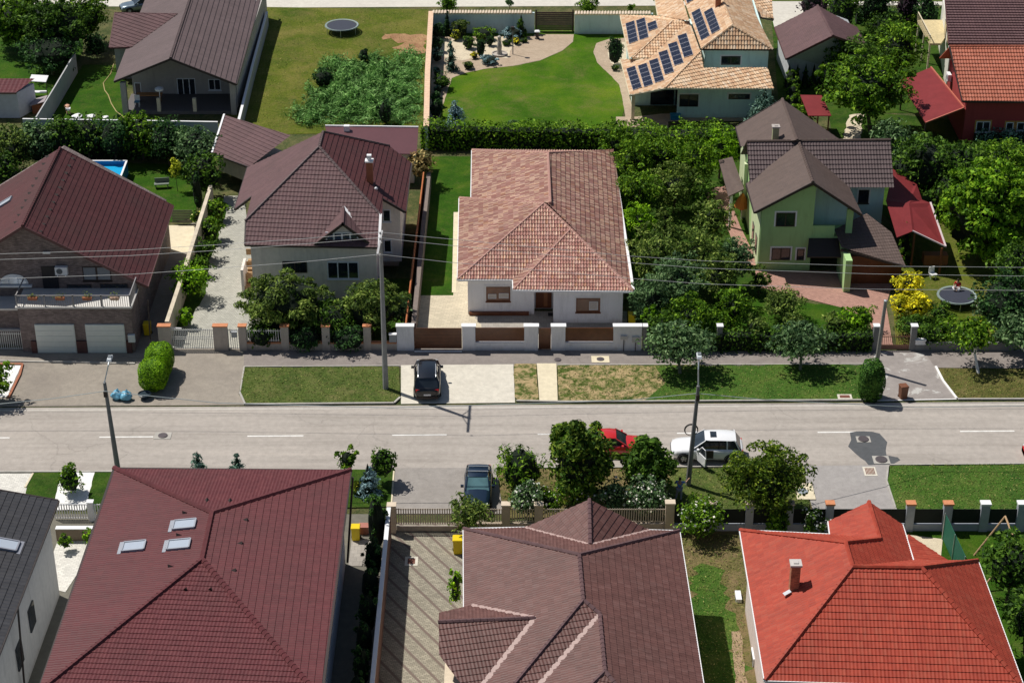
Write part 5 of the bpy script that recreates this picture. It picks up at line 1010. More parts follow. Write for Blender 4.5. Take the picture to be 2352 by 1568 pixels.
for k, dx, dy in (('b', .3, -.2), ('c', .1, .3)): m = M(); m.box((V[k][0] + dx, V[k][1] + dy, 0), (.12, .12, 2.8)); m.o('post', M_DTRIM, h)
m = M(); m.beam(V['a'] + (0, 0, .1), V['d'] + (0, 0, .1), .12, .12); m.beam(V['d'] + (0, 0, .06), V['c'] + (0, 0, .06), .1, .1); m.o('edge_trim', plain('salmon_trim', (.5, .15, .1), .5), h)
h = house('she', 'red_roof_shed', 'small open shed with dark red sheet roof under the trees', (1880, 290), 'shed')
V = {'a': P(1838, 218, 2.9), 'b': P(1887, 219, 2.9), 'c': P(1910, 266, 2.3), 'd': P(1857, 266, 2.3)}; m = M(); m.slab([V[k] for k in 'abcd'], .07); m.o('roof', M_DRED, h)
for k, dx, dy, hh in (('a', .2, -.2, 2.7), ('b', -.2, -.2, 2.7), ('c', -.2, .2, 2.25), ('d', .2, .2, 2.25)): m = M(); m.box((V[k][0] + dx, V[k][1] + dy, 0), (.12, .12, hh)); m.o('post', M_WOODD, h)
# ================= shed at left edge
h = house('shl', 'garden_shed', 'pale garden shed with maroon sheet roof at the left edge behind board wall', (40, 300), 'shed')
V = {'a': P(-90, 181, 2.9), 'b': P(80, 181, 2.9), 'c': P(37, 213, 2.6), 'd': P(-130, 213, 2.6)}
roof(h, V, ['abcd'], T_MAROON, eaves=[('c', 'd')], gut=M_MTRIM, tile=dict(pu=.4, pv=.5, au=.03, av=.01, nu=2)); V['b2'] = P(80, 190, 2.6)
m = M(); m.prism([V['d'][:2] + (0, .2), V['c'][:2] + (.0, .2), V['b'][:2] + (-.1, -.2), V['a'][:2] + (0, -.2)], 0, 2.5); m.o('wall', plain('pale_blue_grey_panel', (.55, .56, .60), .7), h)
# ------------------------------------------------------------------ poles and wires
M_POLE = plain('pole_concrete', (.20, .20, .195), .85, 0, .2, 2, .2)
M_STEEL = plain('galvanised_steel', (.55, .60, .62), .35, .6, .08)
M_WOODP = plain('grey_pole_wood', (.26, .25, .22), .85, 0, .25, 3)
def lamp_pole(label, b, t, a, hd, group):
    base = P(*b); th = thing('street_lamp', label, 'street lamp', base, group); top = PY(*t, base[1]); arm = PY(*a, base[1] + .3); head = PY(*hd, base[1] + .9)
    m = M(); m.tube([base, base * .5 + top * .5, top], [.19, .15, .11], 10); m.o('pole', M_POLE, th)
    m = M(); m.tube([top - (0, 0, .25), top, arm, head * .85 + arm * .15], .045, 8); ar = m.o('arm', M_STEEL, th)
    m = M(); d = head - arm; d /= np.linalg.norm(d); m.box((head[0], head[1], head[2] - .06), (.32, .75, .12), 0, .8); hd_ = m.o('lamp_head', plain('lamp_housing', (.62, .66, .68), .4), th)
    m = M(); m.box((head[0], head[1] + .05, head[2] + .06), (.2, .3, .05)); m.o('heat_sink', plain('dark_heat_sink', (.15, .17, .18), .4), hd_)
    m = M(); m.box((top[0], top[1] - .14, top[2] - 1.0), (.22, .12, .4)); m.o('bracket', M_DTRIM, th)
    return th, base, top
lamp_pole('concrete street lamp rising behind the big maroon roof near blue bags', (273, 1092), (240, 878), (249, 838), (252, 822), 'street lamps along the road')
_, lb, lt = lamp_pole('concrete street lamp beside the white SUV with open door', (1580, 1115), (1604, 886), (1604, 848), (1606, 816), 'street lamps along the road')
th = thing('cable_coil', 'ring of spare cable hung on the street lamp behind white SUV', 'cable coil', PY(1592, 1003, lb[1])); c = PY(1592, 992, lb[1]) + (-.1, .22, 0); m = M()
for i in range(3): m.torus(c + (0, .04 * i, 0), .40 + .02 * i, .022, 26, 6, 'y')
m.o('coil', plain('black_rubber', (.02, .02, .02), .6), th)
# transmission pole with cross arm
pb = P(886, 893); th = thing('utility_pole', 'tall concrete pole with cross arm standing on the grass verge', 'utility pole', pb); pt = PY(874, 557, pb[1])
m = M(); k = 8; m.tube([pb, pt], [.21, .12], 8); m.o('pole', plain('pale_pole_concrete', (.30, .30, .29), .85, 0, .2, 2, .2), th)
arm_f, arm_n = pt + (0, 1.8, 0), pt + (-.1, -1.8, 0)
m = M(); m.beam(arm_f + (0, 0, .05), arm_n + (0, 0, .05), .14, .12); ca = m.o('cross_arm', plain('arm_steel', (.42, .42, .42), .6, .3), th)
for e in (-1.2, 1.2): m = M(); m.tube([pt + (0, e, 0), pt + (0, 0, -1.1)], .035, 6); m.o('brace', MATS['arm_steel'], ca)
wy = [(532, None), (546, None), (584, None)]
WIRES = [((-700, 560), (0, 583), (300, 574), (500, 562), (700, 548), (873, 533), (960, 542), (1039, 549.5), (1445, 588), (1617, 599), (2000, 611), (2352, 614), (3000, 600)),
         ((-700, 575), (0, 596), (300, 587), (500, 575), (700, 560), (873, 546), (960, 556), (1039, 564), (1445, 603), (1617, 616), (2000, 629), (2352, 634), (3000, 622)),
         ((-700, 625), (0, 640), (300, 630), (514, 615), (700, 601), (873, 584), (960, 594), (1039, 603), (1445, 639), (1617, 652), (2000, 664), (2352, 667), (3000, 650))]
M_WIRE = plain('aluminium_wire', (.55, .56, .55), .45, .3, .05)
for (ws, lab), wp in zip((('', 'upper bare power wire strung along the street'), ('', 'middle bare power wire strung along the street'), ('', 'lowest bare power wire strung along the street')), WIRES):
    y0 = [w for w in wp if w[0] == 873][0][1]; q = PY(873, y0, pb[1]); d = ray(873, y0); t = (pt[2] + .2 - CAMH) / d[2]; Yw_ = d[1] * t
    pts = [PY(x, y, Yw_) for x, y in wp]; m = M(); m.tube(pts, .015, 5); tag(m.o('power_wire', M_WIRE), lab, 'power wire', 'power wires along the street')
    m = M(); m.lathe((PY(873, y0, Yw_)[0], Yw_, pt[2] + .05), [(.05, 0), (.07, .08), (.04, .16)], 8); m.o('insulator', plain('porcelain', (.5, .48, .45), .3), ca)
cab = [(-600, 960), (0, 927), (120, 915), (240, 898), (500, 925), (900, 936), (1290, 924), (1450, 918), (1601, 903), (1750, 917), (2100, 935), (2500, 930)]
m = M(); m.tube([PY(x, y, lb[1] + (0 if x < 2000 else 3)) for x, y in cab], .024, 5); tag(m.o('telephone_cable', plain('pale_cable', (.40, .45, .45), .5)), 'pale telephone cable sagging between the two street lamps', 'cable')
pb2 = P(2011, 853); pt2 = PY(2034, 692, pb2[1]); th = thing('wooden_pole', 'plain grey wooden pole behind the clipped cypress at roadside', 'pole', pb2); m = M(); m.tube([pb2, pt2], [.17, .12], 10); m.o('pole', M_WOODP, th); m = M(); m.lathe(pt2, [(.13, 0), (.13, .08), (.02, .12)], 10); m.o('pole_cap', M_STEEL, th)

# ------------------------------------------------------------------ fences
M_FWALL = plain('beige_fence_render', (.50, .44, .38), .85, 0, .12); M_TILEC = plain('orange_clay_cap', (.55, .22, .10), .7, 0, .25, 5)
def pillar(th, x0, x1, y, h, mat, cap, capt=.08, d=.4, name='pillar', ov=.05):
    a, b = P(x0, y), P(x1, y); w = b[0] - a[0]; cx = (a[0] + b[0]) / 2; m = M(); m.box((cx, a[1] + d / 2, 0), (w, d, h)); o = m.o(name, mat, th)
    m = M(); m.box((cx, a[1] + d / 2, h), (w + 2 * ov, d + 2 * ov, capt)); m.o('pillar_cap', cap, o); return o
def panel(th, x0, x1, y, z0, z1, mat, t=.06, off=.2, name='panel'):
    a, b = P(x0, y), P(x1, y); m = M(); m.prism([(a[0], a[1] + off - t / 2), (b[0], b[1] + off - t / 2), (b[0], b[1] + off + t / 2), (a[0], a[1] + off + t / 2)], z0, z1); return m.o(name, mat, th)
def bars(th, x0, x1, y, z0, z1, mat, step=.14, off=.2, name='railing', bw=.05, rails=(.15, .85)):
    a, b = P(x0, y), P(x1, y); m = M(); n = max(2, int((b[0] - a[0]) / step))
    for i in range(n + 1): X = a[0] + (b[0] - a[0]) * i / n; m.box((X, a[1] + off, z0), (bw, .03, z1 - z0))
    for r_ in rails: z = z0 + (z1 - z0) * r_; m.beam((a[0], a[1] + off + .025, z), (b[0], b[1] + off + .025, z), .03, .05)
    return m.o(name, mat, th)
th = thing('street_fence', 'beige street fence with orange capped pillars and white bar gates', 'fence', P(640, 806))
for x0, x1 in ((367, 395), (493, 525), (551, 568), (647, 665), (741, 759), (836, 853)): pillar(th, x0, x1, 806, 2.0, M_FWALL, M_TILEC)
for x0, x1 in ((568, 647), (665, 741), (759, 836), (853, 912)):
    panel(th, x0, x1, 806, 0, .58, M_FWALL, .22, name='low_wall'); panel(th, x0, x1, 806, .583, .68, M_TILEC, .32, name='wall_cap')
M_WBAR = plain('white_gate_bars', (.72, .72, .68), .5, 0, .1); bars(th, 396, 492, 806, .08, 1.75, M_WBAR, .13, name='gate', rails=(.05, .5, .6, .95)); bars(th, 526, 550, 806, .08, 1.75, M_WBAR, .13, name='gate', rails=(.05, .95)); bars(th, 570, 646, 806, .7, 1.7, M_WBAR, .17, rails=(.1, .9))
th2 = thing('mailbox', 'small grey mailbox hung on the narrow white bar gate', 'mailbox', P(538, 806)); c = PY(538, 775, P(538, 806)[1]); m = M(); m.box((c[0], c[1] + .08, c[2]), (.42, .16, .4)); m.box((c[0], c[1] + .08, c[2] + .4), (.5, .24, .06)); m.o('box', plain('grey_box', (.35, .37, .38), .5), th2)
th2 = thing('meter_box', 'grey utility box on the orange capped fence beside the white wall', 'meter box', P(903, 806)); c = P(903, 806); m = M(); m.box((c[0], c[1] + .1, .75), (.5, .25, .6)); m.o('box', plain('grey_box'[:], (.35, .37, .38), .5), th2); m = M(); m.box((c[0], c[1] + .1, 1.352), (.56, .32, .05)); m.o('lid', M_WTRIM, th2)
# white street wall of the bungalow
M_WW = plain('white_fence_render', (.76, .77, .80), .8, 0, .06, 1.5); M_GATE = plain('mahogany_panel', (.13, .045, .018), .35, 0, .35, 2.5, spec=.5)
th = thing('street_wall', 'white street wall with mahogany panels and sliding gate before the bungalow', 'wall', P(1190, 806))
for x0, x1 in ((912, 951), (1062, 1092), (1204, 1236), (1266, 1298), (1408, 1473)): pillar(th, x0, x1, 806, 2.0, M_WW, M_WTRIM if x0 != 912 else M_WTRIM, .08)
pillar(th, 1475, 1485, 806, 2.0, M_POLE, M_WTRIM, .08)
for x0, x1 in ((1092, 1204), (1298, 1408)): panel(th, x0, x1, 806, 0, .62, M_WW, .3, name='low_wall'); panel(th, x0, x1, 806, .623, .68, M_WTRIM, .36, name='wall_cap'); panel(th, x0, x1, 806, .72, 1.85, M_GATE, .05)
for i in range(6): panel(th, 952, 1061, 806, .12 + i * .285, .12 + i * .285 + .27, M_GATE, .05, name='gate_board')
panel(th, 1237, 1265, 806, .06, 1.8, M_GATE, .06, name='gate_door'); panel(th, 952, 1061, 809, .03, .09, M_WTRIM, .12, off=.05, name='gate_track')
for x, y, w, hh, lab in ((1433, 774, .5, .3, 'flat meter box high on the white street wall right end'), (1460, 778, .55, .45, 'pale meter box with pipe on the white street wall end')):
    c = PY(x, y, P(x, 806)[1]); t2 = thing('meter_box', lab, 'meter box', c); m = M(); m.box((c[0], c[1] - .07, c[2] - hh / 2), (w, .14, hh)); m.o('box', plain('pale_grey_box', (.5, .5, .5), .5), t2); m = M(); m.tube([(c[0], c[1] - .05, c[2] - hh / 2 + .02), (c[0], c[1] - .05, .03)], .03, 6); m.o('pipe', M_DTRIM, t2)
# garden fence of green house
th = thing('garden_fence', 'stone garden fence with white capped pillars half hidden in hedge', 'fence', P(1750, 806))
for x0, x1 in ((1560, 1572), (1645, 1657), (2003, 2015), (2089, 2102)): pillar(th, x0, x1, 806, 2.0, M_POLE, M_WTRIM, .08)
panel(th, 1487, 2003, 808, 0, .7, M_POLE, .2, name='low_wall'); panel(th, 2102, 2700, 808, 0, .7, M_POLE, .2, name='low_wall')
M_BGATE = plain('brown_iron', (.22, .10, .06), .6); bars(th, 2017, 2088, 806, .05, 1.3, M_BGATE, .14, name='gate', bw=.03); panel(th, 2017, 2088, 806, .05, .45, plain('brown_gate_plate', (.30, .15, .10), .6), .02, .15, name='gate_plate')
t2 = thing('mailbox', 'white mailbox at the brown iron garden gate', 'mailbox', P(2112, 806)); c = P(2112, 806); m = M(); m.box((c[0], c[1] + .1, .55), (.75, .3, .35), 0); m.box((c[0], c[1] + .1, .9), (.82, .36, .05)); m.o('box', M_WTRIM, t2); m = M(); m.tube([(c[0], c[1] + .1, 0), (c[0], c[1] + .1, .55)], .04); m.o('post', M_POLE, t2)
# side walls: run along two survey points at height h
def wall_run(name, label, cat, pts, h, t, mat, cap=None, capt=.08, capov=.05, pil=None, top=True):
    W_ = [P(x, y, h) for x, y in pts]; th = thing(name, label, cat, (W_[0] + W_[-1]) / 2 * (1, 1, 0))
    for a, b in zip(W_[:-1], W_[1:]):
        m = M(); m.beam(a, b, t, h); m.o('wall_panel', mat, th)
        if cap: m = M(); m.beam(a + (0, 0, capt), b + (0, 0, capt), t + 2 * capov, capt); m.o('coping', cap, th)
    return th, W_
wall_run('boundary_wall', 'pale rough boundary wall between brick house and pale driveway', 'wall', [(484, 425), (425, 612), (383, 738)], 1.9, .3, plain('stained_cream_wall', (.60, .52, .40), .85, 0, .25, 1.2))
wall_run('wood_fence', 'thin rust orange board fence between brown roof house and green lawn', 'fence', [(973, 395), (953, 560), (932, 742)], 2.0, .1, plain('rust_orange_wood', (.42, .13, .04), .7, 0, .3, 2))
wall_run('boundary_wall', 'grey brown wall beside the lawn strip of the white bungalow', 'wall', [(985, 395), (968, 560), (950, 742)], 1.5, .35, plain('grey_brown_wall', (.20, .16, .14), .85, 0, .2, 2))
wall_run('boundary_wall', 'tall white capped wall between maroon roof house and block paved drive', 'wall', [(893, 1166), (874, 1370), (852, 1600)], 2.3, .2, plain('red_brown_wall', (.20, .11, .09), .8), M_WTRIM, .06, .03)
wall_run('board_wall', 'grey concrete board wall beside the small lawn at upper left', 'wall', [(172, 121), (128, 195), (82, 270)], 2.1, .12, plain('concrete_board', (.42, .42, .42), .85, 0, .15, 2))
wall_run('panel_fence', 'pale blue metal panel fence above the dark hedge', 'fence', [(52, 274), (275, 277), (500, 281)], 2.2, .1, plain('pale_blue_panel', (.45, .52, .58), .6, 0, .1), M_WTRIM, .06, .04)
wall_run('boundary_wall', 'low grey wall along the shaded side of the porch house', 'wall', [(613, 28), (580, 150), (545, 290)], 1.5, .2, plain('grey_wall', (.38, .38, .38), .85, 0, .15), M_WTRIM, .05, .02)
M_VWALL = plain('pale_aqua_wall', (.60, .72, .72), .85, 0, .06)
wall_run('villa_side_wall', 'long villa garden wall topped with beige clay coping', 'wall', [(990, 28), (982, 165), (979, 292)], 2.2, .3, M_VWALL, plain('beige_clay_coping', (.70, .48, .33), .7, 0, .25, 4), .1, .1)
def villa_wall(label, x0, x1, y):
    th, W_ = wall_run('villa_back_wall', label, 'wall', [(x0, y), (x1, y)], 2.2, .25, M_VWALL)
    m = M(); a, b = W_; n = int((b[0] - a[0]) / .3)
    for i in range(n): X = a[0] + (i + .5) * .3; m.tube([(X, a[1] - .35, 2.2), (X, a[1], 2.36), (X, a[1] + .35, 2.2)], .13, 6)
    m.o('clay_coping', plain('pale_clay', (.75, .62, .48), .7), th)
villa_wall('pale villa wall with clay coping left of the dark slatted gate', 993, 1228, 29); villa_wall('pale villa wall with clay coping right of the dark slatted gate', 1320, 1500, 31)
a, b = P(1229, 74), P(1318, 75); th = thing('villa_gate', 'dark brown slatted gate in the villa back wall', 'gate', (a + b) / 2); m = M()
for i in range(9): m.box(((a[0] + b[0]) / 2, a[1] + .2, .15 + i * .22), (b[0] - a[0], .05, .17))
m.o('slat_panel', plain('dark_brown_slats', (.05, .025, .025), .5), th)
for x in (a[0] + .1, b[0] - .1): m = M(); m.box((x, a[1] + .3, 0), (.15, .15, 2.3)); m.o('gate_post', M_DTRIM, th)
# south street fence of the middle house
M_BEI = plain('beige_pillar', (.52, .42, .32), .85, 0, .12)
th = thing('street_fence', 'beige street fence with baluster gate behind the parked blue car', 'fence', P(1030, 1225))
for x0, x1, y, hh in ((892, 910, 1225, 2.0), (1153, 1171, 1217, 1.8), (1228, 1246, 1217, 1.8), (1527, 1547, 1219, 2.0)): pillar(th, x0, x1, y, hh, M_BEI, plain('sand_cap', (.60, .50, .38), .7), .1)
bars(th, 911, 1050, 1224, .55, 1.75, plain('beige_bars', (.50, .42, .34), .6), .15, name='gate', bw=.07, rails=(.05, .95)); panel(th, 911, 1050, 1224, .05, .42, plain('striped_plate', (.45, .38, .32), .5, 0, .35, 1.5), .08, name='gate_plate')
for x0, x1 in ((1050, 1153), (1171, 1228), (1246, 1527)): bars(th, x0, x1, 1217, .5, 1.5, MATS['beige_bars'], .15, bw=.07, rails=(.05, .95)); panel(th, x0, x1, 1217, 0, .4, M_BEI, .2, name='low_wall')
th = thing('screened_fence', 'grey fence with dark screens and capped pillars beyond red roof house', 'fence', P(1950, 1222))
for i, (x0, x1) in enumerate(((1622, 1640), (1710, 1728), (1803, 1819), (1893, 1911), (2077, 2096), (2162, 2182), (2247, 2267), (2331, 2351), (2417, 2437))): pillar(th, x0, x1, 1221, 2.0, plain('blue_grey_pillar', (.36, .38, .42), .8), M_TILEC if 1880 < x0 < 2200 else M_WTRIM if x0 > 2200 else M_BEI, .12)
M_SCR = plain('dark_screen', (.012, .016, .014), .8)
for x0, x1 in ((1547, 1622), (1640, 1710), (1728, 1803), (1819, 1893), (1911, 2077), (2096, 2162), (2182, 2247), (2267, 2331), (2351, 2417), (2437, 2600)): panel(th, x0, x1, 1221, .55, 1.6, M_SCR, .03); panel(th, x0, x1, 1221, 0, .5, MATS['blue_grey_pillar'], .2, name='low_wall')
# white baluster fence by the charcoal roof
th = thing('baluster_fence', 'white baluster fence between gravel bed and pale courtyard', 'fence', P(180, 1196))
bars(th, 126, 232, 1197, .1, 1.2, M_WTRIM, .16, name='railing', bw=.07, rails=(.04, .96)); pillar(th, 205, 217, 1197, 1.4, M_WTRIM, M_WTRIM, .06, .3)
th, _ = wall_run('retaining_wall', 'low brown retaining wall behind the white baluster fence', 'wall', [(128, 1212), (232, 1212)], .9, .3, plain('brown_wall', (.22, .17, .12), .8), M_WTRIM, .05, .03)
th = thing('bar_fence', 'white bar gate beside the brick garage at the left edge', 'fence', P(25, 806)); bars(th, -60, 51, 806, .05, 1.5, M_WBAR, .15, rails=(.05, .9))
th = thing('slatted_gate', 'dark slatted gate beyond the white terrace left of pale driveway', 'gate', P(420, 515)); c0, c1 = P(396, 514), P(445, 514); m = M()
for i in range(8): m.box(((c0[0] + c1[0]) / 2, c0[1], .1 + i * .15), (c1[0] - c0[0], .04, .1))
m.o('slat_panel', plain('dark_slats', (.08, .08, .06), .6), th)
# green net screen, swing frame
a, b = P(2173, 1181, 1.9), P(2219, 1280, 1.9); th = thing('net_screen', 'green net windbreak screen in the yard right of red roof', 'screen', (a + b) / 2 * (1, 1, 0)); m = M(); m.beam(a, b, .03, 1.85); m.o('net', plain('green_net', (.01, .10, .06), .8, 0, .2, 6), th)
for q in (a, (a + b) / 2, b): m = M(); m.tube([q * (1, 1, 0) + (-.06, 0, 0), q + (-.06, 0, .1)], .03, 6); m.o('post', M_STEEL, th)
th = thing('swing_frame', 'wooden A frame garden swing at the far right yard', 'swing', P(2300, 1250)); tp = PY(2309, 1185, P(2300, 1262)[1])
fr_ = tp + (0, -3.0, 0)
for q, tq in ((P(2237, 1275), tp), (P(2338, 1270), tp), (P(2250, 1360), fr_), (P(2365, 1350), fr_)): m = M(); m.tube([q, tq], .06, 7); m.o('leg', plain('swing_wood', (.40, .26, .14), .7), th)
m = M(); m.tube([tp, fr_], .06, 7); m.o('top_beam', MATS['swing_wood'], th); m = M(); q = (tp + fr_) / 2; m.box((q[0], q[1], .5), (.5, 1.1, .05)); se = m.o('seat', M_WTRIM, th)
for e in (-.5, .5): m = M(); m.tube([(q[0], q[1] + e, .52), (tp[0], q[1] + e, tp[2])], .015, 5); m.o('rope', M_WTRIM, se)

# ------------------------------------------------------------------ bins, bags, pots
def bin_(label, x, y, mat, lid, h=1.0, w=.55, rz=0., lidopen=False):
    c = P(x, y); th = thing('wheelie_bin', label, 'waste bin', c); m = M(); m.box((c[0], c[1], .06), (w * .86, w * .9, h - .12), rz, 1.12); b = m.o('bin_body', mat, th, bevel=.02)
    m = M(); m.box((c[0], c[1], h - .055), (w * 1.08, w * 1.12, .07), rz, .9); m.o('lid', lid, th, bevel=.015)
    for s in (-1, 1): m = M(); m.lathe((c[0] + s * w * .42, c[1] + .2, 0), [(.02, 0), (.09, .02), (.09, .15), (.02, .17)], 10); m.o('wheel', plain('black_rubber', (.02, .02, .02)), th)
    m = M(); m.tube([(c[0] - w * .4, c[1] + w * .62, h - .06), (c[0] + w * .4, c[1] + w * .62, h - .06)], .025, 6); m.o('handle', mat, th)
M_YB = plain('yellow_plastic', (.75, .55, .01), .4, 0, .06)
bin_('yellow wheelie bin in the dark gap right of the brick garage house', 340, 768, M_YB, M_YB); bin_('yellow wheelie bin beside the right corner of white bungalow', 1451, 746, M_YB, M_YB)
bin_('yellow wheelie bin by the dusty mauve roof and block paved drive', 1052, 1268, M_YB, M_YB, 1.1, .62); bin_('narrow yellow bin beside the wall of the big maroon roof', 818, 1238, M_YB, M_YB)
bin_('brown wheelie bin standing on the stained driveway apron', 2073, 914, plain('brown_plastic', (.18, .07, .035), .5), plain('brown_plastic', (.18, .07, .035), .5), 1.05, .55, .25)
c = P(836, 1222); th = thing('storage_box', 'small brick coloured storage box next to the narrow yellow bin', 'box', c); m = M(); m.box((c[0], c[1], 0), (.6, .5, .5)); m.o('box', plain('brick_plastic', (.40, .16, .12), .5), th); m = M(); m.box((c[0], c[1], .5), (.64, .54, .06)); m.o('lid', plain('brick_plastic', (.40, .16, .12), .5), th)
def blob(name, label, cat, x, y, r, mat, seed, z=0., sq=.8, group=None, knot=True):
    c = P(x, y, z); rs = random.Random(seed); th = thing(name, label, cat, c, group); m = M(); seg, rg = 16, 10; V = []
    for i in range(rg + 1):
        ph = math.pi * i / rg
        for j in range(seg):
            a = 2 * math.pi * j / seg; k = 1 + .16 * math.sin(3 * a + seed + 2 * ph) + rs.uniform(-.07, .07); zz_ = math.cos(ph); V.append((c[0] + r * k * math.sin(ph) * math.cos(a), c[1] + r * k * math.sin(ph) * math.sin(a), c[2] + max(0.01, r * sq * (1 + zz_ * (1 if zz_ < 0 else 1.15)))))
    m.add(V, [[i * seg + j, (i + 1) * seg + j, (i + 1) * seg + (j + 1) % seg, i * seg + (j + 1) % seg] for i in range(rg) for j in range(seg)]); m.o('bag', mat, th)
    if knot: m = M(); m.tube([(c[0], c[1], c[2] + r * sq * 2.0), (c[0] + .03, c[1], c[2] + r * sq * 2.3), (c[0] + .12, c[1], c[2] + r * sq * 2.5)], [.05, .04, .09], 6); m.o('knot', mat, th)
M_BAG = plain('light_blue_bag_film', (.16, .42, .58), .3, 0, .25, 6, .3)
blob('rubbish_bag', 'light blue rubbish bag nearest the left street lamp', 'rubbish bag', 269, 916, .40, M_BAG, 1, group='blue rubbish bags by the road'); blob('rubbish_bag', 'light blue rubbish bag lying right of its twin', 'rubbish bag', 290, 918, .40, M_BAG, 5, group='blue rubbish bags by the road')
c = P(333, 915); th = thing('planter_bowl', 'dark round planter bowl in front of the clipped round bush', 'planter', c); m = M(); m.lathe((c[0], c[1], 0), [(.2, 0), (.42, .3), (.48, .42), (.44, .44), (.38, .36), (.1, .34)], 18); m.o('bowl', plain('dark_blue_bowl', (.02, .035, .05), .35), th)
for i, x in enumerate((77, 140, 202, 265)):
    c = PY(x, 690, P(180, 808)[1]); c[2] = PY(180, 707, P(180, 808)[1])[2] + .75; th = thing('flower_box', ('terracotta flower box with drying plant, leftmost on the balcony rail', 'terracotta flower box, second from left on the balcony rail', 'terracotta flower box, second from right on the balcony rail', 'pale flower box with upright green plant, rightmost on the rail')[i], 'flower box', c, 'flower boxes on the balcony rail')
    m = M(); m.box((c[0], c[1] - .14, c[2]), (.62, .24, .22), 0, 1.1); m.o('box', plain('terracotta', (.38, .14, .07), .8) if i < 3 else plain('pale_terracotta', (.6, .4, .3), .8), th)
    V, F, UV = leaves(np.random.default_rng(i), np.array(c) + (0, -.14, .32) + np.random.default_rng(i + 9).normal(0, 1, (60, 3)) * (.2, .08, .1 + .06 * i), np.tile((0, 0, 1.), (60, 1)), .06); meshobj('plant', V, F, leafmat('pot_leaf', (.04, .06, .01), (.12, .16, .03)), th, UV=UV)
# trampolines, pools
def trampoline(label, x, y, r, z, matc=(.03, .035, .05)):
    c = P(x, y, z); th = thing('trampoline', label, 'trampoline', c * (1, 1, 0)); n = 28; m = M(); m.lathe((c[0], c[1], z), [(r * .88, -.01), (r * .88, .01)], n); m.o('jump_mat', plain('black_jump_mat', matc, .6), th)
    m = M(); m.add([(c[0] + rr * math.cos(2 * math.pi * i / n), c[1] + rr * math.sin(2 * math.pi * i / n), z + h_) for rr, h_ in ((r * .9, .02), (r * 1.0, .05), (r * 1.02, -.03)) for i in range(n)], [[k * n + i, k * n + (i + 1) % n, (k + 1) * n + (i + 1) % n, (k + 1) * n + i] for k in (0, 1) for i in range(n)]); m.o('edge_pad', plain('grey_green_pad', (.24, .30, .29), .5), th)
    for i in range(6):
        a = 2 * math.pi * (i + .5) / 6; m = M(); m.tube([(c[0] + r * .97 * math.cos(a), c[1] + r * .97 * math.sin(a), z), (c[0] + r * .97 * math.cos(a), c[1] + r * .97 * math.sin(a), 0)], .03, 6); m.o('leg', M_STEEL, th)
    return c
trampoline('round trampoline on the open meadow at top', 785, 58, 1.72, .75, (.035, .04, .06)); TC2 = trampoline('round trampoline with a seated person in the right garden', 2198, 678, 1.5, .65)
c0 = P(245, 386, 1.2); th = thing('garden_pool', 'blue above ground pool partly behind the brick house roof', 'pool', c0 * (1, 1, 0)); Q = [P(180, 370, 1.2), P(291, 370, 1.2), P(276, 410, 1.2), P(165, 410, 1.2)]; m = M()
for i in range(4): m.beam(Q[i], Q[(i + 1) % 4], .1, 1.2)
m.o('pool_wall', plain('blue_liner', (.02, .20, .45), .5), th)
for i in range(4): m = M(); m.beam(Q[i] + (0, 0, .06), Q[(i + 1) % 4] + (0, 0, .06), .16, .06); m.o('rim', M_WTRIM, th)
m, t_, b_ = mat_new('pool_water'); b_.inputs['Base Color'].default_value = (.02, .38, .68, 1); b_.inputs['Roughness'].default_value = .06; bump(t_, b_, noise(t_, 1.5, 3, .5, geo(t_)), .15, .05); M_WAT = m
m = M(); m.poly([q * (1, 1, 0) + (0, 0, .8) for q in Q]); m.o('water', M_WAT, th)
c0 = P(2237, 408); th = thing('paddling_pool', 'turquoise pool among the trees at the right edge', 'pool', c0); m = M(); Q = [P(2206, 404, .6), P(2285, 401, .6), P(2270, 416, .6), P(2214, 417, .6)]; m.slab(Q, .6); m.o('pool_wall', plain('turquoise_liner', (.02, .40, .42), .4), th); m = M(); m.poly([q + (0, 0, .01) for q in [Q[0] + (.15, -.1, 0), Q[1] + (-.15, -.1, 0), Q[2] + (-.15, .1, 0), Q[3] + (.15, .1, 0)]]); m.o('water', plain('turquoise_water', (.05, .55, .55), .1), th)
# small yard things
m = M(); m.tube([P(x * .27344, y * .27344, .04) for x, y in ((955, 540), (930, 620), (868, 700), (880, 760), (910, 800), (935, 870), (975, 935), (1020, 970), (1045, 992))], .05, 6); tag(m.o('garden_hose', plain('straw_hose', (.40, .32, .14), .6)), 'yellowish garden hose winding over the small upper left lawn', 'hose')
c = P(92, 256); th = thing('kennel', 'small brown kennel against the grey board wall', 'kennel', c); m = M(); m.box((c[0], c[1], 0), (1.1, 1.2, .9)); m.o('wall', plain('kennel_wood', (.24, .08, .03), .7), th); m = M(); m.slab([(c[0] - .7, c[1] - .8, .9), (c[0] + .7, c[1] - .8, 1.3), (c[0] + .7, c[1] + .8, 1.3), (c[0] - .7, c[1] + .8, .9)], .06); m.o('roof', plain('grey_felt', (.30, .26, .27), .8), th)
c = P(92, 222); th = thing('garden_swing', 'white canopied garden swing behind the grey board wall', 'garden swing', c); m = M(); m.slab([(c[0] - .8, c[1] - .3, 1.7), (c[0] + .8, c[1] - .3, 1.6), (c[0] + .9, c[1] + .6, 1.9), (c[0] - .7, c[1] + .6, 2.0)], .05); m.o('canopy', M_WTRIM, th)
for s in (-.7, .7): m = M(); m.tube([(c[0] + s, c[1] + .1, 0), (c[0] + s, c[1] + .1, 1.65)], .04, 6); m.o('leg', M_DTRIM, th)
m = M(); m.box((c[0], c[1] + .1, .4), (1.3, .5, .08)); m.o('seat', M_WTRIM, th)
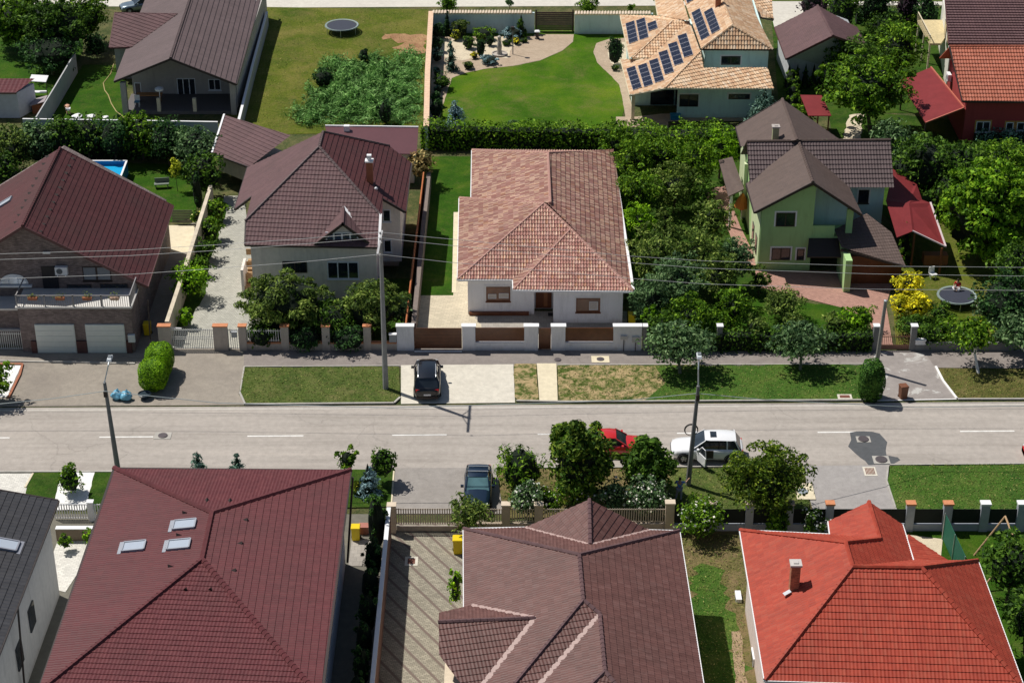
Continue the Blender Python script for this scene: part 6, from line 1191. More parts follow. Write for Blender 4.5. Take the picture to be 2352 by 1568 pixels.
c = P(372, 432); th = thing('garden_bench', 'grey garden bench on the lawn beside the blue pool', 'bench', c); m = M(); m.box((c[0], c[1], .4), (1.25, .5, .06), .15); m.o('seat', plain('grey_bench', (.16, .19, .16), .6), th); m = M(); m.box((c[0] + .02, c[1] + .24, .46), (1.25, .06, .4), .15); m.o('backrest', MATS['grey_bench'], th)
for s in (-.5, .5): m = M(); m.box((c[0] + s, c[1] + s * .15, 0), (.06, .45, .4), .15); m.o('leg', MATS['grey_bench'], th)
c = P(1551, 274); th = thing('blue_tub', 'blue plastic tub at the foot of the villa wall', 'tub', c); m = M(); m.box((c[0], c[1], 0), (.85, .6, .45), 0, 1.1); m.o('tub', plain('blue_plastic', (.02, .22, .38), .4), th, bevel=.02); m = M(); m.box((c[0], c[1], .45), (.98, .7, .05)); m.o('lid', plain('blue_plastic', (.02, .22, .38)), th)
c = P(322, 240); th = thing('picnic_table', 'orange brown wooden table inside the shaded porch', 'table', c); Yt = P(340, 262)[1] + 2.2; xt = PY(345, 236, Yt)[0]; m = M(); m.box((xt, Yt, 1.05), (2.4, .8, .06)); m.o('tabletop', plain('varnished_wood', (.38, .16, .05), .4), th)
for s in (-1, 1): m = M(); m.box((xt + s, Yt, .35), (.08, .6, .7)); m.o('leg', MATS['varnished_wood'], th)
c = P(305, 262); th = thing('porch_chair', 'blue and white chair at the left porch column', 'chair', (c[0] + .3, c[1] + 1, .35)); m = M(); m.box((c[0] + .3, c[1] + 1, .8), (.5, .5, .05)); m.o('seat', plain('blue_cloth', (.1, .25, .35), .8), th); m = M(); m.box((c[0] + .3, c[1] + 1.25, .85), (.5, .05, .55)); m.o('backrest', M_WTRIM, th)
for sx, sy in ((-.2, -.2), (.2, -.2), (-.2, .2), (.2, .2)): m = M(); m.box((c[0] + .3 + sx, c[1] + 1 + sy, .35), (.05, .05, .45)); m.o('leg', M_WTRIM, th)
for i, (x, y, r, lab) in enumerate(((178, 269, .5, 'crumpled white sheet along the pale panel fence, left one'), (208, 269, .42, 'crumpled white sheet in the middle of the panel fence'), (242, 270, .28, 'small white bundle at the panel fence near the porch'))):
    blob('sheet_pile', lab, 'cloth', x, y, r, M_WTRIM, 20 + i, .01, .22, knot=False, group='white sheets by the panel fence')
c = P(1178, 126); th = thing('garden_lantern', 'thin garden lantern post at the curved gravel bed', 'lantern', c); m = M(); m.tube([c, c + (0, 0, 2.6)], .05, 8); m.o('post', M_POLE, th); m = M(); m.box(c + (0, 0, 2.6), (.28, .28, .35), 0, 1.2); m.o('lantern', M_DTRIM, th)
c = P(1234, 90); th = thing('stone_lantern', 'squat dark stone lantern near the slatted villa gate', 'lantern', c); m = M(); m.lathe(c, [(.28, 0), (.25, .1), (.16, .2), (.16, .7), (.3, .8)], 10); m.o('pedestal', M_DTRIM, th); m = M(); m.box(c + (0, 0, .82), (.55, .55, .1), 0, .6); m.o('lantern_roof', M_WTRIM, th)
c = P(1147, 126); th = thing('water_feature', 'rough pale stone fountain in the gravel bed', 'fountain', c); m = M(); m.lathe(c, [(.3, 0), (.22, .5), (.26, .9), (.15, 1.5), (.2, 1.9), (.08, 2.0)], 9); m.o('stone', plain('rough_stone', (.42, .38, .33), .9, 0, .3, 5), th); m = M(); m.lathe(c + (.0, 0, 0), [(.75, .0), (.8, .18), (.7, .18), (.66, .08)], 14); m.o('basin', plain('rough_stone', (.4, .38, .33)), th)
c = P(2142, 640); th = thing('garden_chair', 'small white chair on the lawn left of the right trampoline', 'chair', c); m = M(); m.box(c + (0, 0, .4), (.5, .5, .05), .4); m.o('seat', M_WTRIM, th); m = M(); m.box(c + (-.1, .24, .45), (.5, .05, .5), .4); m.o('backrest', M_WTRIM, th)
for s in (-.2, .2):
    for q in (-.2, .2): m = M(); m.box(c + (s, q, 0), (.04, .04, .4)); m.o('leg', M_WTRIM, th)
c = P(1702, 505, 0); th = thing('parasol', 'orange folded parasol beside the green house side wall', 'parasol', c); m = M(); m.tube([c, c + (0, 0, 2.4)], .04, 6); m.o('pole', M_WTRIM, th); m = M(); m.lathe(c + (0, 0, 1.0), [(.25, 0), (.65, .25), (.45, .8), (.1, 1.4)], 9); m.o('canopy', plain('orange_cloth', (.65, .2, .04), .8), th)
for x, y, s_, lab in ((1848, 1130, 1.0, 'pale concrete slab with a dark lid beside grey driveway'),): c = P(x, y); th = thing('well_cover', lab, 'cover', c); m = M(); m.box(c, (1.2, 1.9, .1)); m.o('slab', M_CREAM, th); m = M(); m.lathe(c + (-.15, -.1, .1), [(.35, 0), (.35, .06), (.1, .08)], 10); m.o('lid', M_STEEL, th)
c = P(410, 775); th = thing('paper_roll', 'white paper roll stuck in the white bar gate', 'paper roll', c); m = M(); m.tube([(c[0] - .4, c[1] - .6, 1.15), (c[0] + .4, c[1] - .6, 1.1)], .06, 8); m.o('roll', M_WTRIM, th)
c = P(957, 1240); th = thing('yard_drain', 'square concrete drain on the block paved drive', 'drain', c); c = P(978, 1288); 
bpy.data.objects.remove(th)
c = P(945, 1293 - 4); th = thing('yard_drain', 'square concrete drain on the block paved drive near its gate', 'drain', c); m = M(); m.box(c, (.8, .95, .04)); m.o('frame', M_CONC, th); m = M(); m.box(c + (0, 0, .04), (.45, .55, .015)); m.o('grate', MATS['rusty_iron'], th)
# ------------------------------------------------------------------ vehicles (built along local x, nose at +x)
def paint(name, c, metal=.2):
    if name in MATS: return MATS[name]
    m, t, b = mat_new(name); b.inputs['Base Color'].default_value = (*c, 1); b.inputs['Roughness'].default_value = .28; b.inputs['Metallic'].default_value = metal
    b.inputs['Coat Weight'].default_value = .8; b.inputs['Coat Roughness'].default_value = .08; MATS[name] = m; return m
M_TYRE = plain('tyre_rubber', (.018, .018, .018), .8); M_RIM = plain('alloy_rim', (.45, .45, .46), .3, .8, .03); M_TAIL = plain('tail_lamp_red', (.45, .01, .01), .2, 0, .02); M_HEAD = plain('head_lamp_glass', (.65, .7, .72), .1, .1, .02); M_CGL = glass('car_glass', (.015, .02, .025), .05)
def loft(m, st, sec):
    n = len(sec(*st[0])); V = []
    for s in st: V += sec(*s)
    F = [[i * n + j, i * n + (j + 1) % n, (i + 1) * n + (j + 1) % n, (i + 1) * n + j] for i in range(len(st) - 1) for j in range(n)]
    F += [list(range(n))[::-1], [(len(st) - 1) * n + j for j in range(n)]]; m.add(V, F)
def car(label, at, rz, L, Wd, H, pm, suv=True, group=None, bars=None, sunroof=False, glassm=None, opendoor=False, plate=True):
    th = thing('parked_car', label, 'car', (0, 0, 0), group); WL[th.name] = np.zeros(3); hw = Wd / 2; zs = H * .635; zb = .24 if suv else .18; hood = zs * .93; gl_ = glassm or M_CGL
    sec = lambda x, w, zt, z0: [(x, -w * .86, z0), (x, -w * .98, z0 + .16), (x, -w, z0 + .34), (x, -w * .985, zt - .16), (x, -w * .90, zt - .03), (x, -w * .6, zt + .015), (x, 0, zt + .03), (x, w * .6, zt + .015), (x, w * .90, zt - .03), (x, w * .985, zt - .16), (x, w, z0 + .34), (x, w * .98, z0 + .16), (x, w * .86, z0)]
    h2 = L / 2; st = [(-h2, hw * .68, zs * .78, zb + .16), (-h2 + .05, hw * .82, zs * .90, zb + .10), (-h2 + .14, hw * .91, zs * .95, zb + .05), (-h2 + .3, hw * .97, zs * .99, zb), (-h2 + 1., hw, zs, zb), (0, hw, zs, zb), (h2 - 1.55, hw, zs * .985, zb), (h2 - 1.3, hw * .99, hood, zb), (h2 - .75, hw * .97, hood * .96, zb), (h2 - .42, hw * .92, hood * .91, zb + .02), (h2 - .22, hw * .83, hood * .85, zb + .05), (h2 - .09, hw * .70, hood * .77, zb + .1), (h2 - .02, hw * .55, hood * .70, zb + .14), (h2 + .01, hw * .38, hood * .64, zb + .18)]
    m = M(); loft(m, st, sec); body = m.o('body', pm, th, smooth=True); 
    xr0, xr1, xf1, xf0 = (-h2 + .16, -h2 + (.58 if suv else .95), h2 - (2.25 if suv else 2.2), h2 - 1.40); wb, wt = hw * .91, hw * .75
    # greenhouse glass
    m = M(); sl = lambda x, w, z: [(x, -w, z), (x, w, z)]
    ss = [(xr0, zs - .06, xr0, wb * .9), (xr1, H - .06, xr1, wt * .96)]
    V = [(xr0, -wb * .92, zs - .05), (xr0, wb * .92, zs - .05), (xf0, wb * .94, zs - .06), (xf0, -wb * .94, zs - .06), (xr1, -wt * .95, H - .05), (xr1, wt * .95, H - .05), (xf1, wt * .95, H - .05), (xf1, -wt * .95, H - .05)]
    ids = dict(rear=(0, 4, 5, 1), left=(1, 5, 6, 2), front=(2, 6, 7, 3), right=(3, 7, 4, 0)); m.add(V, [f[::-1] for f in ids.values()] + [(4, 5, 6, 7)]); m.o('window', gl_, th)
    m = M(); k = 9; rows = []
    for i in range(k):
        u = i / (k - 1); x = xr1 - .05 + (xf1 + .08 - xr1) * u; w = wt * (.97 - .05 * (2 * u - 1) ** 2); z = H - .05 + .05 * (1 - (2 * u - 1) ** 2)
        rows.append([(x, -w, z - .03), (x, -w * .9, z + .012), (x, 0, z + .03), (x, w * .9, z + .012), (x, w, z - .03)])
    m.add([p for r in rows for p in r], [[i * 5 + j, i * 5 + j + 1, (i + 1) * 5 + j + 1, (i + 1) * 5 + j] for i in range(k - 1) for j in range(4)]); m.o('roof', pm, th, smooth=True)
    def post(p, q, w=.07, nm='pillar', mt=None): m = M(); m.beam(np.array(p) + (0, 0, .02), np.array(q) + (0, 0, .0), w, .05); m.o(nm, mt or pm, th)
    for s in (-1, 1):
        post((xf0, s * wb * .95, zs - .04), (xf1, s * wt * .97, H - .03)); post((xr0 + .1, s * wb * .93, zs - .03), (xr1, s * wt * .97, H - .03), .14)
        xm = (xf0 + xr0) / 2 - .1; post((xm, s * (wb * .955), zs - .02), (xm - .05, s * (wt * .985), H - .04), .07, mt=M_DTRIM); post((xr0 + .95, s * (wb * .955), zs - .02), (xr1 + .55, s * (wt * .985), H - .04), .09)
        m = M(); m.box((xf0 - .35, s * (hw + .1), zs - .02), (.14, .2, .15)); m.o('wing_mirror', pm, th)
        m = M(); m.box((-h2 + .13, s * hw * .70, zs * .72), (.16, hw * .30, .2)); m.o('tail_light', M_TAIL, th); m = M(); m.box((h2 - .26, s * hw * .62, hood * .68), (.26, hw * .30, .12)); m.o('headlight', M_HEAD, th)
        for x in (-h2 + .85, h2 - .85):
            m = M(); R_ = .36 if suv else .31
            n = 20; m.add([(x + r_ * math.cos(2 * math.pi * i / n), s * y_, R_ + r_ * math.sin(2 * math.pi * i / n)) for r_, y_ in ((R_ * .6, hw - .2), (R_, hw - .2), (R_, hw + .01), (R_ * .88, hw + .03), (R_ * .6, hw + .02)) for i in range(n)], [[q * n + i, q * n + (i + 1) % n, (q + 1) * n + (i + 1) % n, (q + 1) * n + i] for q in range(4) for i in range(n)])
            wh = m.o('wheel', M_TYRE, th); m = M(); m.add([(x, s * (hw + .015), R_)] + [(x + R_ * .62 * (1 if i % 2 else .9) * math.cos(2 * math.pi * i / 20), s * (hw + .02 - (0 if i % 4 < 2 else .05)), R_ + R_ * .62 * math.sin(2 * math.pi * i / 20)) for i in range(20)], [(0, 1 + i, 1 + (i + 1) % 20) for i in range(20)]); m.o('rim', M_RIM, wh)
            m = M(); m.add([(x + rr * math.cos(math.pi * i / 12), s * (hw + .012), R_ + rr * math.sin(math.pi * i / 12)) for rr in (R_ + .02, R_ + .09) for i in range(13)], [[i, i + 1, 14 + i, 13 + i] for i in range(12)]); m.o('wheel_arch', M_TYRE, th)
    m = M(); m.box((-h2 + .02, 0, zb + .28), (.06, .5, .12)); m.o('number_plate', M_WTRIM, th) if plate else None
    m = M(); m.box((-h2 + .1, 0, zb + .02), (.22, Wd * .82, .16)); m.o('rear_bumper', M_DTRIM, th); m = M(); m.box((h2 - .08, 0, hood * .42), (.12, Wd * .5, .2)); m.o('grille', M_DTRIM, th)
    if bars == 'rails':
        for s in (-1, 1): m = M(); m.tube([(xr1 + .1, s * wt * .88, H - .02), (xr1 + .25, s * wt * .88, H + .06), (xf1 - .2, s * wt * .88, H + .06), (xf1 - .02, s * wt * .88, H - .02)], .03, 6); m.o('roof_rail', plain('bright_rail', (.7, .72, .74), .25, .6), th)
    if bars == 'cross':
        for x in (xr1 + .35, xf1 - .45): m = M(); m.tube([(x, -wt * 1.0, H + .08), (x, wt * 1.0, H + .08)], .035, 6); m.o('roof_bar', plain('bright_rail', (.7, .72, .74), .25, .6), th)
    if sunroof: m = M(); m.box((xf1 - .55, 0, H + .018), (.42, .7, .02)); m.o('sunroof', M_CGL, th)
    if opendoor:      # front left door swung out
        s = 1; hx, hy = xf0 - .35, s * (hw + .0); a = R(62); dx, dy = -math.cos(a), s * math.sin(a); L_ = 1.05
        m = M(); pts = [(hx + dx * u, hy + dy * u, z) for u, z in ((0, zb + .12), (L_, zb + .14), (L_ + .05, zs - .05), (0.02, zs - .03))]; ext(m, pts, (.07 * math.sin(a), s * .07 * math.cos(a), 0)); d = m.o('door', pm, th)
        m = M(); pts = [(hx + dx * u, hy + dy * u - s * .04 * 0, z) for u, z in ((.12, zs - .02), (L_, zs - .04), (L_ - .12, H - .14), (.55, H - .12))]; ext(m, pts, (.02, .0, 0)); m.o('door_window', gl_, d)
        m = M(); m.tube([(hx + dx * .05, hy + dy * .05, zs - .03), (hx + dx * .52, hy + dy * .52, H - .1), (hx + dx * (L_ - .1), hy + dy * (L_ - .1), H - .12), (hx + dx * (L_ + .02), hy + dy * (L_ + .02), zs - .05)], .03, 6); m.o('door_frame', pm, d)
        m = M(); m.box((xf0 - .9, s * (hw * .985), zb + .2), (1.0, .06, zs - zb - .25)); m.o('door_opening', M_DTRIM, th)
    th.location = at; th.rotation_euler = (0, 0, rz); return th
W_P, K_P = paint('pearl_white_paint', (.80, .81, .82), 0), paint('black_paint', (.008, .009, .012), .3)
c = P(1622, 1047); car('white SUV with its driver door open at the roadside', (c[0], c[1], .004), R(180 - 2), 4.82, 1.96, 1.70, W_P, True, 'cars parked along the street', sunroof=True, opendoor=True)
c = P(982, 883); car('black SUV parked across the pavement before the bungalow gate', (c[0], c[1] - .1, .034), R(92), 4.75, 1.88, 1.68, K_P, True, 'cars parked along the street', bars='rails')
c = P(1098, 1136); car('dark blue estate car with roof bars on the driveway', (c[0], c[1], .034), R(-91), 4.55, 1.80, 1.48, paint('dark_blue_paint', (.012, .03, .06), .5), False, 'cars parked along the street', bars='cross', glassm=glass('teal_car_glass', (.05, .10, .11), .08))
c = P(1418, 1036); car('bright red car half hidden by the round trees', (c[0], c[1], .004), R(-1), 4.1, 1.75, 1.45, paint('red_paint', (.55, .02, .02), 0), False, 'cars parked along the street')
c = P(2352 + 66, 1052); car('red car just entering the right edge of the street', (c[0], c[1], .004), R(180), 4.1, 1.75, 1.45, paint('red_paint', (.55, .02, .02)), False, 'cars parked along the street')
c = P(322, 24); car('silver blue car parked beyond the porch house', (c[0], c[1], .02), R(200), 4.2, 1.78, 1.5, paint('silver_blue_paint', (.22, .28, .32), .6), False)

# ------------------------------------------------------------------ people
def skin_mesh(name, joints, edges, mat, parent, sub=1, root=0):
    me = bpy.data.meshes.new(name); me.from_pydata([j[:3] for j in joints], edges, []); o = bpy.data.objects.new(name, me); COL.objects.link(o); me.materials.append(mat)
    sk = o.modifiers.new('skin', 'SKIN'); sk.use_smooth_shade = True
    if not me.skin_vertices: return o
    for i, j in enumerate(joints):
        v = me.skin_vertices[0].data[i]; r = j[3]; v.radius = (r, r * (j[4] if len(j) > 4 else 1)); v.use_root = (i == root)
    s = o.modifiers.new('sub', 'SUBSURF'); s.levels = sub; s.render_levels = sub; o.parent = parent; WL[o.name] = np.zeros(3); return o
def person(label, at, rz, J, shirt, trousers, hairc=(.02, .015, .01), skinc=(.45, .26, .17), sleeves=True, bare=False, hat=None):
    """J: joints in local metres (x right, y forward, z up)"""
    th = thing('person', label, 'person', (0, 0, 0)); WL[th.name] = np.zeros(3); ms = plain('skin_%d' % (skinc[0] * 100), skinc, .55, 0, .05)
    g = lambda k, r, *a: (*J[k], r, *a); names = ['pelvis', 'waist', 'chest', 'neck', 'head', 'crown', 'shl', 'ell', 'wrl', 'shr', 'elr', 'wrr', 'hil', 'knl', 'anl', 'tol', 'hir', 'knr', 'anr', 'tor']
    rad = dict(pelvis=.135, waist=.125, chest=.145, neck=.055, head=.085, crown=.075, shl=.062, ell=.045, wrl=.032, shr=.062, elr=.045, wrr=.032, hil=.088, knl=.06, anl=.042, tol=.035, hir=.088, knr=.06, anr=.042, tor=.035)
    js = [(*J[n], rad[n]) for n in names]; ix = {n: i for i, n in enumerate(names)}; E = [('pelvis', 'waist'), ('waist', 'chest'), ('chest', 'neck'), ('neck', 'head'), ('head', 'crown'), ('chest', 'shl'), ('shl', 'ell'), ('ell', 'wrl'), ('chest', 'shr'), ('shr', 'elr'), ('elr', 'wrr'), ('pelvis', 'hil'), ('hil', 'knl'), ('knl', 'anl'), ('anl', 'tol'), ('pelvis', 'hir'), ('hir', 'knr'), ('knr', 'anr'), ('anr', 'tor')]
    EE = [(ix[a], ix[b]) for a, b in E]
    for sd_, w in (('l', 'wrl'), ('r', 'wrr')):    # hand: palm, four fingers and thumb
        W_ = np.array(J[w]); D = W_ - np.array(J['el' + sd_]); D /= np.linalg.norm(D); S = np.cross(D, (0, 0, 1.)); S /= np.linalg.norm(S) + 1e-6
        js.append((*(W_ + D * .07), .034, .5)); pi_ = len(js) - 1; EE.append((ix[w], pi_))
        for q in range(4): js.append((*(W_ + D * (.16 - .012 * abs(q - 1.4)) + S * (q - 1.5) * .022 + (0, 0, -.015)), .009)); EE.append((pi_, len(js) - 1))
        js.append((*(W_ + D * .09 + S * .055), .010)); EE.append((pi_, len(js) - 1))
    skin_mesh('body', js, EE, ms, th)
    def part(nm, keys, ed, k, mat):
        j = [(*J[n], rad[n] * k + .012) for n in keys]; d = {n: i for i, n in enumerate(keys)}; skin_mesh(nm, j, [(d[a], d[b]) for a, b in ed], mat, th)
    lerp = lambda a, b, t: tuple(np.array(J[a]) * (1 - t) + np.array(J[b]) * t)
    if not bare:
        J['shm'] = lerp('shl', 'ell', .8); J['shn'] = lerp('shr', 'elr', .8); rad['shm'] = rad['shn'] = .05; ks = ['pelvis', 'waist', 'chest', 'shl', 'shm', 'shr', 'shn']
        part('shirt', ks, [('pelvis', 'waist'), ('waist', 'chest'), ('chest', 'shl'), ('shl', 'shm'), ('chest', 'shr'), ('shr', 'shn')], 1.08, shirt)
    ks = ['pelvis', 'hil', 'knl', 'hir', 'knr']; ed = [('pelvis', 'hil'), ('hil', 'knl'), ('pelvis', 'hir'), ('hir', 'knr')]
    if not bare: ks += ['anl', 'anr']; ed += [('knl', 'anl'), ('knr', 'anr')]
    part('trousers', ks, ed, 1.1, trousers)
    hc = np.array(J['crown']) * .6 + np.array(J['head']) * .4; m = M(); m.ico(hc + (0, -.03, .03), (.092, .105, .10), 3, .05); m.o('hair', plain('dark_hair', hairc, .8), th)
    for s in (-1, 1):
        k = 'anl' if s < 0 else 'anr'; t2 = 'tol' if s < 0 else 'tor'; m = M(); m.tube([np.array(J[k]) + (0, -.04, -.04), np.array(J[t2])], [.055, .045], 8); m.o('shoe', plain('shoe', (.05, .05, .06), .6), th)
    f = np.array(J['head']); m = M(); m.ico(f + (0, .1, .0), (.016, .022, .024)); m.o('nose', ms, th)
    for s in (-1, 1): m = M(); m.ico(f + (s * .032, .082, .03), .012); m.o('eye', plain('shoe', (.05, .05, .06)), th); m = M(); m.ico(f + (s * .088, 0, .01), (.015, .025, .035)); m.o('ear', ms, th)
    th.location = at; th.rotation_euler = (0, 0, rz); return th
ST = dict(pelvis=(0, 0, .95), waist=(0, .01, 1.12), chest=(0, 0, 1.34), neck=(0, 0, 1.5), head=(0, .02, 1.6), crown=(0, .01, 1.68), shl=(-.2, 0, 1.42), shr=(.2, 0, 1.42), hil=(-.1, 0, .88), hir=(.1, 0, .88), knl=(-.12, .03, .5), knr=(.12, .0, .5), anl=(-.13, -.02, .09), anr=(.13, -.05, .09), tol=(-.15, .16, .04), tor=(.15, .13, .04))
J = dict(ST, ell=(-.34, .10, 1.18), wrl=(-.26, .32, 1.10), elr=(.36, .22, 1.30), wrr=(.46, .44, 1.40), knl=(-.16, .08, .5), anl=(-.22, -.02, .09), tol=(-.26, .15, .04))
c = P(1556, 1150); person('man in blue shirt and grey jeans standing by the lamp post', (c[0] + .1, c[1], .06), R(-14), J, plain('blue_shirt', (.10, .24, .62), .8), plain('grey_jeans', (.26, .30, .40), .8))
J = dict(pelvis=(0, 0, .62), waist=(0, .14, .74), chest=(0, .36, .80), neck=(0, .50, .80), head=(0, .59, .78), crown=(0, .66, .77), shl=(-.19, .38, .80), shr=(.19, .38, .80), ell=(-.24, .48, .55), wrl=(-.16, .58, .34), elr=(.24, .48, .55), wrr=(.16, .58, .34), hil=(-.1, 0, .56), hir=(.1, 0, .56), knl=(-.14, .18, .36), knr=(.14, .18, .36), anl=(-.14, -.04, .09), anr=(.14, -.04, .09), tol=(-.15, .12, .04), tor=(.15, .12, .04))
c = P(158, 264); person('bare backed child in white shorts bending over at the upper left lawn', (c[0], c[1], .03), R(20), J, None, plain('white_shorts', (.7, .72, .75), .8), (.05, .03, .02), (.62, .34, .22), bare=True)
J = dict(pelvis=(0, 0, .12), waist=(0, .03, .28), chest=(0, .08, .50), neck=(0, .1, .64), head=(0, .13, .74), crown=(0, .13, .82), shl=(-.18, .08, .57), shr=(.18, .08, .57), ell=(-.27, .2, .36), wrl=(-.14, .38, .3), elr=(.27, .2, .36), wrr=(.14, .38, .3), hil=(-.1, .04, .11), hir=(.1, .04, .11), knl=(-.28, .36, .2), knr=(.28, .36, .2), anl=(-.1, .48, .07), anr=(.1, .52, .07), tol=(-.02, .58, .06), tor=(.02, .62, .1))
c = P(2200, 664, .67); person('person in red sitting cross legged on the right trampoline', (c[0], c[1] + .1, .67), R(150), J, plain('red_top', (.50, .02, .02), .8), plain('white_trousers', (.7, .7, .72), .8), (.12, .03, .02))
# ------------------------------------------------------------------ foliage materials
L_MID = leafmat('mid_green_leaf', (.016, .045, .003), (.062, .14, .008), (.15, .24, .018))
L_DARK = leafmat('dark_green_leaf', (.010, .030, .004), (.036, .085, .009), (.09, .16, .02))
L_DEEP = leafmat('deep_green_leaf', (.006, .022, .008), (.022, .060, .018), (.05, .11, .03))
L_BRIGHT = leafmat('bright_green_leaf', (.035, .10, .003), (.11, .24, .006), (.22, .36, .02))
L_LIME = leafmat('lime_leaf', (.10, .14, .01), (.32, .36, .03), (.55, .50, .06))
L_YEL = leafmat('golden_leaf', (.22, .18, .005), (.58, .47, .015), (.80, .66, .05))
L_OLIVE = leafmat('olive_leaf', (.02, .042, .008), (.075, .125, .022), (.19, .24, .06))
L_SILV = leafmat('silver_green_leaf', (.018, .045, .018), (.065, .125, .05), (.15, .22, .11))
L_BLUE = leafmat('blue_spruce_needle', (.04, .075, .095), (.14, .23, .28), (.30, .42, .48), .1)
L_GBLUE = leafmat('grey_green_needle', (.02, .05, .04), (.06, .12, .10), (.14, .22, .19), .1)
L_PURP = leafmat('purple_leaf', (.010, .006, .012), (.035, .018, .035), (.07, .04, .06))
L_BROWN = leafmat('withered_leaf', (.05, .035, .01), (.16, .12, .05), (.28, .22, .10))
L_FLW = leafmat('white_petal', (.55, .52, .55), (.75, .72, .78), (.85, .85, .85)); L_FLP = leafmat('pink_petal', (.5, .12, .18), (.75, .25, .32), (.8, .4, .45)); L_FLY = leafmat('yellow_petal', (.7, .6, .05), (.85, .8, .15), (.9, .85, .3))
M_BARK = plain('bark', (.09, .065, .045), .9, 0, .3, 4); M_WBARK = plain('limewashed_bark', (.72, .70, .66), .85, 0, .1, 4)
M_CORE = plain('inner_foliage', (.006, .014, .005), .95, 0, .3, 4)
PC = [0]
def tree(name, label, cat, x, y, rx, rz=None, zc=None, mat=L_MID, kind='ball', n=None, size=.16, asp=.5, clumps=None, cr=.36, inner=.5, trunk=True, trunkmat=None, base=None, group=None, core=.55, flowers=None, ry=None, lean=0., seed=None, jit=.6, trunkr=None, extra=None):
    """crown centred on survey point (x,y), rx px wide, rz metres tall (half); zc = crown centre height"""
    PC[0] += 1; sd_ = seed or PC[0] * 7 + 3; rng = np.random.default_rng(sd_); k = mpp(x, y); R_ = rx * k * 1.1; RZ = (rz if rz else R_ * .9) * 1.06; n = int(n * 1.0) if n else None; zc = zc if zc is not None else RZ * 1.0
    c = P(x, y, zc); b = P(*base) if base else np.array((c[0], c[1], 0.)); th = thing(name, label, cat, b, group)
    RY = (ry or 1.0) * R_; rad = (R_, RY, RZ); area = R_ * R_ * 4 + R_ * RZ * 6
    clumps = clumps or int(max(14, min(150, area * 3.2))); n = n or int(max(250, min(16000, area * 58 * (.16 / size) ** 2 * (.5 / asp) ** .5)))
    crr = cr if cr != .36 else max(.16, min(.5, .62 / max(R_, .6) ** .75))
    C, Nn, cl, cc = crown_pts(rng, rad, clumps, n, crr, inner=inner, shape='cone' if kind == 'cone' else 'ball')
    C = C + c; C[:, 2] = np.maximum(C[:, 2], .05)
    V, F, UV = leaves(rng, C, Nn, size, asp, cl, jit)
    meshobj('crown', V, F, mat, th, UV=UV)
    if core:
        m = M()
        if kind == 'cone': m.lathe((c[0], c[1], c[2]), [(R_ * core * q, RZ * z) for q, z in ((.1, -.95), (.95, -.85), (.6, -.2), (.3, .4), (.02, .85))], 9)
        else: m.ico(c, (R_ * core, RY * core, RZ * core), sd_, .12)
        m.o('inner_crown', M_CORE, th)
    if trunk:
        m = M(); tr = trunkr or max(.05, R_ * .06); top = c + (0, 0, RZ * .1); m.tube([b, b * .5 + top * .5 + (rng.normal(0, .08), rng.normal(0, .08), 0), top], [tr, tr * .75, tr * .35], 7); tk = m.o('trunk', trunkmat or M_BARK, th)
        idx = rng.choice(len(cc), min(6, len(cc)), replace=False); st = b * .45 + top * .55; st[2] = max(.3, c[2] - RZ * .75)
        if R_ > .9:
            for i in idx[:5]: m = M(); e = c + cc[i] * .8; m.tube([st, st * .5 + e * .5 + (0, 0, .15), e], [tr * .5, tr * .35, tr * .12], 5); m.o('limb', trunkmat or M_BARK, tk)
    if flowers:
        fm, fn = flowers; ii = rng.integers(0, len(C), fn * 3); ii = ii[(C[ii, 2] > c[2] - RZ * .3)][:fn]; q = C[ii] + Nn[ii] / (np.linalg.norm(Nn[ii], axis=1)[:, None] + 1e-6) * .08
        V, F, UV = leaves(rng, q, Nn[ii], .085, .9, None, .4); meshobj('blossoms', V, F, fm, th, UV=UV)
    return th
def clipped(name, label, cat, x, y, rad, zc, mat, size=.05, n=None, group=None, tiltx=0., bump_=.04, base=None):
    PC[0] += 1; rng = np.random.default_rng(PC[0]); c = P(x, y, zc); th = thing(name, label, cat, (c[0], c[1], 0), group); n = n or int(260 * (rad[0] * rad[1] + rad[0] * rad[2] * 2) * (.05 / size) ** 2 * 9)
    d = sph(rng, n); k = 1 + bump_ * np.sin(d[:, :1] * 9 + d[:, 2:] * 7) + rng.normal(0, .018, (n, 1)); e = np.sign(d) * np.abs(d) ** .8; e = e / (np.abs(e) ** 2.6).sum(1)[:, None] ** (1 / 2.6)
    C = c + e * rad * k; C[:, 2] = np.maximum(C[:, 2], .04); V, F, UV = leaves(rng, C, d, size, .6, np.clip(.55 + .35 * np.sin(C[:, 0] * 3) * np.sin(C[:, 2] * 4) + rng.normal(0, .12, n), 0, 1), .35); meshobj('clipped_foliage', V, F, mat, th, UV=UV)
    m = M(); q = []; m.ico(c, [r * .95 for r in rad], 1, 0, 14, 9); m.o('inner_crown', plain('inner_green', (.06, .14, .012), .9), th); return th
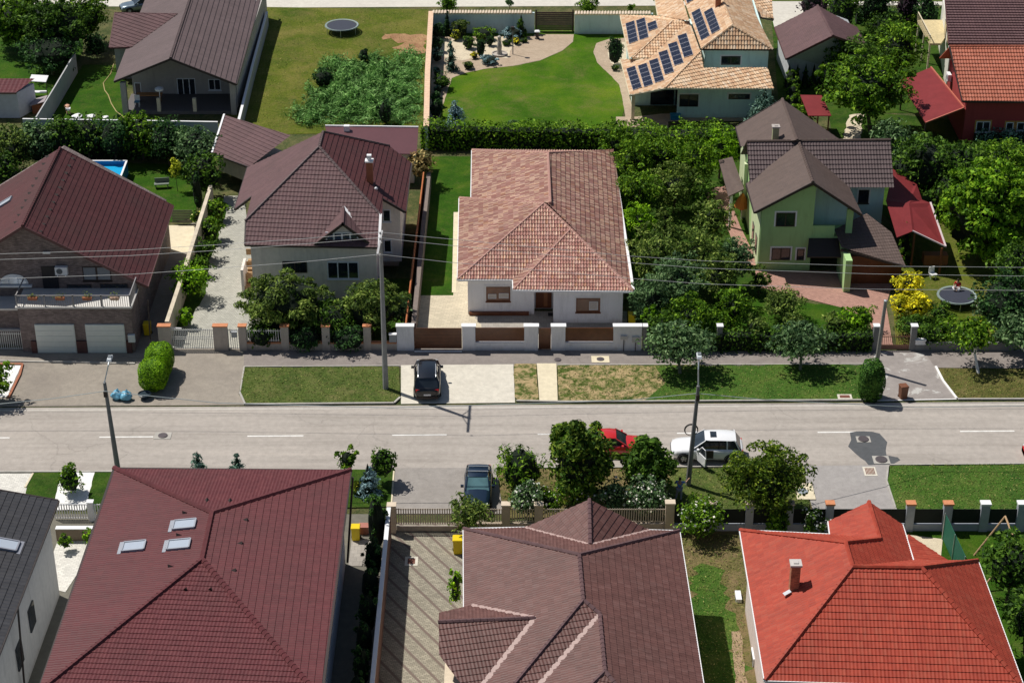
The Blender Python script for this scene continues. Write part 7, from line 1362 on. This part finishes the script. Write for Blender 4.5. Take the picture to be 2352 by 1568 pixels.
def hedge(name, label, cat, pts, w, h, mat, size=.11, dens=55, group=None, rough=.16, seed=1, wavy=.12, core=M_CORE):
    """hedge along survey ground points"""
    rng = np.random.default_rng(seed); W_ = [P(*p) for p in pts]; th = thing(name, label, cat, (W_[0] + W_[-1]) / 2); CC = []; NN = []; CL = []; cm = M()
    for a, b in zip(W_[:-1], W_[1:]):
        d = b - a; L = np.linalg.norm(d); d /= L; s = np.array((-d[1], d[0], 0)); n = int(L * (w + 2 * h) * dens); t = rng.uniform(-.0, L, n); u = rng.uniform(0, w + 2 * h, n)
        top = (u > h) & (u < h + w); lo = u <= h; off = np.where(lo, -w / 2, np.where(top, u - h - w / 2, w / 2)); z = np.where(lo, u, np.where(top, h, h - (u - h - w))); z = np.abs(z)
        nn = np.where(lo[:, None], -s, np.where(top[:, None], (0, 0, 1.), s)); wv = wavy * (np.sin(t * 1.7 + a[0]) + np.sin(t * .63 + 1)) + rng.normal(0, rough, n) * .6
        CC.append(a + d * t[:, None] + s * (off * (1 + wv * .3))[:, None] + np.stack([0 * z, 0 * z, z * (1 + wv * .35)], 1) + nn * rng.normal(0, rough, (n, 1)) * .8); NN.append(nn + (0, 0, .3)); CL.append((np.sin(t * 2.3) * .5 + .5) * .6 + rng.uniform(0, .4, n))
        cm.beam(a + (0, 0, h * .8), b + (0, 0, h * .8), w * .7, h * .8)
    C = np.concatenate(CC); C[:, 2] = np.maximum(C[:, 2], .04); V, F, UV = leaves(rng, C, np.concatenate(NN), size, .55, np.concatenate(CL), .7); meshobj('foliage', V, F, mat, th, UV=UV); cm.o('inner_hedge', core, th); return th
T = lambda *a, **k: tree('tree', *a, **k)
B = lambda lab, *a, **k: tree('shrub', lab, 'shrub', *a, **{**dict(trunk=False, size=.11), **k})
def spruce(lab, x, y, rx, h, mat=L_BLUE, **k): return tree('spruce', lab, 'spruce', x, y, rx, h / 2, h / 2 + .1, mat, 'cone', size=k.pop('size', .13), asp=.3, **k)
def thuja(lab, x, y, rx, h, mat=L_DARK, **k): return tree('thuja', lab, 'thuja', x, y, rx, h / 2, h / 2, mat, 'cone' if k.pop('cone', False) else 'ball', size=k.pop('size', .11), asp=.4, trunk=False, cr=.3, core=.8, **k)
# ---- street side
clipped('topiary_bush', 'bright green clipped oval bush nearer the pavement, behind its twin', 'topiary', 366, 825, (.98, 1.25, 1.15), 1.25, L_BRIGHT, .05)
clipped('topiary_bush', 'bright green clipped oval bush nearer the road beside planter bowl', 'topiary', 352, 858, (1.02, 1.2, 1.1), 1.15, L_BRIGHT, .05)
clipped('column_cypress', 'dark clipped column cypress at the roadside beside the old driveway', 'cypress', 2003, 873, (.88, .88, 1.6), 1.55, leafmat('cypress_leaf', (.008, .03, .006), (.03, .085, .014), (.07, .15, .025)), .08)
M_SBARK = plain('greenish_bark', (.16, .17, .12), .9, 0, .25, 4)
T('spreading street tree with several stems behind the right street lamp', 'tree', 1558, 790, 70, 1.3, 2.3, L_GBLUE if 0 else L_SILV, base=(1562, 858), size=.15, trunkmat=M_SBARK, core=.35, trunkr=.13, ry=.8)
T('spreading grey green street tree on the verge near the cypress', 'tree', 1838, 785, 64, 1.25, 2.1, L_SILV, base=(1838, 850), size=.15, trunkmat=M_SBARK, core=.35, trunkr=.13, ry=.8)
T('small street tree with whitewashed trunk right of the old driveway', 'tree', 2236, 775, 48, 1.1, 2.3, L_MID, base=(2247, 858), trunkmat=M_WBARK, trunkr=.12, core=.3)
T('street tree with whitewashed trunk at the right edge', 'tree', 2345, 770, 52, 1.3, 2.4, L_SILV, base=(2372, 862), trunkmat=M_WBARK, trunkr=.11, core=.35)
T('leafy tree cut by the left edge beside the white gravel', 'tree', -22, 870, 40, 1.3, 1.8, L_MID)
# ---- garden of green house
hedge('garden_hedge', 'dark overgrown hedge behind the white capped stone pillars', 'hedge', [(1490, 800), (1760, 801), (2000, 801)], 1.1, 1.5, L_DARK, .12, 50, seed=3)
for i, (x, y, r) in enumerate(((1735, 752, 26), (1826, 748, 27), (1916, 748, 26))): B(('pale tipped round shrub in the garden hedge, left of three', 'pale tipped round shrub in the garden hedge, middle of three', 'pale tipped round shrub in the garden hedge, right of three')[i], x, y, r, .9, 1.3, L_OLIVE, base=None)
B('bright leafy bush behind the hedge left of the brown gate', 1952, 742, 34, 1.0, 1.1, L_BRIGHT, size=.15); B('leafy green shrub hanging over the brown garden gate', 1985, 728, 24, .9, 1.2, L_MID)
B('upright pale tipped juniper standing on the small front lawn', 1800, 702, 46, 1.3, 1.3, L_OLIVE, asp=.3, size=.15)
for i, (x, y, r, rz, zc, mt, lab) in enumerate((
    (1452, 375, 48, 2.0, 2.6, L_MID, 'green tree at the back corner of the white bungalow'), (1520, 362, 55, 2.0, 2.8, L_MID, 'leafy tree second from the bungalow in the thicket back row'), (1592, 372, 52, 1.9, 2.6, L_MID, 'leafy tree in the thicket back row below the villa'),
    (1655, 345, 40, 1.7, 2.4, L_BRIGHT, 'bright leafy tree left of the green house roof'), (1466, 440, 46, 1.9, 2.4, L_MID, 'mid green tree beside the upper right eave of the bungalow'), (1550, 428, 50, 1.7, 2.2, L_OLIVE, 'wide green tree in the middle of the thicket'), (1608, 445, 36, 1.4, 1.8, L_DARK, 'small dark tree near the terracotta terrace'),
    (1470, 515, 38, 1.7, 2.2, L_BRIGHT, 'green tree against the right wall of the bungalow'), (1528, 505, 24, 1.0, 1.2, L_OLIVE, 'loose shrub left of the bright lawn patch'), (1640, 505, 44, 1.6, 2.2, L_OLIVE, 'olive tree in front of the orange parasol'),
    (1512, 590, 62, 2.2, 2.6, L_OLIVE, 'big olive green willow by the bungalow corner'), (1598, 590, 52, 1.9, 2.4, L_OLIVE, 'olive green tree right of the willow'), (1560, 655, 62, 2.1, 2.5, L_SILV, 'silver green tree in front of the willow'), (1655, 640, 48, 1.7, 2.0, L_OLIVE, 'loose olive tree beside the terracotta patio'),
    (1498, 690, 46, 1.9, 2.1, L_SILV, 'grey green tree behind the yellow bin'), (1690, 592, 40, 1.7, 2.2, L_SILV, 'small grey green tree at the green house corner'), (1580, 732, 50, 1.5, 1.7, L_MID, 'low leafy tree behind the garden hedge'), (1682, 712, 44, 1.5, 1.6, L_MID, 'green shrubby tree behind the left hedge pillar'),
    (1528, 752, 38, 1.4, 1.5, L_DARK, 'dark bush at the end of the white street wall'), (1500, 735, 22, 1.2, 1.4, L_BRIGHT, 'bright leafy twig bush near the yellow bin'), (1415, 330, 36, 1.6, 2.2, L_MID, 'green tree at the right end of the back hedge'), (1745, 640, 26, 1.1, 1.3, L_OLIVE, 'slender olive bush on the terracotta patio edge'))):
    tree('tree', lab, 'tree', x, y, r, rz * (1.12 if r > 40 else 1.0), zc * 1.12, mt, size=.15, core=.42, cr=.25, asp=.38)
hedge('back_hedge', 'dark hedge with sunlit bright top behind the white bungalow', 'hedge', [(968, 338), (1200, 341), (1420, 345)], 1.5, 2.3, L_MID, .13, 46, seed=5)
hedge('back_hedge', 'green hedge below the villa terrace', 'hedge', [(1400, 345), (1560, 350), (1700, 348)], 2.4, 2.3, L_MID, .14, 44, seed=6, wavy=.3)
thuja('gold green thuja between porch roof and red pavilion', 2080, 556, 22, 3.6, L_MID, cone=True)
for x, y, r, lab in ((2085, 655, 31, 'upper ball of the golden yellow shrub group'), (2070, 703, 25, 'lower left ball of the golden yellow shrub group'), (2108, 705, 27, 'lower right ball of the golden yellow shrub group')): B(lab, x, y, r, .95, 1.5 if y < 690 else 1.0, L_YEL, size=.13, group='golden yellow shrubs', base=None)
B('dark green bush under the golden shrubs', 2100, 752, 40, .9, .9, L_DARK); B('round dark shrub right of the garden gate mailbox', 2140, 770, 30, .9, .9, L_DARK)
B('pink flowering rose bush beside the right garden fence', 2190, 762, 42, .8, .9, L_MID, flowers=(L_FLP, 26)); B('yellow flowering rose bush near the right garden fence', 2243, 752, 26, .7, .9, L_MID, flowers=(L_FLY, 40)); B('small leafy shrub with white flowers behind yellow roses', 2262, 712, 24, .7, .9, L_SILV, flowers=(L_FLW, 12))
T('huge bright green tree at the right edge', 'tree', 2275, 488, 102, 3.7, 4.2, leafmat('fresh_leaf', (.02, .06, .003), (.075, .17, .008), (.19, .30, .02)), size=.2, clumps=170, n=24000, core=.8, inner=.78)
T('large dark tree between the pavilion and the red house', 'tree', 2120, 385, 78, 2.5, 3.2, L_DARK, size=.18, core=.7); T('dark tree right of the large one before the red house', 'tree', 2200, 392, 62, 2.2, 2.8, L_DARK, size=.18, core=.7); T('silvery leaved tree just above the brown ridge', 'tree', 2055, 325, 45, 1.6, 2.4, L_SILV, size=.15)
T('dark tree beside the turquoise pool', 'tree', 2180, 440, 48, 1.8, 2.2, L_DARK, core=.7); T('leafy tree at the far right under the red wall', 'tree', 2305, 372, 60, 1.6, 2.0, L_MID, size=.15)
hedge('blue_green_hedge', 'blue green hedge along the foot of the red wall', 'hedge', [(2235, 336), (2480, 340)], 1.2, 1.5, L_GBLUE, .12, 50, seed=8); hedge('dark_hedge', 'dark hedge behind the huge bright tree', 'hedge', [(2030, 372), (2480, 380)], 1.5, 1.7, L_DARK, .13, 45, seed=9)
T('dark tree shading the right trampoline', 'tree', 2312, 700, 64, 2.3, 2.8, L_DEEP, size=.17, core=.7); T('dark tree at right edge below the bright one', 'tree', 2340, 625, 50, 2.2, 2.6, L_DARK, core=.7); B('dark shrub between trampoline and rose bushes', 2160, 722, 26, .8, .9, L_DARK); T('grey green tree at lower right of the garden', 'tree', 2318, 752, 40, 1.3, 1.6, L_SILV)
# ---- upper right
T('round leafy tree with forked trunk above the green house ridge', 'tree', 1986, 200, 92, 2.9, 4.6, L_MID, base=(2000, 306), size=.18, trunkr=.2, core=.6, clumps=110, n=12000)
T('green tree behind the small gabled house corner', 'tree', 1965, 142, 60, 2.2, 2.8, L_DARK, size=.16, core=.6); T('brown green tree beside the cream balcony', 'tree', 2062, 116, 56, 2.4, 2.8, L_OLIVE if 0 else L_MID, size=.16)
for i in range(8): thuja('clipped thuja number %s in the row before the white gable' % ('one', 'two', 'three', 'four', 'five', 'six', 'seven', 'eight')[i], 1812 + i * 19, 172 + (i % 2), 11, 2.6, L_DARK, cone=True, group='thuja row before the white gable')
for o in [o for o in bpy.data.objects if o.get('group') == 'thuja row before the white gable']: o['label'] = 'clipped cone thuja in the row before the white gabled house'
for i, y in enumerate((185, 203, 222, 243)): thuja('x', 1817 + i * 2, y, 15, 2.4, L_MID, group='thuja line beside the villa')['label'] = 'bushy thuja in the line between villa and red roof shed'
spruce('blue green cedar leaning over the villa wall corner', 1755, 250, 46, 4.2, L_GBLUE, size=.15); T('dark shrubby tree left of the small red shed', 'tree', 1842, 268, 26, 1.0, 1.2, L_MID)
for x, y, r, h, mt, lab in ((1872, 8, 34, 3.5, L_PURP, 'dark purple leaved tree left at the far street'), (1935, 22, 34, 5., L_DARK, 'tall dark conifer left of three at the far street'), (2010, 14, 32, 5.6, L_DEEP, 'tall dark conifer in the middle at the far street'), (2085, 18, 24, 5., L_PURP, 'dark purple tree right at the far street'), (2128, 40, 22, 4.6, L_DEEP, 'dark conifer beside the cream balcony house')): tree('tree', lab, 'tree', x, y, r, h / 2, h / 2, mt, size=.17, core=.75)
T('dark shrub under the far conifers', 'tree', 2035, 62, 42, 1.3, 1.5, L_DARK, core=.7); B('leafy vine bush near the cream house', 2098, 55, 16, 1.0, 1.2, L_MID)
hedge('dark_hedge', 'dark hedge behind the small gabled house', 'hedge', [(1965, 52), (2150, 55)], 1.5, 1.4, L_DEEP, .13, 40, seed=12)
# ---- villa garden
for x, y, r, lab in ((1028, 12, 19, 'leafy street bush behind the villa wall, leftmost'), (1350, 14, 21, 'grey green street bush behind the villa wall, right of gate')): B(lab, x, y, r, 1.0, 1.0, L_MID)
T('thin sapling behind the villa wall', 'tree', 1172, 4, 10, .6, 1.4, L_SILV, core=0, trunkr=.04)
B('spiky grass tuft behind the villa wall', 1450, 18, 8, .5, .5, L_MID)
VG = ((1027, 50, 9, 3.0, L_DEEP, 'c', 'narrow dark thuja before the villa back wall'), (1057, 66, 18, 1.8, L_OLIVE, 'b', 'yellowish shrub before the villa back wall'), (1006, 70, 13, 1.8, L_DEEP, 'b', 'dark shrub in the corner of the villa wall'), (1003, 100, 12, 1.7, L_DEEP, 'b', 'dark shrub along the villa side wall, second from back'),
      (1076, 99, 14, 1.2, L_DARK, 'b', 'round green shrub in the middle of the gravel bed'), (1110, 78, 22, 1.3, L_MID, 'b', 'wide green and rust shrub before the back wall'), (1104, 112, 10, 1.9, L_DEEP, 'b', 'dark egg shaped shrub in the gravel bed'), (1125, 94, 10, 1.1, L_DEEP, 'b', 'small dark shrub right of the rust shrub'), (1124, 137, 20, .8, L_BLUE, 'b', 'flat blue juniper at the lawn edge'),
      (1164, 98, 11, .6, L_DARK, 'b', 'low green cushion shrub in pale gravel'), (1186, 95, 8, .7, L_YEL, 'b', 'small golden cushion shrub in pale gravel'), (1203, 93, 8, .5, L_DARK, 'b', 'tiny green cushion right of the golden one'), (1177, 77, 22, 1.3, L_BLUE, 'b', 'blue spreading spruce before the villa gate'), (1197, 58, 12, 2.6, L_DARK, 'c', 'dark pointed thuja left of the villa gate'),
      (1076, 150, 12, .8, L_OLIVE, 'b', 'brownish cushion shrub at the lawn edge'), (1016, 188, 18, 1.4, L_DARK, 'b', 'round dark ball shrub by the villa side wall'), (1004, 165, 9, 1.0, L_GBLUE, 'b', 'blue green small shrub by the villa side wall'), (1006, 206, 9, .9, L_GBLUE, 'b', 'blue green small shrub below the round ball'), (1002, 252, 15, 1.7, L_DEEP, 'b', 'dark shrub behind the blue spruce'), (1002, 228, 12, 1.4, L_DEEP, 'b', 'dark shrub between ball shrub and blue spruce'), (1004, 128, 12, 1.4, L_GBLUE, 'b', 'blue green shrub left of the weeping spruce'),
      (1413, 118, 17, 2.9, L_DEEP, 'b', 'tall dark pine in the gravel by the villa'), (1413, 156, 9, .6, L_OLIVE, 'b', 'small olive cushion by the villa path'), (1046, 80, 10, 1.2, L_LIME, 'b', 'lime green low shrub in the corner bed'), (1090, 128, 8, .7, L_YEL, 'b', 'tiny golden shrub in brown gravel'))
for x, y, r, h, mt, kd, lab in VG: tree('garden_shrub', lab, 'shrub', x, y, r, h / 2, h / 2, mt, 'cone' if kd == 'c' else 'ball', size=.10, asp=.45, trunk=False, core=.8, group='shrubs in the villa gravel bed' if x < 1230 else None)
tree('weeping_spruce', 'weeping blue green spruce with drooping arms in villa bed', 'spruce', 1035, 128, 15, 1.6, 1.6, L_GBLUE, 'cone', size=.12, asp=.3)
spruce('blue spruce at the lawn corner above the hedge', 1046, 266, 27, 3.0, L_BLUE)
B('pale leaved bush at the lower edge of the villa lawn', 1178, 284, 13, .5, .6, L_SILV)
# ---- meadow and upper left
T('large green tree mass at the upper left corner', 'tree', 45, 45, 70, 2.6, 3.2, L_MID, size=.18, core=.7, n=9000); T('big dark green tree left of the porch house wing', 'tree', 125, 62, 75, 2.9, 3.6, L_DARK, size=.18, core=.7, n=10000); T('yellow green tree touching the porch house wing', 'tree', 198, 40, 45, 2.2, 3.0, L_MID, size=.16, core=.6); T('dark tree in front of the upper left group', 'tree', 115, 118, 62, 1.9, 2.4, L_DEEP, size=.16, core=.7)
T('dark shrub beside the kennel path', 'tree', 220, 105, 24, 1.2, 1.4, L_DEEP, core=.7)
for i, (x, y, r, mt, lab) in enumerate(((30, 340, 48, L_OLIVE, 'pale tipped tree at the left edge above the brick house'), (85, 330, 40, L_SILV, 'silver green tree left of the panel fence'), (140, 318, 44, L_DARK, 'dark tree at the left end of the panel fence'), (200, 312, 44, L_DARK, 'dark tree second along the panel fence'), (262, 318, 40, L_DEEP, 'dark tree in the middle of the panel fence'), (325, 312, 46, L_MID, 'brownish green tree right of fence middle'), (385, 325, 42, L_DEEP, 'dark tree near the right fence end'), (452, 345, 50, L_SILV, 'silver tipped tree before the carport annexe'), (470, 400, 38, L_DARK, 'dark tree below the silver tipped one'), (10, 400, 30, L_DARK, 'dark tree cut by the left edge'))): tree('tree', lab, 'tree', x, y, r, 1.9, 2.3, mt, size=.16, core=.7)
hedge('dark_hedge', 'dark hedge in the shade below the panel fence', 'hedge', [(60, 352), (300, 354), (470, 357)], 2.2, 2.0, L_DEEP, .13, 40, seed=14)
thuja('slim dark cypress beside the cream boundary wall', 453, 442, 12, 3.4, L_DEEP); tree('tree', 'young yellow green sapling on the pool lawn', 'sapling', 403, 392, 12, .9, 1.9, L_LIME, size=.11, core=0, trunkr=.03, base=(408, 440))
B('bush with yellow flowers at the top of the cream wall', 452, 498, 14, .7, .7, L_MID, flowers=(L_FLY, 14))
for x, y, r, rz, mt, lab in ((500, 482, 24, .9, L_MID, 'green bush at the top of the pale driveway bed'), (483, 530, 26, .9, L_MID, 'green bush second down the driveway bed'), (470, 572, 27, .9, L_DARK, 'dark green bush midway down the driveway bed'), (460, 610, 24, .8, L_MID, 'small green bush above the bright driveway tree'), (434, 648, 40, 1.3, L_BRIGHT, 'bright leafy round tree at the driveway bed'), (428, 728, 18, .7, L_BRIGHT, 'small bright shrub near the white bar gate')): B(lab, x, y, r, rz, rz * 1.1, mt, size=.13)
T('wide weeping juniper left of the tall concrete pole', 'tree', 660, 700, 92, 2.3, 2.5, L_OLIVE, size=.18, asp=.28, core=.75, clumps=120, n=13000, ry=.7); T('weeping juniper directly behind the tall concrete pole', 'tree', 852, 708, 66, 1.9, 2.2, L_OLIVE, size=.18, asp=.28, core=.72, clumps=80, n=8000, ry=.8); T('darker juniper between the two weeping ones', 'tree', 765, 735, 50, 1.3, 1.5, L_DARK, size=.16, asp=.35, core=.75)
T('wispy grey green bush by the white wall pillar', 'tree', 922, 715, 26, 1.2, 1.5, L_SILV, core=.3, n=700); T('withered brown bush beside the back annexe', 'tree', 968, 382, 26, 1.2, 1.8, L_BROWN, core=.3, n=900)
T('low green shrubs behind the beige street fence', 'tree', 600, 770, 34, .9, .9, L_DARK, core=.8, trunk=False); B('dark low shrub under the middle juniper', 700, 775, 40, .8, .8, L_DEEP, core=.8); B('dark low shrub behind the beige fence near the pole', 800, 775, 42, .8, .8, L_DEEP, core=.8)
# weeds in the meadow
rng = np.random.default_rng(77); WP = []
poly = [(725, 155), (765, 128), (820, 138), (850, 122), (905, 134), (930, 118), (975, 122), (972, 292), (800, 294), (690, 296), (655, 270), (690, 240), (700, 205), (728, 200)]
px, py = rng.uniform(640, 985, 60000), rng.uniform(110, 300, 60000); ins = inpoly(px, py, poly); dens = np.clip(.5 + .33 * np.sin(px * .062 + 2 * np.sin(py * .05)) * np.sin(py * .13 + px * .03) + .3 * np.sin(px * .14 + 1) * np.sin(py * .24 + px * .05), 0, 1)
ed = np.full(60000, 1e9)
for i in range(len(poly)):
    (x1, y1), (x2, y2) = poly[i], poly[(i + 1) % len(poly)]; tt_ = np.clip(((px - x1) * (x2 - x1) + (py - y1) * (y2 - y1)) / ((x2 - x1) ** 2 + (y2 - y1) ** 2), 0, 1); ed = np.minimum(ed, np.hypot(px - x1 - tt_ * (x2 - x1), (py - y1 - tt_ * (y2 - y1)) * 1.6))
keep = ins & (rng.uniform(0, 1, 60000) < (.05 + .95 * dens ** 1.6) * np.clip(ed / 62, .02, 1)); pts = np.array([P(a, b) for a, b in zip(px[keep][:14000], py[keep][:14000])])
hgt = .12 + 1.35 * dens[keep][:14000] ** 2 * rng.uniform(.4, 1.2, len(pts)); C = np.repeat(pts, 3, 0) + rng.normal(0, .16, (len(pts) * 3, 3)) * (1, 1, 0); C[:, 2] = np.repeat(hgt, 3) * rng.uniform(.15, 1, len(C))
V, F, UV = leaves(rng, C, np.tile((0, -.2, 1.), (len(C), 1)), .24, .2, np.repeat(dens[keep][:14000], 3), .9); tag(meshobj('tall_weeds', V, F, leafmat('weed_leaf', (.03, .085, .02), (.085, .19, .05), (.16, .27, .10)), UV=UV), kind='stuff')
for x, y, r, rz, mt, lab in ((743, 182, 22, .9, L_DEEP, 'dark bush at the left edge of the tall weeds'), (835, 128, 12, .7, L_DEEP, 'small dark bush at the top of the tall weeds'), (885, 258, 16, 1.2, L_DEEP, 'dark pointed bush low in the tall weeds')): B(lab, x, y, r, rz, rz, mt, core=.8)
# ---- south side
T('round green bush on the white gravel bed', 'tree', 160, 1103, 27, .95, 1.0, L_MID, size=.12, core=.7, trunk=False); B('small shrub by the charcoal roof house wall', 150, 1243, 14, .7, .7, L_MID); B('small green shrub at the left eave of the maroon roof', 210, 1240, 15, .8, .8, L_BRIGHT)
spruce('left small blue green spruce behind the maroon roof', 455, 1066, 20, 2.3, L_GBLUE); spruce('right small blue green spruce behind the maroon roof', 545, 1070, 21, 2.1, L_GBLUE)
B('round leafy bush at the maroon roof corner', 799, 1056, 23, .95, 2.1, L_MID, trunk=True); B('round dark green bush at the driveway edge', 878, 1064, 27, 1.0, 1.5, L_DARK, size=.12, core=.8); spruce('blue spruce between two round bushes', 845, 1096, 27, 2.4, L_BLUE, size=.12); B('low lime shrub under the blue spruce', 822, 1118, 14, .4, .45, L_LIME)
thuja('tall green thuja beside the tall white capped wall', 864, 1200, 22, 4.0, leafmat('cypress_leaf', (0, 0, 0), (0, 0, 0)))
for i in range(6): thuja('dark thuja in the shaded row along the tall wall', 858 - i * 7, 1285 + i * 62, 21, 3.0, L_DEEP, group='thuja row along the tall wall')
B('upright dark juniper right of the blue car', 1197, 1082, 50, 1.8, 1.7, L_MID, asp=.3, size=.16, core=.75); T('big glossy leaved tree in front of the red car', 'tree', 1330, 1060, 68, 2.6, 3.0, leafmat('glossy_leaf', (.012, .035, .003), (.045, .10, .010), (.17, .22, .03)), size=.17, asp=.5, base=(1345, 1150), clumps=100, n=9000, core=.62); T('dense dark tree between red car and white SUV', 'tree', 1490, 1070, 50, 1.8, 2.1, L_DARK, size=.17, core=.7, n=8000)
T('leafy tree beside the grey south driveway', 'tree', 1764, 1106, 84, 2.2, 2.8, leafmat('fine_leaf', (.016, .04, .003), (.055, .10, .008), (.14, .18, .02)), size=.12, core=.6, n=9500)
B('hibiscus shrub with pale pink flowers nearest the beige gate', 1205, 1150, 32, 1.2, 1.6, L_SILV, flowers=(L_FLW, 130)); B('shrub with white flowers second from the beige gate', 1262, 1152, 24, .9, 1.3, L_MID, flowers=(L_FLW, 45)); B('flowering shrub above the left roof slope', 1330, 1140, 30, 1.0, 1.3, L_DARK, flowers=(L_FLW, 20)); B('flowering shrub above the ridge of the middle house', 1405, 1140, 36, 1.0, 1.3, L_SILV, flowers=(L_FLW, 30)); B('wide shrub full of white flowers left of the man', 1482, 1142, 46, 1.2, 1.4, L_SILV, flowers=(L_FLW, 150))
B('white flowering shrub below the man at the fence', 1606, 1192, 50, 1.1, 1.3, L_MID, flowers=(L_FLW, 90)); B('white flowering shrub left of the red porch gable', 1872, 1198, 28, .9, 1.2, L_DARK, flowers=(L_FLW, 90)); B('low leafy shrub along the screened fence', 1790, 1208, 28, .8, .9, L_MID)
B('olive juniper hanging over the gate before the blue car', 1078, 1186, 42, 1.4, 1.7, L_OLIVE, asp=.3, size=.16, core=.4); B('climbing green vine at the left eave of the middle house', 1046, 1352, 14, 1.5, 1.7, L_BRIGHT)
T('dark tree in the yard right of the red roof', 'tree', 2325, 1300, 66, 2.0, 2.6, L_DARK, size=.16, core=.6); T('dark tree at the lower right corner', 'tree', 2365, 1425, 52, 2.0, 2.4, L_DARK, size=.16, core=.6)
# grass tufts over lawns so they are not flat sheets
def tufts(pts, n, h, mat, seed, size=.07):
    rng = np.random.default_rng(seed); xs = [p[0] for p in pts]; ys = [p[1] for p in pts]; a, b = rng.uniform(min(xs), max(xs), n * 2), rng.uniform(min(ys), max(ys), n * 2); k = inpoly(a, b, pts); q = np.array([P(u, v) for u, v in zip(a[k][:n], b[k][:n])]); q[:, 2] = .07 + rng.uniform(0, h, len(q))
    return q
TU = [([(561, 845), (916, 843), (910, 924), (566, 927), (550, 904)], 2600, .05), ([(1282, 840), (1996, 839), (1988, 917), (1285, 920)], 4500, .05), ([(2155, 848), (2400, 849), (2400, 914), (2200, 914)], 1500, .05), ([(2045, 1070), (2400, 1066), (2400, 1170), (2058, 1170)], 3000, .05), ([(1150, 1080), (1836, 1075), (1858, 1172), (1165, 1178)], 4500, .05), ([(615, 22), (980, 25), (975, 300), (570, 300)], 5000, .08), ([(1560, 1230), (1710, 1230), (1710, 1568), (1600, 1568)], 2500, .08)]
Q = np.concatenate([tufts(p, n, h, None, 100 + i) for i, (p, n, h) in enumerate(TU)]); V, F, UV = leaves(rng, Q, np.tile((0, 0, 1.), (len(Q), 1)), .07, .3, None, .8)
tag(meshobj('grass', V, F, leafmat('grass_blade', (.05, .085, .02), (.10, .145, .03), (.24, .22, .09)), UV=UV), kind='stuff')
